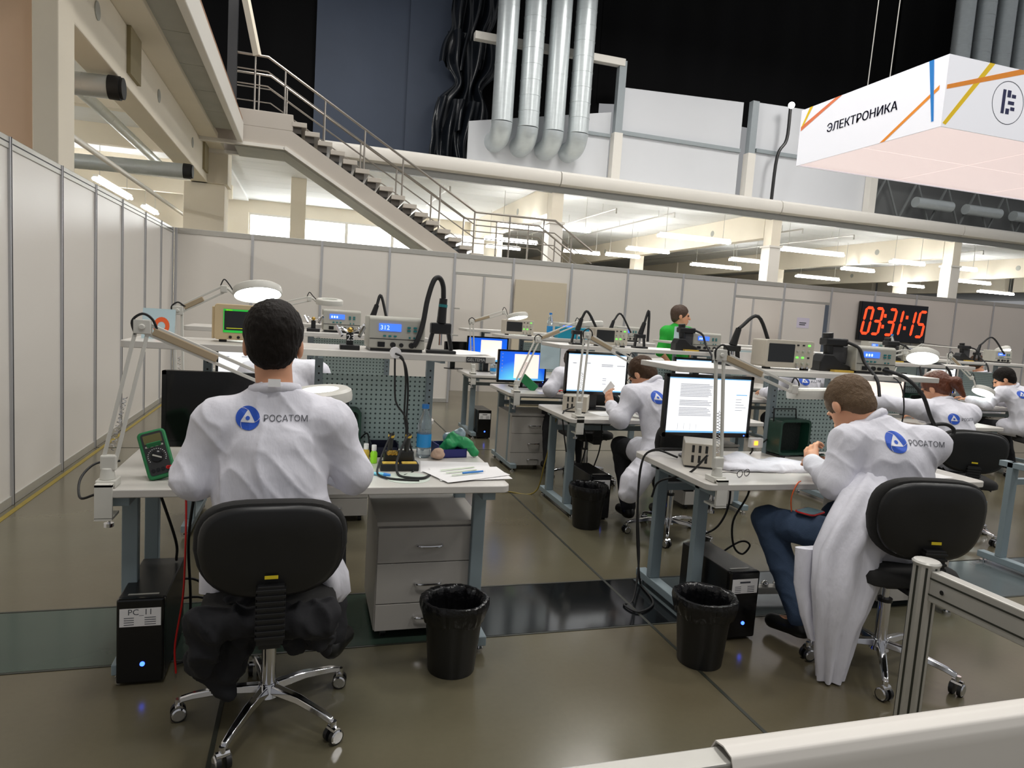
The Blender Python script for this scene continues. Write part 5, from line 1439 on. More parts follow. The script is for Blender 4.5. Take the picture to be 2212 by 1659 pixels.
text_obj('plate_lettering', 'GELTEMA', 0.021, frame_y((0, -0.0025, -0.001)), M('plate_letters', rgb(200, 200, 196), 0.5), t)

# ---- dark-haired man's bench top
TT = 0.79
t = thing('multimeter', 'green rubber-cased digital multimeter propped on its stand', 'multimeter', (-0.53, 2.98, TT + 0.012), math.radians(12))
lean = Matrix.Rotation(math.radians(-22), 4, 'X')
MM_ = Matrix.Rotation(math.radians(-15), 4, 'Y') @ lean @ frame_y((0, 0, 0.004))
hol = G().prism(rrect(0.105, 0.2, 0.018, 4, 0, 0.1), -0.042, 0.0, MM_).build('holster', GREENM, t, smooth=30, bevel=0.006)
G().prism(rrect(0.08, 0.176, 0.01, 3, 0, 0.102), -0.002, 0.003, MM_).build('face', M('meter_black_face', rgb(34, 34, 34), 0.4), t, smooth=0)
G().prism(rrect(0.066, 0.036, 0.003, 2, 0, 0.163), 0.003, 0.0042, MM_).build('display', M('meter_lcd', rgb(96, 92, 52), 0.3), t, smooth=0)
for k in range(4): G().prism(rrect(0.012, 0.007, 0.002, 2, -0.027 + k * 0.018, 0.133), 0.003, 0.005, MM_).build('key', INSTG, t, smooth=0)
G().lathe([(0.024, 0.003), (0.024, 0.007), (0.02, 0.009)], 24, MM_ @ Matrix.Translation((0, 0.088, 0))).build('dial', BLACKG, t)
G().prism(rrect(0.006, 0.036, 0.002, 2), 0.009, 0.012, MM_ @ Matrix.Translation((0, 0.088, 0)) @ Matrix.Rotation(1.0, 4, 'Z')).build('dial_pointer', INSTG, t, smooth=0)
tick = G()
for k in range(18):
    a = math.radians(-30 + k * 14); tick.prism(rrect(0.004, 0.0022, 0.0005, 1, 0.033 * math.cos(a), 0.088 + 0.033 * math.sin(a)), 0.003, 0.0036, MM_)
tick.build('dial_marks', PAPER, t, smooth=0)
for k in range(4): G().lathe([(0.0075, 0.003), (0.0075, 0.006)], 12, MM_ @ Matrix.Translation((-0.027 + 0.018 * k, 0.034, 0))).build('input_jack', RED if k == 3 else BLACKG, t)
G().prism([(-0.03, 0.0), (0.03, 0.0), (0.026, 0.11), (-0.026, 0.11)], -0.004, 0.0, Matrix.Rotation(math.radians(-15), 4, 'Y') @ Matrix.Rotation(math.radians(28), 4, 'X') @ frame_y((0, 0.1, 0.0))).build('prop_stand', GREENM, t, smooth=0)
p = MM_ @ Vector((0.027, 0.034, 0.008))
wire('red_lead', [p, p + Vector((0.015, -0.04, 0.01)), p + Vector((0.05, -0.1, -0.02)), p + Vector((0.06, -0.14, -0.1)), p + Vector((0.06, -0.15, -0.3)), p + Vector((0.055, -0.14, -0.5)), p + Vector((0.03, -0.13, -0.7)), p + Vector((0.035, -0.13, -0.82))], 0.004, RED, t)
G().cyl((0.0, 0.0, 0.0), (0.0, 0, 0.0), 0.001, n=4)

def bottle(x, y, z, label, h=0.27, r=0.033, cap=BLUEP, lab=BLUELAB, group='water bottles'):
    t = thing('water_bottle', label, 'bottle', (x, y, z), 0, group)
    G().lathe([(r * 0.7, 0.001), (r, 0.008), (r, h * 0.12), (r * 0.95, h * 0.16), (r, h * 0.2), (r, h * 0.45), (r * 0.93, h * 0.5), (r, h * 0.56), (r * 0.94, h * 0.66), (r * 0.7, h * 0.78), (r * 0.42, h * 0.87), (r * 0.4, h * 0.93), (r * 0.4, h * 0.94)], 24).build('bottle_body', PET, t, smooth=50)
    G().lathe([(r * 1.02, h * 0.2), (r * 1.025, h * 0.22), (r * 1.025, h * 0.43), (r * 1.02, h * 0.45)], 24, cap=False).build('bottle_label', lab, t)
    G().lathe([(r * 0.48, h * 0.92), (r * 0.5, h * 0.93), (r * 0.5, h * 0.995), (r * 0.46, h), (0.001, h)], 18).build('bottle_cap', cap, t)
    return t
bottle(0.6, 3.44, TT, 'clear plastic water bottle with a blue cap on the dark-haired man\'s bench', 0.275, 0.037)
bottle(2.05, 6.98, SH, 'slim water bottle left of the turquoise box on the far shelf', 0.24, 0.03) if False else None
bottle(2.5, 6.92, SH, 'clear water bottle standing against the turquoise box', 0.26, 0.032)
bottle(2.98, 6.94, SH, 'clear water bottle behind the turquoise box', 0.25, 0.032)
bottle(2.28, 8.3, TT, 'squat blue-labelled bottle on the bench closest to the doorway', 0.16, 0.04)
bottle(8.72, 8.5, SH, 'small bottle standing below the clock beside a soldering station', 0.3, 0.04)

t = thing('iron_stand', 'black soldering-iron stand with a yellow sponge on the dark-haired man\'s bench', 'tool holder', (0.44, 3.17, TT), 0.0)
G().box(-0.09, 0.09, -0.045, 0.045, 0, 0.035).build('stand_base', BLACKP, t, smooth=0, bevel=0.006)
G().box(-0.08, -0.005, -0.04, -0.005, 0.03, 0.04).build('sponge', SPONGE, t, smooth=0, bevel=0.003)
G().box(0.01, 0.08, -0.04, -0.005, 0.03, 0.04).build('sponge', SPONGE, t, smooth=0, bevel=0.003)
G().box(-0.07, 0.07, 0.005, 0.04, 0.03, 0.085).build('stand_back', BLACKP, t, smooth=0, bevel=0.005)
wl_ = G()
for k in range(14): wl_.sphere((-0.05 + 0.006 * (k % 7), 0.0 + 0.004 * (k // 7), 0.075 + 0.004 * (k % 3)), 0.009, 5)
wl_.build('brass_wool', GOLDW, t)
for x in (-0.045, 0.035):
    G().cyl((x, 0.02, 0.06), (x + 0.005, 0.0, 0.17), 0.011, 0.013, n=12).build('iron_grip', BLACKP, t)
    G().cyl((x + 0.004, 0.003, 0.155), (x + 0.005, 0.0, 0.165), 0.0145, n=12).build('grip_collar', SPONGE, t)
wire('iron_cable', [(-0.04, 0.0, 0.17), (-0.06, -0.03, 0.14), (-0.1, -0.08, 0.05), (-0.11, -0.13, 0.01), (-0.07, -0.2, 0.008), (0.0, -0.23, 0.008), (0.06, -0.24, 0.008)], 0.005, RUBBER, t)
wire('iron_cable', [(0.04, 0.0, 0.17), (0.02, -0.04, 0.15), (-0.02, -0.08, 0.06), (-0.02, -0.14, 0.01), (0.02, -0.2, 0.01), (0.08, -0.21, 0.01), (0.12, -0.16, 0.01)], 0.006, RUBBER, t)
for i, (x, y, m, lab) in enumerate(((0.3, 3.33, SPONGE, 'small yellow flux bottle with a white cap'), (0.335, 3.3, LIME, 'small lime-green flux bottle with a white cap'))):
    t = thing('flux_bottle', lab, 'bottle', (x, y, TT))
    G().lathe([(0.014, 0), (0.017, 0.003), (0.017, 0.05), (0.01, 0.062)], 18).build('bottle_body', m, t, smooth=40)
    G().lathe([(0.011, 0.062), (0.012, 0.064), (0.012, 0.088), (0.01, 0.09), (0.001, 0.09)], 16).build('bottle_cap', PAPER, t)
t = thing('parts_bin', 'navy plastic bin with green gloves spilling out', 'plastic bin', (0.74, 3.47, TT), 0.15)
G().box(-0.08, 0.08, -0.055, 0.055, 0, 0.006).box(-0.08, -0.074, -0.055, 0.055, 0, 0.07).box(0.074, 0.08, -0.055, 0.055, 0, 0.07).box(-0.08, 0.08, 0.049, 0.055, 0, 0.07).box(-0.08, 0.08, -0.055, -0.049, 0, 0.045).build('bin_shell', NAVYP, t, smooth=0)
gl = SDF().cone((-0.03, 0, 0.03), (0.02, 0.0, 0.095), 0.03, 0.03).cone((0.02, 0, 0.09), (0.085, -0.03, 0.07), 0.03, 0.025).cone((0.085, -0.03, 0.07), (0.125, -0.05, 0.025), 0.022, 0.02).cone((0.0, -0.02, 0.06), (-0.02, -0.04, 0.08), 0.02, 0.015)
body_obj('gloves', gl, 0.005, GLOVE, t, 0.005, (30, 30, 30))
body_obj('clear_bag', SDF().cone((0.0, 0.02, 0.09), (0.06, 0.0, 0.115), 0.03, 0.03), 0.006, MESHBLU, t, 0.005, (25, 25, 25))
t = thing('parts_bin', 'dark navy bin behind the soldering irons', 'plastic bin', (0.4, 3.48, TT), 0.0)
G().box(-0.07, 0.07, -0.05, 0.05, 0, 0.006).box(-0.07, -0.064, -0.05, 0.05, 0, 0.07).box(0.064, 0.07, -0.05, 0.05, 0, 0.07).box(-0.07, 0.07, 0.044, 0.05, 0, 0.07).box(-0.07, 0.07, -0.05, -0.044, 0, 0.05).build('bin_shell', M('dark_navy_plastic', rgb(20, 22, 44), 0.4), t, smooth=0)
t = thing('tissue_ball', 'small crumpled brown-and-white tissue beside the water bottle', 'tissue', (0.665, 3.38, TT))
body_obj('tissue', SDF().ell((0, 0, 0.025), (0.035, 0.03, 0.025)).ell((0.0, 0.0, 0.045), (0.02, 0.02, 0.012)), 0.005, M('tissue_tan', rgb(190, 160, 140), 0.9, var=0.3, scale=30), t, 0.004, (40, 40, 40))
for i, (cx, cy, rz, lab) in enumerate(((0.74, 3.06, 0.35, 'printed sheet with green lines on top of the paper pile'), (0.76, 3.06, 0.05, 'white sheet under the printed one on the bench corner'), (0.72, 3.2, -0.15, 'white sheet at the back of the paper pile'))):
    o = paper('paper_sheet', lab, cx, cy, TT + 0.003 * (2 - i), 0.34, 0.24, rz, curl=0.004 if i else 0.006)
    if i == 0:
        for k in range(3):
            G().box(-0.1, 0.09 - 0.02 * k, 0.06 - 0.05 * k, 0.07 - 0.05 * k, 0.0085, 0.0089).build('green_line', M('pale_green_ink', rgb(176, 196, 160), 0.7), o, smooth=0)
t = thing('pen', 'blue ballpoint pen lying on the printed sheets', 'pen', (0.77, 3.03, TT + 0.016), 0.3)
G().cyl((-0.06, 0, 0.004), (0.05, 0, 0.004), 0.0045, n=10).build('pen_barrel', BLUEP, t)
G().cyl((0.05, 0, 0.004), (0.066, 0, 0.004), 0.0042, 0.001, n=10).build('pen_tip', PAPER, t)
t = thing('work_mat', 'small round pale mat under the looped iron cables', 'mat', (0.46, 3.0, TT))
G().lathe([(0.1, 0.0005), (0.1, 0.002), (0.097, 0.003), (0.001, 0.003)], 32).build('mat_disc', M('pale_mat', rgb(206, 214, 204), 0.5), t)
t = thing('marker', 'light blue marker lying beside the round mat', 'marker', (0.33, 3.05, TT), -0.45)
G().cyl((-0.05, 0, 0.008), (0.03, 0, 0.008), 0.008, n=10).build('marker_barrel', M('sky_blue_plastic', rgb(120, 196, 220), 0.4), t)
G().cyl((0.03, 0, 0.008), (0.06, 0, 0.008), 0.0085, 0.006, n=10).build('marker_cap', BLUEP, t)
def extractor(x, y, rz, label):
    t = thing('fume_extractor', label, 'fume extractor', (x, y, TT), rz, 'dark green fume extractors')
    w, h = 0.25, 0.22
    Mx = frame_y((0, 0.0, 0.012)) @ Matrix.Translation((0, h / 2, 0))
    out = rrect(w, h, 0.03, 4); inn = rrect(w - 0.03, h - 0.03, 0.02, 4)
    n = len(out)
    vs = [Mx @ Vector((a, b, z)) for z in (-0.1, 0.0) for a, b in out] + [Mx @ Vector((a, b, z)) for z in (0.0, -0.07) for a, b in inn]
    fs = [(i, (i + 1) % n, n + (i + 1) % n, n + i) for i in range(n)] + [(n + i, n + (i + 1) % n, 2 * n + (i + 1) % n, 2 * n + i) for i in range(n)] + [(2 * n + i, 2 * n + (i + 1) % n, 3 * n + (i + 1) % n, 3 * n + i) for i in range(n)]
    fs += [tuple(range(n - 1, -1, -1)), tuple(range(3 * n, 4 * n))]
    G().add(vs, fs).build('shell', GREEND, t, smooth=30)
    G().prism(rrect(w - 0.04, h - 0.04, 0.02), -0.069, -0.066, Mx).build('filter', M('dark_filter_foam', rgb(18, 28, 24), 0.9, bump=0.5, bscale=80), t, smooth=0)
    G().tube([(-0.12, 0.06, 0.12), (-0.12, 0.075, 0.29), (0.06, 0.075, 0.29), (0.06, 0.06, 0.2)], 0.005, n=6, smooth=False).build('bracket', BLACKP, t)
    for s_ in (-1, 1): G().box(s_ * 0.1 - 0.012, s_ * 0.1 + 0.012, -0.02, 0.11, 0, 0.014).build('foot', RUBBER, t, smooth=0)
    wire('cable', [(0.12, 0.06, 0.06), (0.16, 0.05, 0.1), (0.17, 0.02, 0.05), (0.15, -0.02, 0.006), (0.1, -0.08, 0.006)], 0.004, RUBBER, t)
    return t
extractor(0.16, 3.5, 0.0, 'dark green fume extractor behind the dark-haired man\'s shoulder')
extractor(2.9, 3.46, 0.12, 'dark green open-fronted fume extractor before the crew-cut man')
extractor(5.98, 5.4, 0.0, 'dark green fume extractor before the ponytailed woman')

# ---- crew-cut man's bench top
t = thing('cloth_heap', 'heap of crumpled white cloth and papers beside the document screen', 'cloth', (2.42, 3.15, TT))
hp = SDF().ell((0.05, 0.02, 0.012), (0.3, 0.12, 0.028)).ell((-0.08, 0.06, 0.03), (0.12, 0.09, 0.04)).ell((0.12, 0.0, 0.022), (0.14, 0.08, 0.028)).ell((0.25, -0.02, 0.012), (0.12, 0.08, 0.018)).ell((0, 0, -0.09), (0.6, 0.4, 0.09), neg=True, k=0.004)
body_obj('cloth', hp, 0.007, COATM, t, 0.012, (9, 14, 10), 5)
paper('paper_sheet', 'white paper sheet under the crew-cut man\'s hands', 2.82, 3.06, TT, 0.3, 0.21, 0.1, curl=0.002)
t = thing('eyeglasses', 'black-framed eyeglasses folded near the bench corner', 'eyeglasses', (2.2, 2.98, TT), 0.4)
for s_ in (-1, 1):
    G().tube([(s_ * 0.033 + 0.025 * math.cos(a), 0.0, 0.02 + 0.018 * math.sin(a)) for a in [2 * math.pi * k / 12 for k in range(12)]], 0.002, n=5, closed=True, smooth=False).build('lens_rim', BLACKG, t)
    G().tube([(s_ * 0.058, 0, 0.025), (s_ * 0.06, 0.05, 0.02), (s_ * 0.055, 0.11, 0.004)], 0.002, n=5).build('temple', BLACKG, t)
G().tube([(-0.01, 0, 0.024), (0, 0, 0.027), (0.01, 0, 0.024)], 0.002, n=5).build('bridge', BLACKG, t)
def psu(x, y, rz, label, z=TT):
    t = thing('power_supply', label, 'power supply', (x, y, z), rz, 'beige bench power supplies')
    w, d, h = 0.2, 0.22, 0.135
    G().box(-w / 2, w / 2, 0, d, 0.01, h).build('housing', INSTW, t, smooth=0, bevel=0.004)
    for i in range(3):
        for j in range(2):
            G().box(-0.055 + i * 0.035 - 0.007, -0.055 + i * 0.035 + 0.007, -0.0006, 0.001, 0.03 + j * 0.055, 0.07 + j * 0.055).build('vent_slot', RUBBER, t, smooth=0)
    G().box(-w / 2 + 0.01, w / 2 - 0.01, 0.005, d - 0.01, 0, 0.01).build('foot_strip', BLACKP, t, smooth=0)
    return t
psu(2.07, 3.16, math.radians(-28), 'beige power supply with vent slots at the foot of the document screen')
psu(2.11, 5.12, math.radians(-28), 'beige power supply at the foot of the bright white screen')
t = thing('wall_socket', 'white socket box with a glowing orange switch behind the document screen', 'socket', (2.69, 3.54, 0.86))
G().box(-0.045, 0.045, 0, 0.03, -0.03, 0.03).build('socket_box', PAPER, t, smooth=0, bevel=0.004)
G().box(-0.02, 0.004, -0.004, 0, -0.012, 0.012).build('rocker_switch', LEDO, t, smooth=0)
wire('cable', [(0.045, 0.01, 0.0), (0.1, 0.0, 0.04), (0.15, 0.0, 0.02), (0.16, 0, -0.04)], 0.005, RUBBER, t)
wire('cable', [(-0.02, 0.015, -0.03), (-0.03, 0.0, -0.05), (-0.05, -0.01, -0.066)], 0.005, RUBBER, t)
t = thing('power_strip', 'grey metal power strip on the floor beyond the computer tower', 'power strip', (2.62, 3.2, 0.0), -0.1)
G().box(-0.16, 0.16, -0.03, 0.03, 0.05, 0.09).build('strip_body', ALU2, t, smooth=0, bevel=0.004)
for k in range(4): G().sphere((-0.11 + 0.075 * k, 0, 0.1), 0.022, 7).build('plug_cap', CHROME, t)
for s_ in (-1, 1): G().box(s_ * 0.13 - 0.01, s_ * 0.13 + 0.01, -0.03, 0.03, 0, 0.05).build('strip_foot', ALU2, t, smooth=0)
t = thing('test_lead', 'thin orange lead hanging over the front edge of the crew-cut man\'s bench', 'cable', (2.42, 2.84, TT))
wire('lead', [(0.04, 0.02, 0.006), (0.0, -0.01, 0.006), (-0.03, -0.02, -0.03), (-0.04, -0.02, -0.08), (-0.03, -0.02, -0.14)], 0.003, ORANGE, t)
t = thing('small_bottle', 'tiny clear flask with a blue cap before the crew-cut man', 'bottle', (3.05, 3.3, TT))
G().lathe([(0.02, 0.001), (0.022, 0.006), (0.022, 0.05), (0.012, 0.06)], 18).build('flask', PET, t, smooth=40)
G().lathe([(0.013, 0.06), (0.013, 0.085), (0.001, 0.086)], 14).build('flask_cap', BLUEL, t)
# cables under the benches
def cables(name, label, base, runs, mat=RUBBER, r=0.006):
    t = thing(name, label, 'cable', base)
    b = Vector(base)
    for rn in runs: wire('cable_run', [Vector(p) - b for p in rn], r, mat, t)
    return t
cables('cable_bundle', 'black cables looping under the crew-cut man\'s bench to the tower', (2.15, 3.25, 0.36), [
    [(2.35, 3.3, 0.75), (2.36, 3.3, 0.55), (2.3, 3.3, 0.42), (2.15, 3.25, 0.38), (2.12, 3.25, 0.355)],
    [(2.5, 3.3, 0.75), (2.48, 3.3, 0.6), (2.4, 3.3, 0.45), (2.42, 3.3, 0.3), (2.5, 3.32, 0.24), (2.53, 3.3, 0.3), (2.45, 3.3, 0.32), (2.25, 3.3, 0.2), (2.2, 3.3, 0.15)],
    [(2.25, 3.3, 0.7), (2.2, 3.28, 0.55), (2.18, 3.25, 0.37)]])
cables('cable_bundle', 'black cables dropping over the bench end next to the power supply', (1.95, 3.5, 0.0), [
    [(2.05, 3.35, 0.86), (1.92, 3.45, 0.83), (1.87, 3.47, 0.74), (1.86, 3.45, 0.5), (1.87, 3.4, 0.2), (1.8, 3.3, 0.01), (1.72, 3.25, 0.01), (1.76, 3.15, 0.01), (1.9, 3.25, 0.01), (1.95, 3.5, 0.01)],
    [(2.06, 3.4, 0.8), (1.97, 3.5, 0.82), (1.9, 3.52, 0.74), (1.9, 3.52, 0.4), (1.93, 3.5, 0.1), (1.95, 3.5, 0.01)],
    [(1.99, 3.0, 0.9), (1.95, 3.1, 0.78), (1.87, 3.25, 0.7), (1.86, 3.3, 0.6)]], r=0.006)
cables('cable_bundle', 'thin yellow cable running down the crew-cut man\'s bench leg', (2.0, 3.5, 0.0), [[(2.03, 3.48, 0.7), (2.04, 3.48, 0.4), (2.05, 3.5, 0.1), (2.1, 3.55, 0.01)]], YTAPE, 0.004)
cables('cable_bundle', 'tangle of black cables behind the tower labelled PC_11', (-0.45, 3.15, 0.0), [
    [(-0.58, 3.29, 0.25), (-0.45, 3.4, 0.2), (-0.35, 3.3, 0.1), (-0.3, 3.15, 0.02), (-0.4, 3.05, 0.01)],
    [(-0.58, 3.29, 0.15), (-0.42, 3.38, 0.12), (-0.3, 3.25, 0.04), (-0.36, 3.05, 0.01), (-0.47, 2.98, 0.01)],
    [(-0.55, 3.0, 0.75), (-0.5, 3.1, 0.5), (-0.52, 3.25, 0.36)],
    [(-0.42, 3.05, 0.75), (-0.45, 3.1, 0.5), (-0.46, 3.25, 0.2), (-0.45, 3.2, 0.01)]])
cables('cable_bundle', 'black cable hanging off the back corner beside the partition', (-0.8, 3.2, 0.7), [[(-0.76, 3.3, 0.8), (-0.84, 3.25, 0.8), (-0.87, 3.15, 0.76), (-0.83, 3.0, 0.72), (-0.77, 2.97, 0.74)]], r=0.005)
cables('cable_bundle', 'black cables under the bench with glasses man\'s bright screen', (2.2, 4.9, 0.36), [
    [(2.1, 5.1, 0.84), (1.99, 5.05, 0.8), (1.97, 4.98, 0.7), (2.0, 4.95, 0.5)], [(2.2, 5.2, 0.75), (2.25, 5.15, 0.55), (2.2, 5.1, 0.36)], [(2.4, 5.2, 0.75), (2.38, 5.15, 0.5), (2.3, 5.1, 0.3)]])
cables('cable_bundle', 'yellow cable lying beside the foot of the bench with the bright white screen', (1.9, 5.5, 0), [[(2.06, 5.38, 0.7), (2.0, 5.42, 0.3), (1.95, 5.5, 0.02), (1.7, 5.6, 0.01), (1.3, 5.75, 0.01)]], YTAPE, 0.006)
# ---- further benches
t = thing('tool_box', 'turquoise box with a white label on the far shelf', 'box', (2.72, 6.78, SH))
G().box(-0.17, 0.17, 0, 0.12, 0, 0.12).build('box_body', CYANB, t, smooth=0, bevel=0.004)
G().box(0.06, 0.12, -0.001, 0, 0.03, 0.085).build('box_label', PAPER, t, smooth=0)
t = thing('test_meter', 'slim green tester propped upright on the bench with the blue desktop screen', 'tester', (2.28, 6.55, TT), -0.2)
G().prism(rrect(0.09, 0.2, 0.014, 4, 0, 0.1), -0.03, 0.0, Matrix.Rotation(math.radians(-50), 4, 'Y') @ Matrix.Rotation(math.radians(-25), 4, 'X') @ frame_y((0, 0, 0.03))).build('holster', GREENM, t, smooth=30, bevel=0.005)
t = thing('wire_pile', 'pile of red and grey test leads on the bench with the green tester', 'cable', (2.6, 6.5, TT))
for k in range(5):
    rr = random.Random(k)
    wire('lead', [(rr.uniform(-0.12, 0.12), rr.uniform(-0.06, 0.06), 0.008 + 0.012 * rr.random()) for _ in range(6)], 0.006, RED if k % 2 else INSTG, t)
paper('paper_sheet', 'white sheet lying before the blue desktop screen', 2.42, 6.6, TT, 0.3, 0.2, 0.2)
paper('paper_sheet', 'white sheet lying before the bright white screen', 2.42, 5.08, TT, 0.32, 0.22, 0.15, curl=0.01)
paper('paper_sheet', 'white sheet under the squat bottle near the doorway', 2.42, 8.25, TT, 0.3, 0.2, 0)
paper('paper_sheet', 'white sheet on the end of the crew-cut man\'s bench', 3.4, 3.0, TT, 0.3, 0.21, 0.2)
paper('paper_sheet', 'white sheet lying on the ponytailed woman\'s bench', 5.95, 5.0, TT, 0.3, 0.21, 0.1)
paper('paper_sheet', 'white sheet on the curly-haired worker\'s bench', 7.75, 6.5, TT, 0.3, 0.21, 0.3)
t = thing('clipboard', 'pair of hanging white document sheets clipped below the far shelf', 'documents', (2.55, 6.68, 1.3))
G().box(-0.22, -0.005, 0, 0.004, -0.29, 0).build('document_sheet', PALEB, t, smooth=0)
G().box(0.005, 0.2, 0, 0.004, -0.3, 0).build('document_sheet', PAPER, t, smooth=0)
G().box(-0.24, 0.22, -0.003, 0.007, -0.005, 0.012).build('clip_bar', ALU2, t, smooth=0)
t = thing('drawer_organiser', 'small organiser with clear pale drawers on the far bench', 'organiser', (2.75, 6.85, TT))
G().box(-0.12, 0.12, 0, 0.12, 0, 0.2).build('organiser_frame', INSTG, t, smooth=0, bevel=0.003)
for j in range(4):
    for i in range(3): G().box(-0.112 + i * 0.076, -0.04 + i * 0.076, -0.008, 0.0, 0.008 + j * 0.047, 0.05 + j * 0.047).build('drawer', M('pale_yellow_clear', rgb(206, 214, 170), 0.3), t, smooth=0)
t = thing('parts_bin', 'navy bin under the hanging document sheets', 'plastic bin', (2.55, 7.0, TT + 0.0))
G().box(-0.12, 0.12, -0.06, 0.06, 0, 0.09).build('bin_shell', NAVYP, t, smooth=0, bevel=0.008)
t = thing('plastic_cup', 'clear bluish cup on the shelf in front of the green-shirted man', 'cup', (4.85, 8.1, SH))
G().lathe([(0.035, 0), (0.05, 0.12), (0.048, 0.12), (0.033, 0.004), (0.001, 0.004)], 20).build('cup_wall', MESHBLU, t, smooth=40)
t = thing('document_stand', 'pale blue file boxes on the shelf in front of the green-shirted man', 'file box', (4.9, 8.05, SH))
G().box(-0.16, -0.04, 0, 0.15, 0, 0.2).build('file', PALEB, t, smooth=0); G().box(-0.03, 0.08, 0, 0.15, 0, 0.17).build('file', M('file_blue', rgb(170, 200, 222), 0.6), t, smooth=0)
t = thing('paper_folder', 'pale blue folder standing behind the magnifier arm', 'folder', (2.55, 3.58, SH), 0.1)
G().box(-0.2, 0.08, 0, 0.012, 0, 0.09).build('folder_board', PALEB, t, smooth=0); G().box(-0.19, 0.07, -0.003, 0, 0.01, 0.08).build('folder_pages', PAPER, t, smooth=0)

# ---- red digital clock on the back partition
t = thing('digital_clock', 'large black wall clock with red digits reading 03:31:15', 'clock', (11.47, WBY - 0.09, 1.5))
G().box(-0.86, 0.86, 0, 0.07, 0, 0.78).build('clock_case', BLACKG, t, smooth=0, bevel=0.01)
G().box(-0.84, 0.84, -0.006, 0.0, 0.02, 0.76).build('clock_face', M('dark_tinted_panel', rgb(12, 10, 22), 0.2), t, smooth=0)
SEG = {'0': 'abcdef', '1': 'bc', '3': 'abcdg', '5': 'acdfg'}
def digit(ch, cx, cz, w, h):
    g = G(); th = 0.055; e = 0.006; sh = 0.16
    def P(x, z): return (cx + x + sh * z, -0.0065, cz + z)
    def seg(pts):
        vs = [P(*p) for p in pts]; n = len(vs)
        vs2 = [(a, b - 0.003, c) for a, b, c in vs]
        g.add(vs + vs2, [tuple(range(n)), tuple(range(2 * n - 1, n - 1, -1))] + [(i, (i + 1) % n, n + (i + 1) % n, n + i) for i in range(n)])
    W2, H2 = w / 2, h / 2
    for s_ in SEG[ch]:
        if s_ in 'adg':
            z = {'a': H2 - th / 2, 'd': -H2 + th / 2, 'g': 0}[s_]
            seg([(-W2 + th / 2 + e, z), (-W2 + th + e, z + th / 2), (W2 - th - e, z + th / 2), (W2 - th / 2 - e, z), (W2 - th - e, z - th / 2), (-W2 + th + e, z - th / 2)])
        else:
            x = W2 - th / 2 if s_ in 'bc' else -W2 + th / 2
            z0, z1 = (e, H2 - th / 2 - e) if s_ in 'bf' else (-H2 + th / 2 + e, -e)
            seg([(x, z0), (x + th / 2, z0 + th / 2), (x + th / 2, z1 - th / 2), (x, z1), (x - th / 2, z1 - th / 2), (x - th / 2, z0 + th / 2)])
    g.build('digit', CLOCKR, t, smooth=0)
for ch, cx in zip('033115', (-0.68, -0.43, -0.09, 0.085, 0.41, 0.7)):
    digit(ch, cx, 0.4, 0.225, 0.57)
for cx in (-0.262, 0.3):
    for dz in (-0.11, 0.11):
        g = G(); xx = cx + 0.16 * dz
        g.box(xx - 0.03, xx + 0.03, -0.01, -0.0065, 0.41 + dz - 0.035, 0.41 + dz + 0.035).build('colon_dot', CLOCKR, t, smooth=0)

# ------------------------------------------------------------------ people
def rot_head(yaw, pitch, roll=0.0):
    return np.array((Matrix.Rotation(math.radians(yaw), 3, 'Z') @ Matrix.Rotation(math.radians(-pitch), 3, 'X') @ Matrix.Rotation(math.radians(roll), 3, 'Y')))
def hand_prims(S, wrist, d, n, side, curl=0.6, s=1.0):
    """palm, four bent fingers of different lengths and a thumb from the palm's side"""
    W = Vector(wrist); d = Vector(d).normalized(); n = Vector(n); n = (n - d * n.dot(d)).normalized(); x = d.cross(n) * side
    pc = W + d * 0.045 * s
    S.cone(W, pc, 0.026 * s, 0.027 * s, 0.012)
    for k in (-0.022, 0.0, 0.022):
        S.cone(W + d * 0.02 * s + x * k * s, W + d * 0.088 * s + x * k * 1.15 * s, 0.0155 * s, 0.0125 * s, 0.008)
    for i, (off, L) in enumerate(((-0.031, 0.062), (-0.011, 0.078), (0.011, 0.083), (0.031, 0.074))):
        p = W + d * 0.09 * s + x * off * s
        dd = d.copy(); seg = L * s
        for j, f in enumerate((0.45, 0.32, 0.25)):
            ang = curl * (0.6, 0.9, 0.7)[j]
            ax = n.cross(dd).normalized()
            dd = (Matrix.Rotation(ang, 3, ax) @ dd if (Matrix.Rotation(ang, 3, ax) @ dd).dot(n) > dd.dot(n) else Matrix.Rotation(-ang, 3, ax) @ dd).normalized()
            q = p + dd * seg * f
            S.cone(p, q, (0.0095 - 0.0008 * j) * s, (0.0088 - 0.0008 * j) * s, 0.003)
            p = q
    tb = W + d * 0.03 * s + x * 0.032 * s
    t1 = tb + (d * 0.6 + x * 0.6 + n * 0.4).normalized() * 0.038 * s
    t2 = t1 + (d * 0.85 + x * 0.05 + n * 0.5).normalized() * 0.03 * s
    S.cone(tb, t1, 0.0135 * s, 0.011 * s, 0.006).cone(t1, t2, 0.0105 * s, 0.009 * s, 0.004)
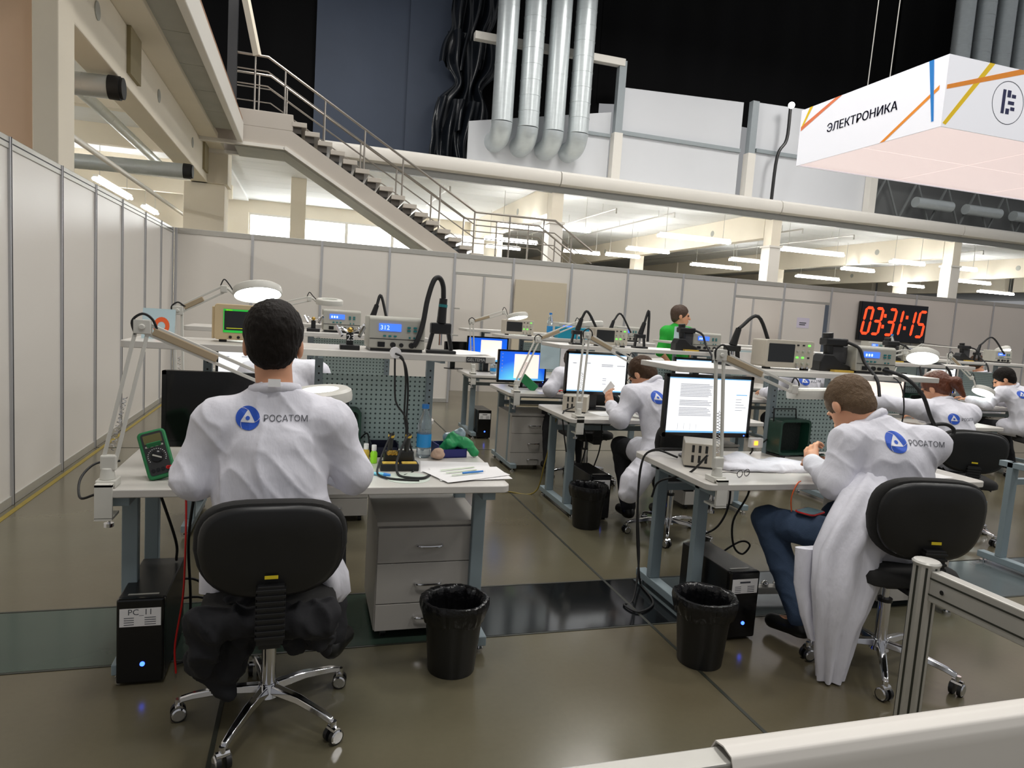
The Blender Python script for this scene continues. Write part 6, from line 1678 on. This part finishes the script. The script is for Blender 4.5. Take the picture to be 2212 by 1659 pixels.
def person(label, root, J, yaw=0, pitch=10, roll=0, hair=HAIRK, hs=1.0, coat=COATM, trousers=TROUK, vox=0.009, wr=0.007, extra=(), hairx=(), hand=(0.5, 0.5),
           collar=True, logo=None, sleeves=1.0, glasses=False, seed=1, group='people at the benches', torso=1.0, shoes=SHOEK, skirt=0.45, hand_s=1.0):
    x0, y0 = root
    t = thing('person', label, 'person', (x0, y0, 0), group=group)
    V_ = lambda k: np.array(J[k], float) - np.array((x0, y0, 0))
    pel, che, nck, hd = V_('pel'), V_('che'), V_('nck'), V_('hd')
    shd = V_('shR') - V_('shL'); shd /= np.linalg.norm(shd)
    R = rot_head(yaw, pitch, roll)
    H = lambda x, y, z: hd + hs * (R @ np.array((x, y, z)))
    # body: one continuous skin surface
    S = SDF()
    S.cone(pel, che, 0.09, 0.1, 0.04, (shd, 1.4)).cone(che, nck, 0.09, 0.05, 0.05)
    S.cone(V_('shL'), V_('shR'), 0.05, 0.05, 0.05)
    for s_, sg_ in (('L', -1), ('R', 1)):
        S.cone(V_('sh' + s_), V_('el' + s_), 0.05, 0.042, 0.03).cone(V_('el' + s_), V_('wr' + s_), 0.042, 0.028, 0.02)
        S.cone(V_('hip' + s_), V_('kn' + s_), 0.075, 0.055, 0.04).cone(V_('kn' + s_), V_('an' + s_), 0.053, 0.038, 0.03)
        S.cone(V_('an' + s_), V_('an' + s_) + np.array(J.get('toe' + s_, (0, 0.14, -0.03))), 0.036, 0.03, 0.02)
        d = V_('wr' + s_) - V_('el' + s_)
        if 'hd' + s_ in J: d = np.array(J['hd' + s_], float)
        hand_prims(S, V_('wr' + s_), d, J.get('pn' + s_, (0, 0, -1)), -sg_, hand[0 if s_ == 'L' else 1], hand_s)
    S.cone(nck, H(0, -0.02, -0.05), 0.056 * hs, 0.056 * hs, 0.03)
    e = lambda c, r, k=0.02: S.ell(H(*c), np.array(r) * hs, R, k)
    e((0, -0.012, 0.025), (0.078, 0.098, 0.093)); e((0, 0.03, -0.035), (0.062, 0.07, 0.083)); e((0, 0.055, -0.095), (0.036, 0.038, 0.03), 0.03)
    S.cone(H(0, 0.098, 0.0), H(0, 0.116, -0.04), 0.008 * hs, 0.0135 * hs, 0.012)
    e((0, 0.088, 0.014), (0.05, 0.016, 0.012), 0.02); e((0, 0.098, -0.072), (0.023, 0.009, 0.008), 0.008)
    for sx in (-1, 1):
        e((sx * 0.081, -0.008, -0.018), (0.011, 0.021, 0.034), 0.008)
        S.ell(H(sx * 0.032, 0.106, -0.002), np.array((0.016, 0.012, 0.01)) * hs, R, 0.01, neg=True)
    b = body_obj('body', S, vox, SKIN, t)
    for sx in (-1, 1): G().sphere(H(sx * 0.031, 0.09, -0.002), 0.0115 * hs, 8).build('eye', M('dark_eye', rgb(60, 44, 36), 0.2), b)
    # hair
    Hr = SDF()
    Hr.ell(H(0, -0.016, 0.034), np.array((0.091, 0.11, 0.101)) * hs, R, 0.02).ell(H(0, -0.062, -0.03), np.array((0.072, 0.05, 0.062)) * hs, R, 0.03)
    for a_, b_, ra, rb in hairx: Hr.cone(H(*a_), H(*b_), ra, rb, 0.02)
    Hr.ell(H(0, 0.135, -0.075), np.array((0.12, 0.108, 0.135)) * hs, R, 0.012, neg=True)
    for sx in (-1, 1): Hr.ell(H(sx * 0.095, 0.002, -0.05), np.array((0.03, 0.03, 0.045)) * hs, R, 0.01, neg=True)
    body_obj('hair', Hr, vox * 0.8, hair, t, 0.0025, (55, 55, 30), seed)
    if glasses:
        g = G()
        for sx in (-1, 1):
            g.tube([H(sx * 0.034 + 0.024 * math.cos(a), 0.118, -0.004 + 0.017 * math.sin(a)) for a in [2 * math.pi * k / 12 for k in range(12)]], 0.0022, n=5, closed=True, smooth=False)
            g.tube([H(sx * 0.058, 0.116, 0.004), H(sx * 0.084, 0.0, 0.004)], 0.0025, n=5, smooth=False)
        g.build('glasses', BLACKG, t)
    # coat
    C = SDF(); q = sleeves; f = torso
    C.cone(pel, che, 0.128 * f, 0.132 * f, 0.05, (shd, 1.38)).cone(che, nck - np.array((0, 0, 0.03)), 0.118 * f, 0.07, 0.06)
    C.cone(V_('shL'), V_('shR'), 0.066 * f, 0.066 * f, 0.06)
    for s_ in 'LR':
        C.cone(nck - np.array((0, 0, 0.015)), V_('sh' + s_), 0.066, 0.066, 0.06)
        C.cone(V_('sh' + s_), V_('el' + s_), 0.068 * q, 0.068 * q, 0.05).cone(V_('el' + s_), V_('el' + s_) + (V_('wr' + s_) - V_('el' + s_)) * (0.93 if collar else 0.0), 0.066 * q, 0.047 * q, 0.03)
        if collar:
            C.cone(V_('hip' + s_) + np.array((0, 0, 0.02)), V_('hip' + s_) * (1 - skirt) + V_('kn' + s_) * skirt + np.array((0, 0, 0.01)), 0.112, 0.1, 0.05)
    for ex in extra: C.cone(np.array(ex[0], float) - np.array((x0, y0, 0)), np.array(ex[1], float) - np.array((x0, y0, 0)), ex[2], ex[3], 0.04, ex[4] if len(ex) > 4 else None)
    co = body_obj('coat' if collar else 'shirt', C, vox, coat, t, wr, seed=seed)
    if collar:
        up = (hd - nck); up /= np.linalg.norm(up)
        a = Vector(up).orthogonal().normalized(); bb = Vector(up).cross(a)
        G().tube([Vector(nck + up * 0.02) + (a * math.cos(k) + bb * math.sin(k)) * 0.076 for k in [2 * math.pi * i / 16 for i in range(16)]], 0.02, n=8, closed=True).build('collar', coat, co, smooth=70)
    # trousers and shoes
    T = SDF()
    T.cone(V_('hipL'), V_('hipR'), 0.1, 0.1, 0.04)
    for s_ in 'LR':
        T.cone(V_('hip' + s_), V_('kn' + s_), 0.092, 0.075, 0.03).cone(V_('kn' + s_), V_('an' + s_) + np.array((0, 0, 0.03)), 0.074, 0.06, 0.025)
    body_obj('trousers', T, vox * 1.2, trousers, t, 0.005, (14, 14, 10), seed + 3)
    for s_ in 'LR':
        an = V_('an' + s_); toe = an + np.array(J.get('toe' + s_, (0, 0.14, -0.03)))
        F = SDF().cone(an + np.array((0, -0.03, -0.02)), toe + np.array((0, 0, 0.0)), 0.042, 0.038, 0.02).cone(an, an + np.array((0, 0, -0.02)), 0.05, 0.046, 0.02)
        body_obj('shoe', F, 0.009, shoes, t)
    if logo:
        bpy.context.view_layer.update()
        me = co.data
        bv = BVHTree.FromPolygons([v.co.copy() for v in me.vertices], [tuple(p.vertices) for p in me.polygons])
        az, dx, lz, ls = logo
        n = Vector((-math.sin(math.radians(az)), math.cos(math.radians(az)), 0)) * -1   # az: facing direction (deg, ccw from +Y); n points out of the back
        r = Vector((math.cos(math.radians(az)), math.sin(math.radians(az)), 0))
        base = Vector((che[0], che[1], 0))
        def proj(a_, b_, off):
            o = base + r * (a_ * ls + dx) + Vector((0, 0, lz + b_ * ls)) + n * 0.6
            h, nn, _, _ = bv.ray_cast(o, -n)
            return (h + n * off) if h is not None else o - n * 0.45
        def decal(name, vs, fs, off, mat):
            g = G().add([proj(v[0], v[1], off) for v in vs], fs)
            m2 = g.mesh(name); m2.materials.append(mat)
            o = bpy.data.objects.new(name, m2); COL.objects.link(o); o.parent = co
        def polar(rf, n_r, n_t, cx=-0.075, cy=0.0):
            vs = [(cx, cy)]; fs = []
            for i in range(1, n_r + 1):
                for k in range(n_t):
                    a_ = 2 * math.pi * k / n_t
                    vs.append((cx + rf(a_) * i / n_r * math.cos(a_), cy + rf(a_) * i / n_r * math.sin(a_)))
            for k in range(n_t): fs.append((0, 1 + k, 1 + (k + 1) % n_t))
            for i in range(n_r - 1):
                for k in range(n_t): fs.append((1 + i * n_t + k, 1 + (i + 1) * n_t + k, 1 + (i + 1) * n_t + (k + 1) % n_t, 1 + i * n_t + (k + 1) % n_t))
            return vs, fs
        def tri(a_):
            w = (a_ - math.pi / 2) % (2 * math.pi / 3) - math.pi / 3
            return 0.0155 / max(math.cos(w + 0.0), 0.2) * (1.0 if abs(w) < 0.9 else 0.92)
        decal('logo_disc', *polar(lambda a_: 0.042, 6, 32), 0.0035, BLUEL)
        decal('logo_triangle', *polar(tri, 4, 36), 0.005, WHITEL)
        decal('logo_dot', *polar(lambda a_: 0.0075, 2, 16), 0.0065, BLUEL)
        for k in range(3):
            vs = []; fs = []
            for i in range(7):
                a_ = math.pi / 2 + k * 2 * math.pi / 3 + 0.1 * i; rr = 0.026 + 0.0027 * i
                for w in (-0.0011, 0.0011): vs.append((-0.075 + (rr + w) * math.cos(a_ + w * 10), (rr + w) * math.sin(a_ + w * 10)))
            for i in range(6): fs.append((2 * i, 2 * i + 1, 2 * i + 3, 2 * i + 2))
            decal('logo_arc', vs, fs, 0.0055, WHITEL)
        tv, tf = text_geo('РОСАТОМ', 0.031, 'LEFT')
        decal('logo_lettering', [(v.x - 0.022, v.y) for v in tv], tf, 0.004, GREYL)
    return t, co

# dark-haired man
X, Y = -0.1, 2.55
P1, P1c = person('dark-haired man seen from behind in a white coat with a blue round logo', (X, Y), dict(
    pel=(X, Y - 0.01, 0.62), che=(X + 0.0, Y + 0.045, 1.0), nck=(X + 0.0, Y + 0.08, 1.2), hd=(X - 0.012, Y + 0.12, 1.392),
    shL=(X - 0.185, Y + 0.065, 1.1), shR=(X + 0.2, Y + 0.065, 1.1), elL=(X - 0.27, Y + 0.05, 0.895), elR=(X + 0.29, Y + 0.07, 0.905), wrL=(X - 0.17, Y + 0.34, 0.85), wrR=(X + 0.2, Y + 0.36, 0.85),
    hipL=(X - 0.1, Y + 0.03, 0.585), hipR=(X + 0.1, Y + 0.03, 0.585), knL=(X - 0.2, Y + 0.43, 0.58), knR=(X + 0.22, Y + 0.43, 0.58), anL=(X - 0.14, Y + 0.1, 0.15), anR=(X + 0.24, Y + 0.16, 0.2), toeL=(0, 0.12, -0.07), toeR=(0.06, 0.1, -0.03)),
    yaw=-2, pitch=6, hs=1.16, hair=HAIRK, vox=0.007, wr=0.009, logo=(0, -0.012, 1.13, 0.96), seed=3, skirt=0.2,
    extra=[((X + 0.14, Y + 0.0, 0.75), (X + 0.2, Y + 0.06, 0.6), 0.09, 0.05), ((X, Y, 0.62), (X, Y + 0.02, 0.9), 0.14, 0.13, ((1, 0, 0), 1.35))])
G().obox((0.0, -0.02, 1.255), (0.042, 0.0015, 0.028), Matrix.Rotation(-0.2, 3, 'X')).build('size_tag', PAPER, P1c, smooth=0)
loft([(0.06, 0.22, 0.05, 0.7, 0.16), (0.1, 0.24, 0.06, 0.6, 0.15), (0.14, 0.28, 0.06, 0.52, 0.13), (0.17, 0.29, 0.06, 0.44, 0.1), (0.18, 0.26, 0.06, 0.405, 0.06)], folds=4, amp=0.012).build('coat_tail', COATM, P1c, smooth=60)
loft([(-0.2, -0.08, 0.03, 0.66, 0.14), (-0.23, -0.1, 0.03, 0.56, 0.13), (-0.23, -0.14, 0.03, 0.48, 0.08)], folds=4, amp=0.008).build('coat_tail', COATM, P1c, smooth=60)
# black jacket hanging from the chair below the seat
t = thing('jacket', 'crumpled black jacket hanging under the seat of the dark-haired man\'s chair', 'jacket', (X, Y, 0.42))
jk = SDF()
jk.cone((-0.1, -0.08, 0.02), (-0.2, -0.08, -0.14), 0.06, 0.055, 0.03).cone((-0.2, -0.08, -0.14), (-0.12, -0.1, -0.26), 0.055, 0.014, 0.03).cone((-0.06, -0.1, 0.02), (-0.13, -0.1, -0.16), 0.055, 0.05, 0.03)
jk.cone((0.1, -0.06, 0.0), (0.17, -0.06, -0.06), 0.07, 0.06, 0.04).cone((0.17, -0.06, -0.06), (0.21, -0.08, -0.14), 0.05, 0.012, 0.03).cone((0.05, -0.07, 0.0), (0.1, -0.08, -0.1), 0.05, 0.04, 0.03)
jk.cone((-0.2, -0.19, 0.04), (0.2, -0.19, 0.04), 0.05, 0.05, 0.03).cone((-0.17, -0.19, 0.03), (-0.2, -0.15, -0.12), 0.045, 0.04, 0.03).cone((0.17, -0.19, 0.03), (0.18, -0.15, -0.05), 0.045, 0.04, 0.03)
body_obj('jacket_cloth', jk, 0.008, TROUK, t, 0.02, (18, 18, 7), 9)

# crew-cut man
X, Y = 2.65, 2.45
P2, P2c = person('crew-cut man in a white coat and jeans leaning over his hands', (X, Y), dict(
    pel=(2.69, 2.45, 0.62), che=(2.69, 2.54, 0.97), nck=(2.67, 2.64, 1.125), hd=(2.61, 2.755, 1.21),
    shL=(2.5, 2.62, 1.05), shR=(2.86, 2.49, 1.06), elL=(2.415, 2.58, 0.86), elR=(2.97, 2.66, 0.86), wrL=(2.49, 2.83, 0.9), wrR=(2.7, 2.88, 0.87),
    hdL=(0.35, 0.55, 0.5), hdR=(-0.7, 0.5, 0.25), pnL=(0.9, 0, -0.4), pnR=(-0.4, -0.2, -0.8),
    hipL=(2.57, 2.5, 0.58), hipR=(2.75, 2.47, 0.58), knL=(2.36, 2.96, 0.56), knR=(2.82, 2.97, 0.57), anL=(2.43, 2.72, 0.1), anR=(2.8, 2.8, 0.1), toeL=(-0.06, 0.13, -0.04), toeR=(0, 0.14, -0.04)),
    yaw=-2, pitch=44, hs=1.12, hair=M('dark_blond_crewcut', rgb(92, 70, 46), 0.7, var=0.3, scale=80, bump=0.5, bscale=200), trousers=TROUB, vox=0.0065, wr=0.009, logo=(-20, 0.05, 1.08, 1.08), seed=5, hand=(0.8, 0.6), skirt=0.15, hand_s=1.12,
    extra=[((2.6, 2.46, 0.75), (2.45, 2.44, 0.6), 0.13, 0.1)])
w_ = lambda rows: [(a - X, b - X, c - Y, d, e) for a, b, c, d, e in rows]
loft(w_([(2.52, 2.66, 2.52, 0.93, 0.1), (2.4, 2.66, 2.47, 0.85, 0.2), (2.3, 2.6, 2.44, 0.72, 0.2), (2.21, 2.54, 2.41, 0.6, 0.17), (2.185, 2.52, 2.38, 0.44, 0.15), (2.2, 2.47, 2.37, 0.34, 0.14), (2.21, 2.43, 2.37, 0.26, 0.12), (2.235, 2.4, 2.37, 0.12, 0.1), (2.26, 2.37, 2.37, 0.008, 0.08)]), n=48, folds=7, amp=0.014, seed=1).build('coat_tail', COATM, P2c, smooth=60)
loft(w_([(2.17, 2.3, 2.5, 0.58, 0.05), (2.165, 2.28, 2.48, 0.42, 0.05), (2.19, 2.28, 2.45, 0.28, 0.04), (2.22, 2.27, 2.42, 0.18, 0.03)]), n=24, folds=3, amp=0.006).build('coat_tail', COATM, P2c, smooth=60)
t = thing('circuit_board', 'small circuit board held in the crew-cut man\'s fingers', 'circuit board', (2.6, 2.9, 0.925), 0.4)
G().box(-0.03, 0.03, -0.02, 0.02, 0, 0.002).build('board', GREEND, t, smooth=0)
for k in range(4): G().box(-0.022 + k * 0.013, -0.014 + k * 0.013, -0.008, 0.006, 0.002, 0.006).build('chip', BLACKG, t, smooth=0)
t = thing('tester_pouch', 'red-edged grey pouch lying on the crew-cut man\'s thigh', 'pouch', (2.46, 2.77, 0.655), 0.4)
G().prism(rrect(0.13, 0.09, 0.02), 0, 0.012).build('pouch_body', M('grey_teal_cloth', rgb(90, 116, 124), 0.8), t, smooth=30)
G().tube([(a, b, 0.007) for a, b in rrect(0.134, 0.094, 0.02)], 0.0045, n=6, closed=True, smooth=False).build('red_piping', RED, t)

# man with glasses
X, Y = 2.6, 4.4
person('bespectacled man in a white coat bending over his bench with a paper', (X, Y), dict(
    pel=(2.58, 4.38, 0.62), che=(2.55, 4.5, 0.94), nck=(2.53, 4.6, 1.08), hd=(2.47, 4.7, 1.165),
    shL=(2.33, 4.55, 1.01), shR=(2.74, 4.5, 1.0), elL=(2.23, 4.52, 0.84), elR=(2.9, 4.65, 0.86), wrL=(2.26, 4.76, 0.91), wrR=(2.56, 4.92, 0.86), hdL=(0.0, 0.5, 0.7), pnL=(0.9, 0.2, -0.3),
    hipL=(2.5, 4.42, 0.58), hipR=(2.7, 4.42, 0.58), knL=(2.42, 4.85, 0.57), knR=(2.75, 4.86, 0.57), anL=(2.45, 4.7, 0.1), anR=(2.75, 4.7, 0.1)),
    yaw=28, pitch=38, hair=HAIRBR, hs=1.02, vox=0.009, wr=0.008, logo=(-4, 0.0, 1.02, 1.05), glasses=True, seed=7, hand=(0.6, 0.5),
    extra=[((2.5, 4.36, 0.62), (2.28, 4.32, 0.42), 0.12, 0.09), ((2.28, 4.32, 0.42), (2.24, 4.3, 0.34), 0.09, 0.07)])
t = thing('paper_sheet', 'folded white sheet held up by the man with glasses', 'paper', (2.29, 4.88, 1.02))
G().obox((0, 0, 0), (0.004, 0.07, 0.11), Euler((0.5, 0.3, 0.3)).to_matrix()).build('sheet', PAPER, t, smooth=0)

# woman with the ponytail
X, Y = 5.25, 4.25
person('woman with an auburn ponytail in a white coat reaching forward', (X, Y), dict(
    pel=(5.27, 4.28, 0.62), che=(5.25, 4.42, 0.9), nck=(5.27, 4.52, 1.03), hd=(5.26, 4.6, 1.165),
    shL=(5.03, 4.5, 0.98), shR=(5.47, 4.42, 0.96), elL=(4.83, 4.72, 1.0), elR=(5.59, 4.56, 0.84), wrL=(4.76, 4.95, 0.96), wrR=(5.43, 4.86, 0.86),
    hipL=(5.18, 4.3, 0.58), hipR=(5.37, 4.3, 0.58), knL=(5.08, 4.72, 0.57), knR=(5.43, 4.74, 0.57), anL=(5.13, 4.6, 0.1), anR=(5.43, 4.6, 0.1)),
    yaw=12, pitch=26, roll=-8, hair=HAIRRED, hs=1.08, vox=0.009, wr=0.008, logo=(-14, 0.02, 0.93, 1.05), seed=11, glasses=True,
    hairx=[((0, -0.1, 0.02), (0.02, -0.15, -0.01), 0.035, 0.04), ((0.02, -0.15, -0.01), (0.04, -0.15, -0.13), 0.042, 0.018)])
# curly-haired worker and the one behind
X, Y = 8.3, 5.95
person('curly dark-haired worker in a white coat bent under a lit magnifier', (X, Y), dict(
    pel=(8.34, 5.95, 0.62), che=(8.28, 6.06, 0.93), nck=(8.22, 6.14, 1.05), hd=(8.14, 6.2, 1.165),
    shL=(8.08, 6.15, 1.0), shR=(8.48, 6.03, 0.99), elL=(7.93, 6.2, 0.84), elR=(8.58, 6.2, 0.85), wrL=(7.88, 6.42, 0.88), wrR=(8.2, 6.45, 0.87),
    hipL=(8.26, 5.98, 0.58), hipR=(8.44, 5.96, 0.58), knL=(8.15, 6.38, 0.57), knR=(8.5, 6.4, 0.57), anL=(8.18, 6.25, 0.1), anR=(8.5, 6.25, 0.1)),
    yaw=40, pitch=30, hair=HAIRK, hs=1.05, vox=0.01, wr=0.008, logo=(-15, 0.0, 1.0, 1.05), seed=13, glasses=True)
X, Y = 9.75, 7.6
person('brown-haired worker in a white coat beyond the curly-haired one', (X, Y), dict(
    pel=(9.75, 7.6, 0.62), che=(9.75, 7.7, 0.98), nck=(9.73, 7.75, 1.12), hd=(9.68, 7.82, 1.27),
    shL=(9.55, 7.74, 1.06), shR=(9.95, 7.7, 1.06), elL=(9.42, 7.8, 0.9), elR=(10.05, 7.85, 0.9), wrL=(9.5, 8.0, 0.88), wrR=(9.8, 8.05, 0.88),
    hipL=(9.66, 7.62, 0.58), hipR=(9.84, 7.62, 0.58), knL=(9.6, 8.0, 0.57), knR=(9.9, 8.0, 0.57), anL=(9.6, 7.9, 0.1), anR=(9.9, 7.9, 0.1)),
    yaw=-70, pitch=15, hair=HAIRBR, hs=1.05, vox=0.012, wr=0.008, seed=14)
X, Y = 5.2, 6.08
person('worker in a white coat seen between the crew-cut man and his shelf', (X, Y), dict(
    pel=(5.2, 6.08, 0.62), che=(5.2, 6.16, 0.98), nck=(5.2, 6.24, 1.12), hd=(5.18, 6.34, 1.2),
    shL=(5.0, 6.2, 1.06), shR=(5.4, 6.18, 1.06), elL=(4.86, 6.25, 0.88), elR=(5.52, 6.25, 0.88), wrL=(4.95, 6.5, 0.87), wrR=(5.4, 6.5, 0.87),
    hipL=(5.1, 6.1, 0.58), hipR=(5.3, 6.1, 0.58), knL=(5.05, 6.5, 0.57), knR=(5.35, 6.5, 0.57), anL=(5.1, 6.35, 0.1), anR=(5.35, 6.35, 0.1)),
    yaw=20, pitch=45, hair=HAIRBR, vox=0.011, wr=0.008, logo=(0, 0.0, 1.05, 1.1), seed=15)
X, Y = -0.1, 4.3
person('worker in a white coat mostly hidden behind the dark-haired man', (X, Y), dict(
    pel=(X, Y - 0.02, 0.62), che=(X - 0.02, Y + 0.1, 0.98), nck=(X - 0.06, Y + 0.2, 1.14), hd=(X - 0.1, Y + 0.27, 1.24),
    shL=(X - 0.2, Y + 0.14, 1.08), shR=(X + 0.17, Y + 0.12, 1.1), elL=(X - 0.3, Y + 0.1, 0.9), elR=(X + 0.28, Y + 0.12, 0.9), wrL=(X - 0.2, Y + 0.4, 0.86), wrR=(X + 0.15, Y + 0.42, 0.86),
    hipL=(X - 0.1, Y + 0.03, 0.58), hipR=(X + 0.1, Y + 0.03, 0.58), knL=(X - 0.15, Y + 0.43, 0.57), knR=(X + 0.15, Y + 0.43, 0.57), anL=(X - 0.15, Y + 0.3, 0.1), anR=(X + 0.15, Y + 0.3, 0.1)),
    yaw=10, pitch=30, hair=HAIRK, vox=0.011, wr=0.007, seed=17)
X, Y = 2.6, 6.05
person('worker in a white coat half hidden behind the bright white screen', (X, Y), dict(
    pel=(X, Y - 0.02, 0.62), che=(X - 0.02, Y + 0.1, 0.94), nck=(X - 0.03, Y + 0.22, 1.04), hd=(X - 0.03, Y + 0.3, 1.12),
    shL=(X - 0.22, Y + 0.14, 0.99), shR=(X + 0.2, Y + 0.12, 0.99), elL=(X - 0.34, Y + 0.08, 0.86), elR=(X + 0.3, Y + 0.12, 0.86), wrL=(X - 0.22, Y + 0.36, 0.86), wrR=(X + 0.15, Y + 0.42, 0.86),
    hipL=(X - 0.1, Y + 0.03, 0.58), hipR=(X + 0.1, Y + 0.03, 0.58), knL=(X - 0.2, Y + 0.43, 0.57), knR=(X + 0.15, Y + 0.43, 0.57), anL=(X - 0.25, Y + 0.2, 0.1), anR=(X + 0.1, Y + 0.2, 0.1)),
    yaw=0, pitch=50, hair=HAIRBR, vox=0.011, wr=0.007, seed=19)
# man in the green shirt, standing
X, Y = 5.14, 8.8
d2 = Vector((math.cos(math.radians(-165)), math.sin(math.radians(-165)), 0)); fw = Vector((-math.sin(math.radians(-165)), math.cos(math.radians(-165)), 0))
def gp(a, b, z): v = Vector((X, Y, z)) + d2 * a + fw * b; return (v.x, v.y, z)
P4, P4c = person('standing man in a bright green T-shirt with a lanyard', (X, Y), dict(
    pel=gp(0, 0, 0.98), che=gp(0, 0, 1.33), nck=gp(0, 0, 1.53), hd=gp(0, 0.03, 1.695), shL=gp(-0.22, 0, 1.45), shR=gp(0.22, 0, 1.45), elL=gp(-0.3, 0, 1.16), elR=gp(0.3, 0, 1.16), wrL=gp(-0.22, 0.16, 0.98), wrR=gp(0.22, 0.16, 0.98),
    hipL=gp(-0.1, 0, 0.95), hipR=gp(0.1, 0, 0.95), knL=gp(-0.11, 0.02, 0.5), knR=gp(0.11, 0.02, 0.5), anL=gp(-0.12, 0, 0.09), anR=gp(0.12, 0, 0.09), toeL=tuple(fw * 0.14 + Vector((0, 0, -0.04))), toeR=tuple(fw * 0.14 + Vector((0, 0, -0.04)))),
    yaw=-112, pitch=0, hair=M('short_brown_hair', rgb(70, 50, 36), 0.6, var=0.3, scale=60), hs=1.16, torso=1.15, coat=GREENT, trousers=TROUK, collar=False, vox=0.009, wr=0.004, seed=21, group=None)
G().tube([Vector(gp(-0.07, 0.03, 1.51)) - Vector((X, Y, 0)), Vector(gp(-0.05, 0.125, 1.42)) - Vector((X, Y, 0)), Vector(gp(0.0, 0.16, 1.25)) - Vector((X, Y, 0)), Vector(gp(0.05, 0.125, 1.42)) - Vector((X, Y, 0)), Vector(gp(0.07, 0.03, 1.51)) - Vector((X, Y, 0))], 0.006, n=6).build('lanyard', M('navy_lanyard', rgb(30, 50, 96), 0.6), P4)
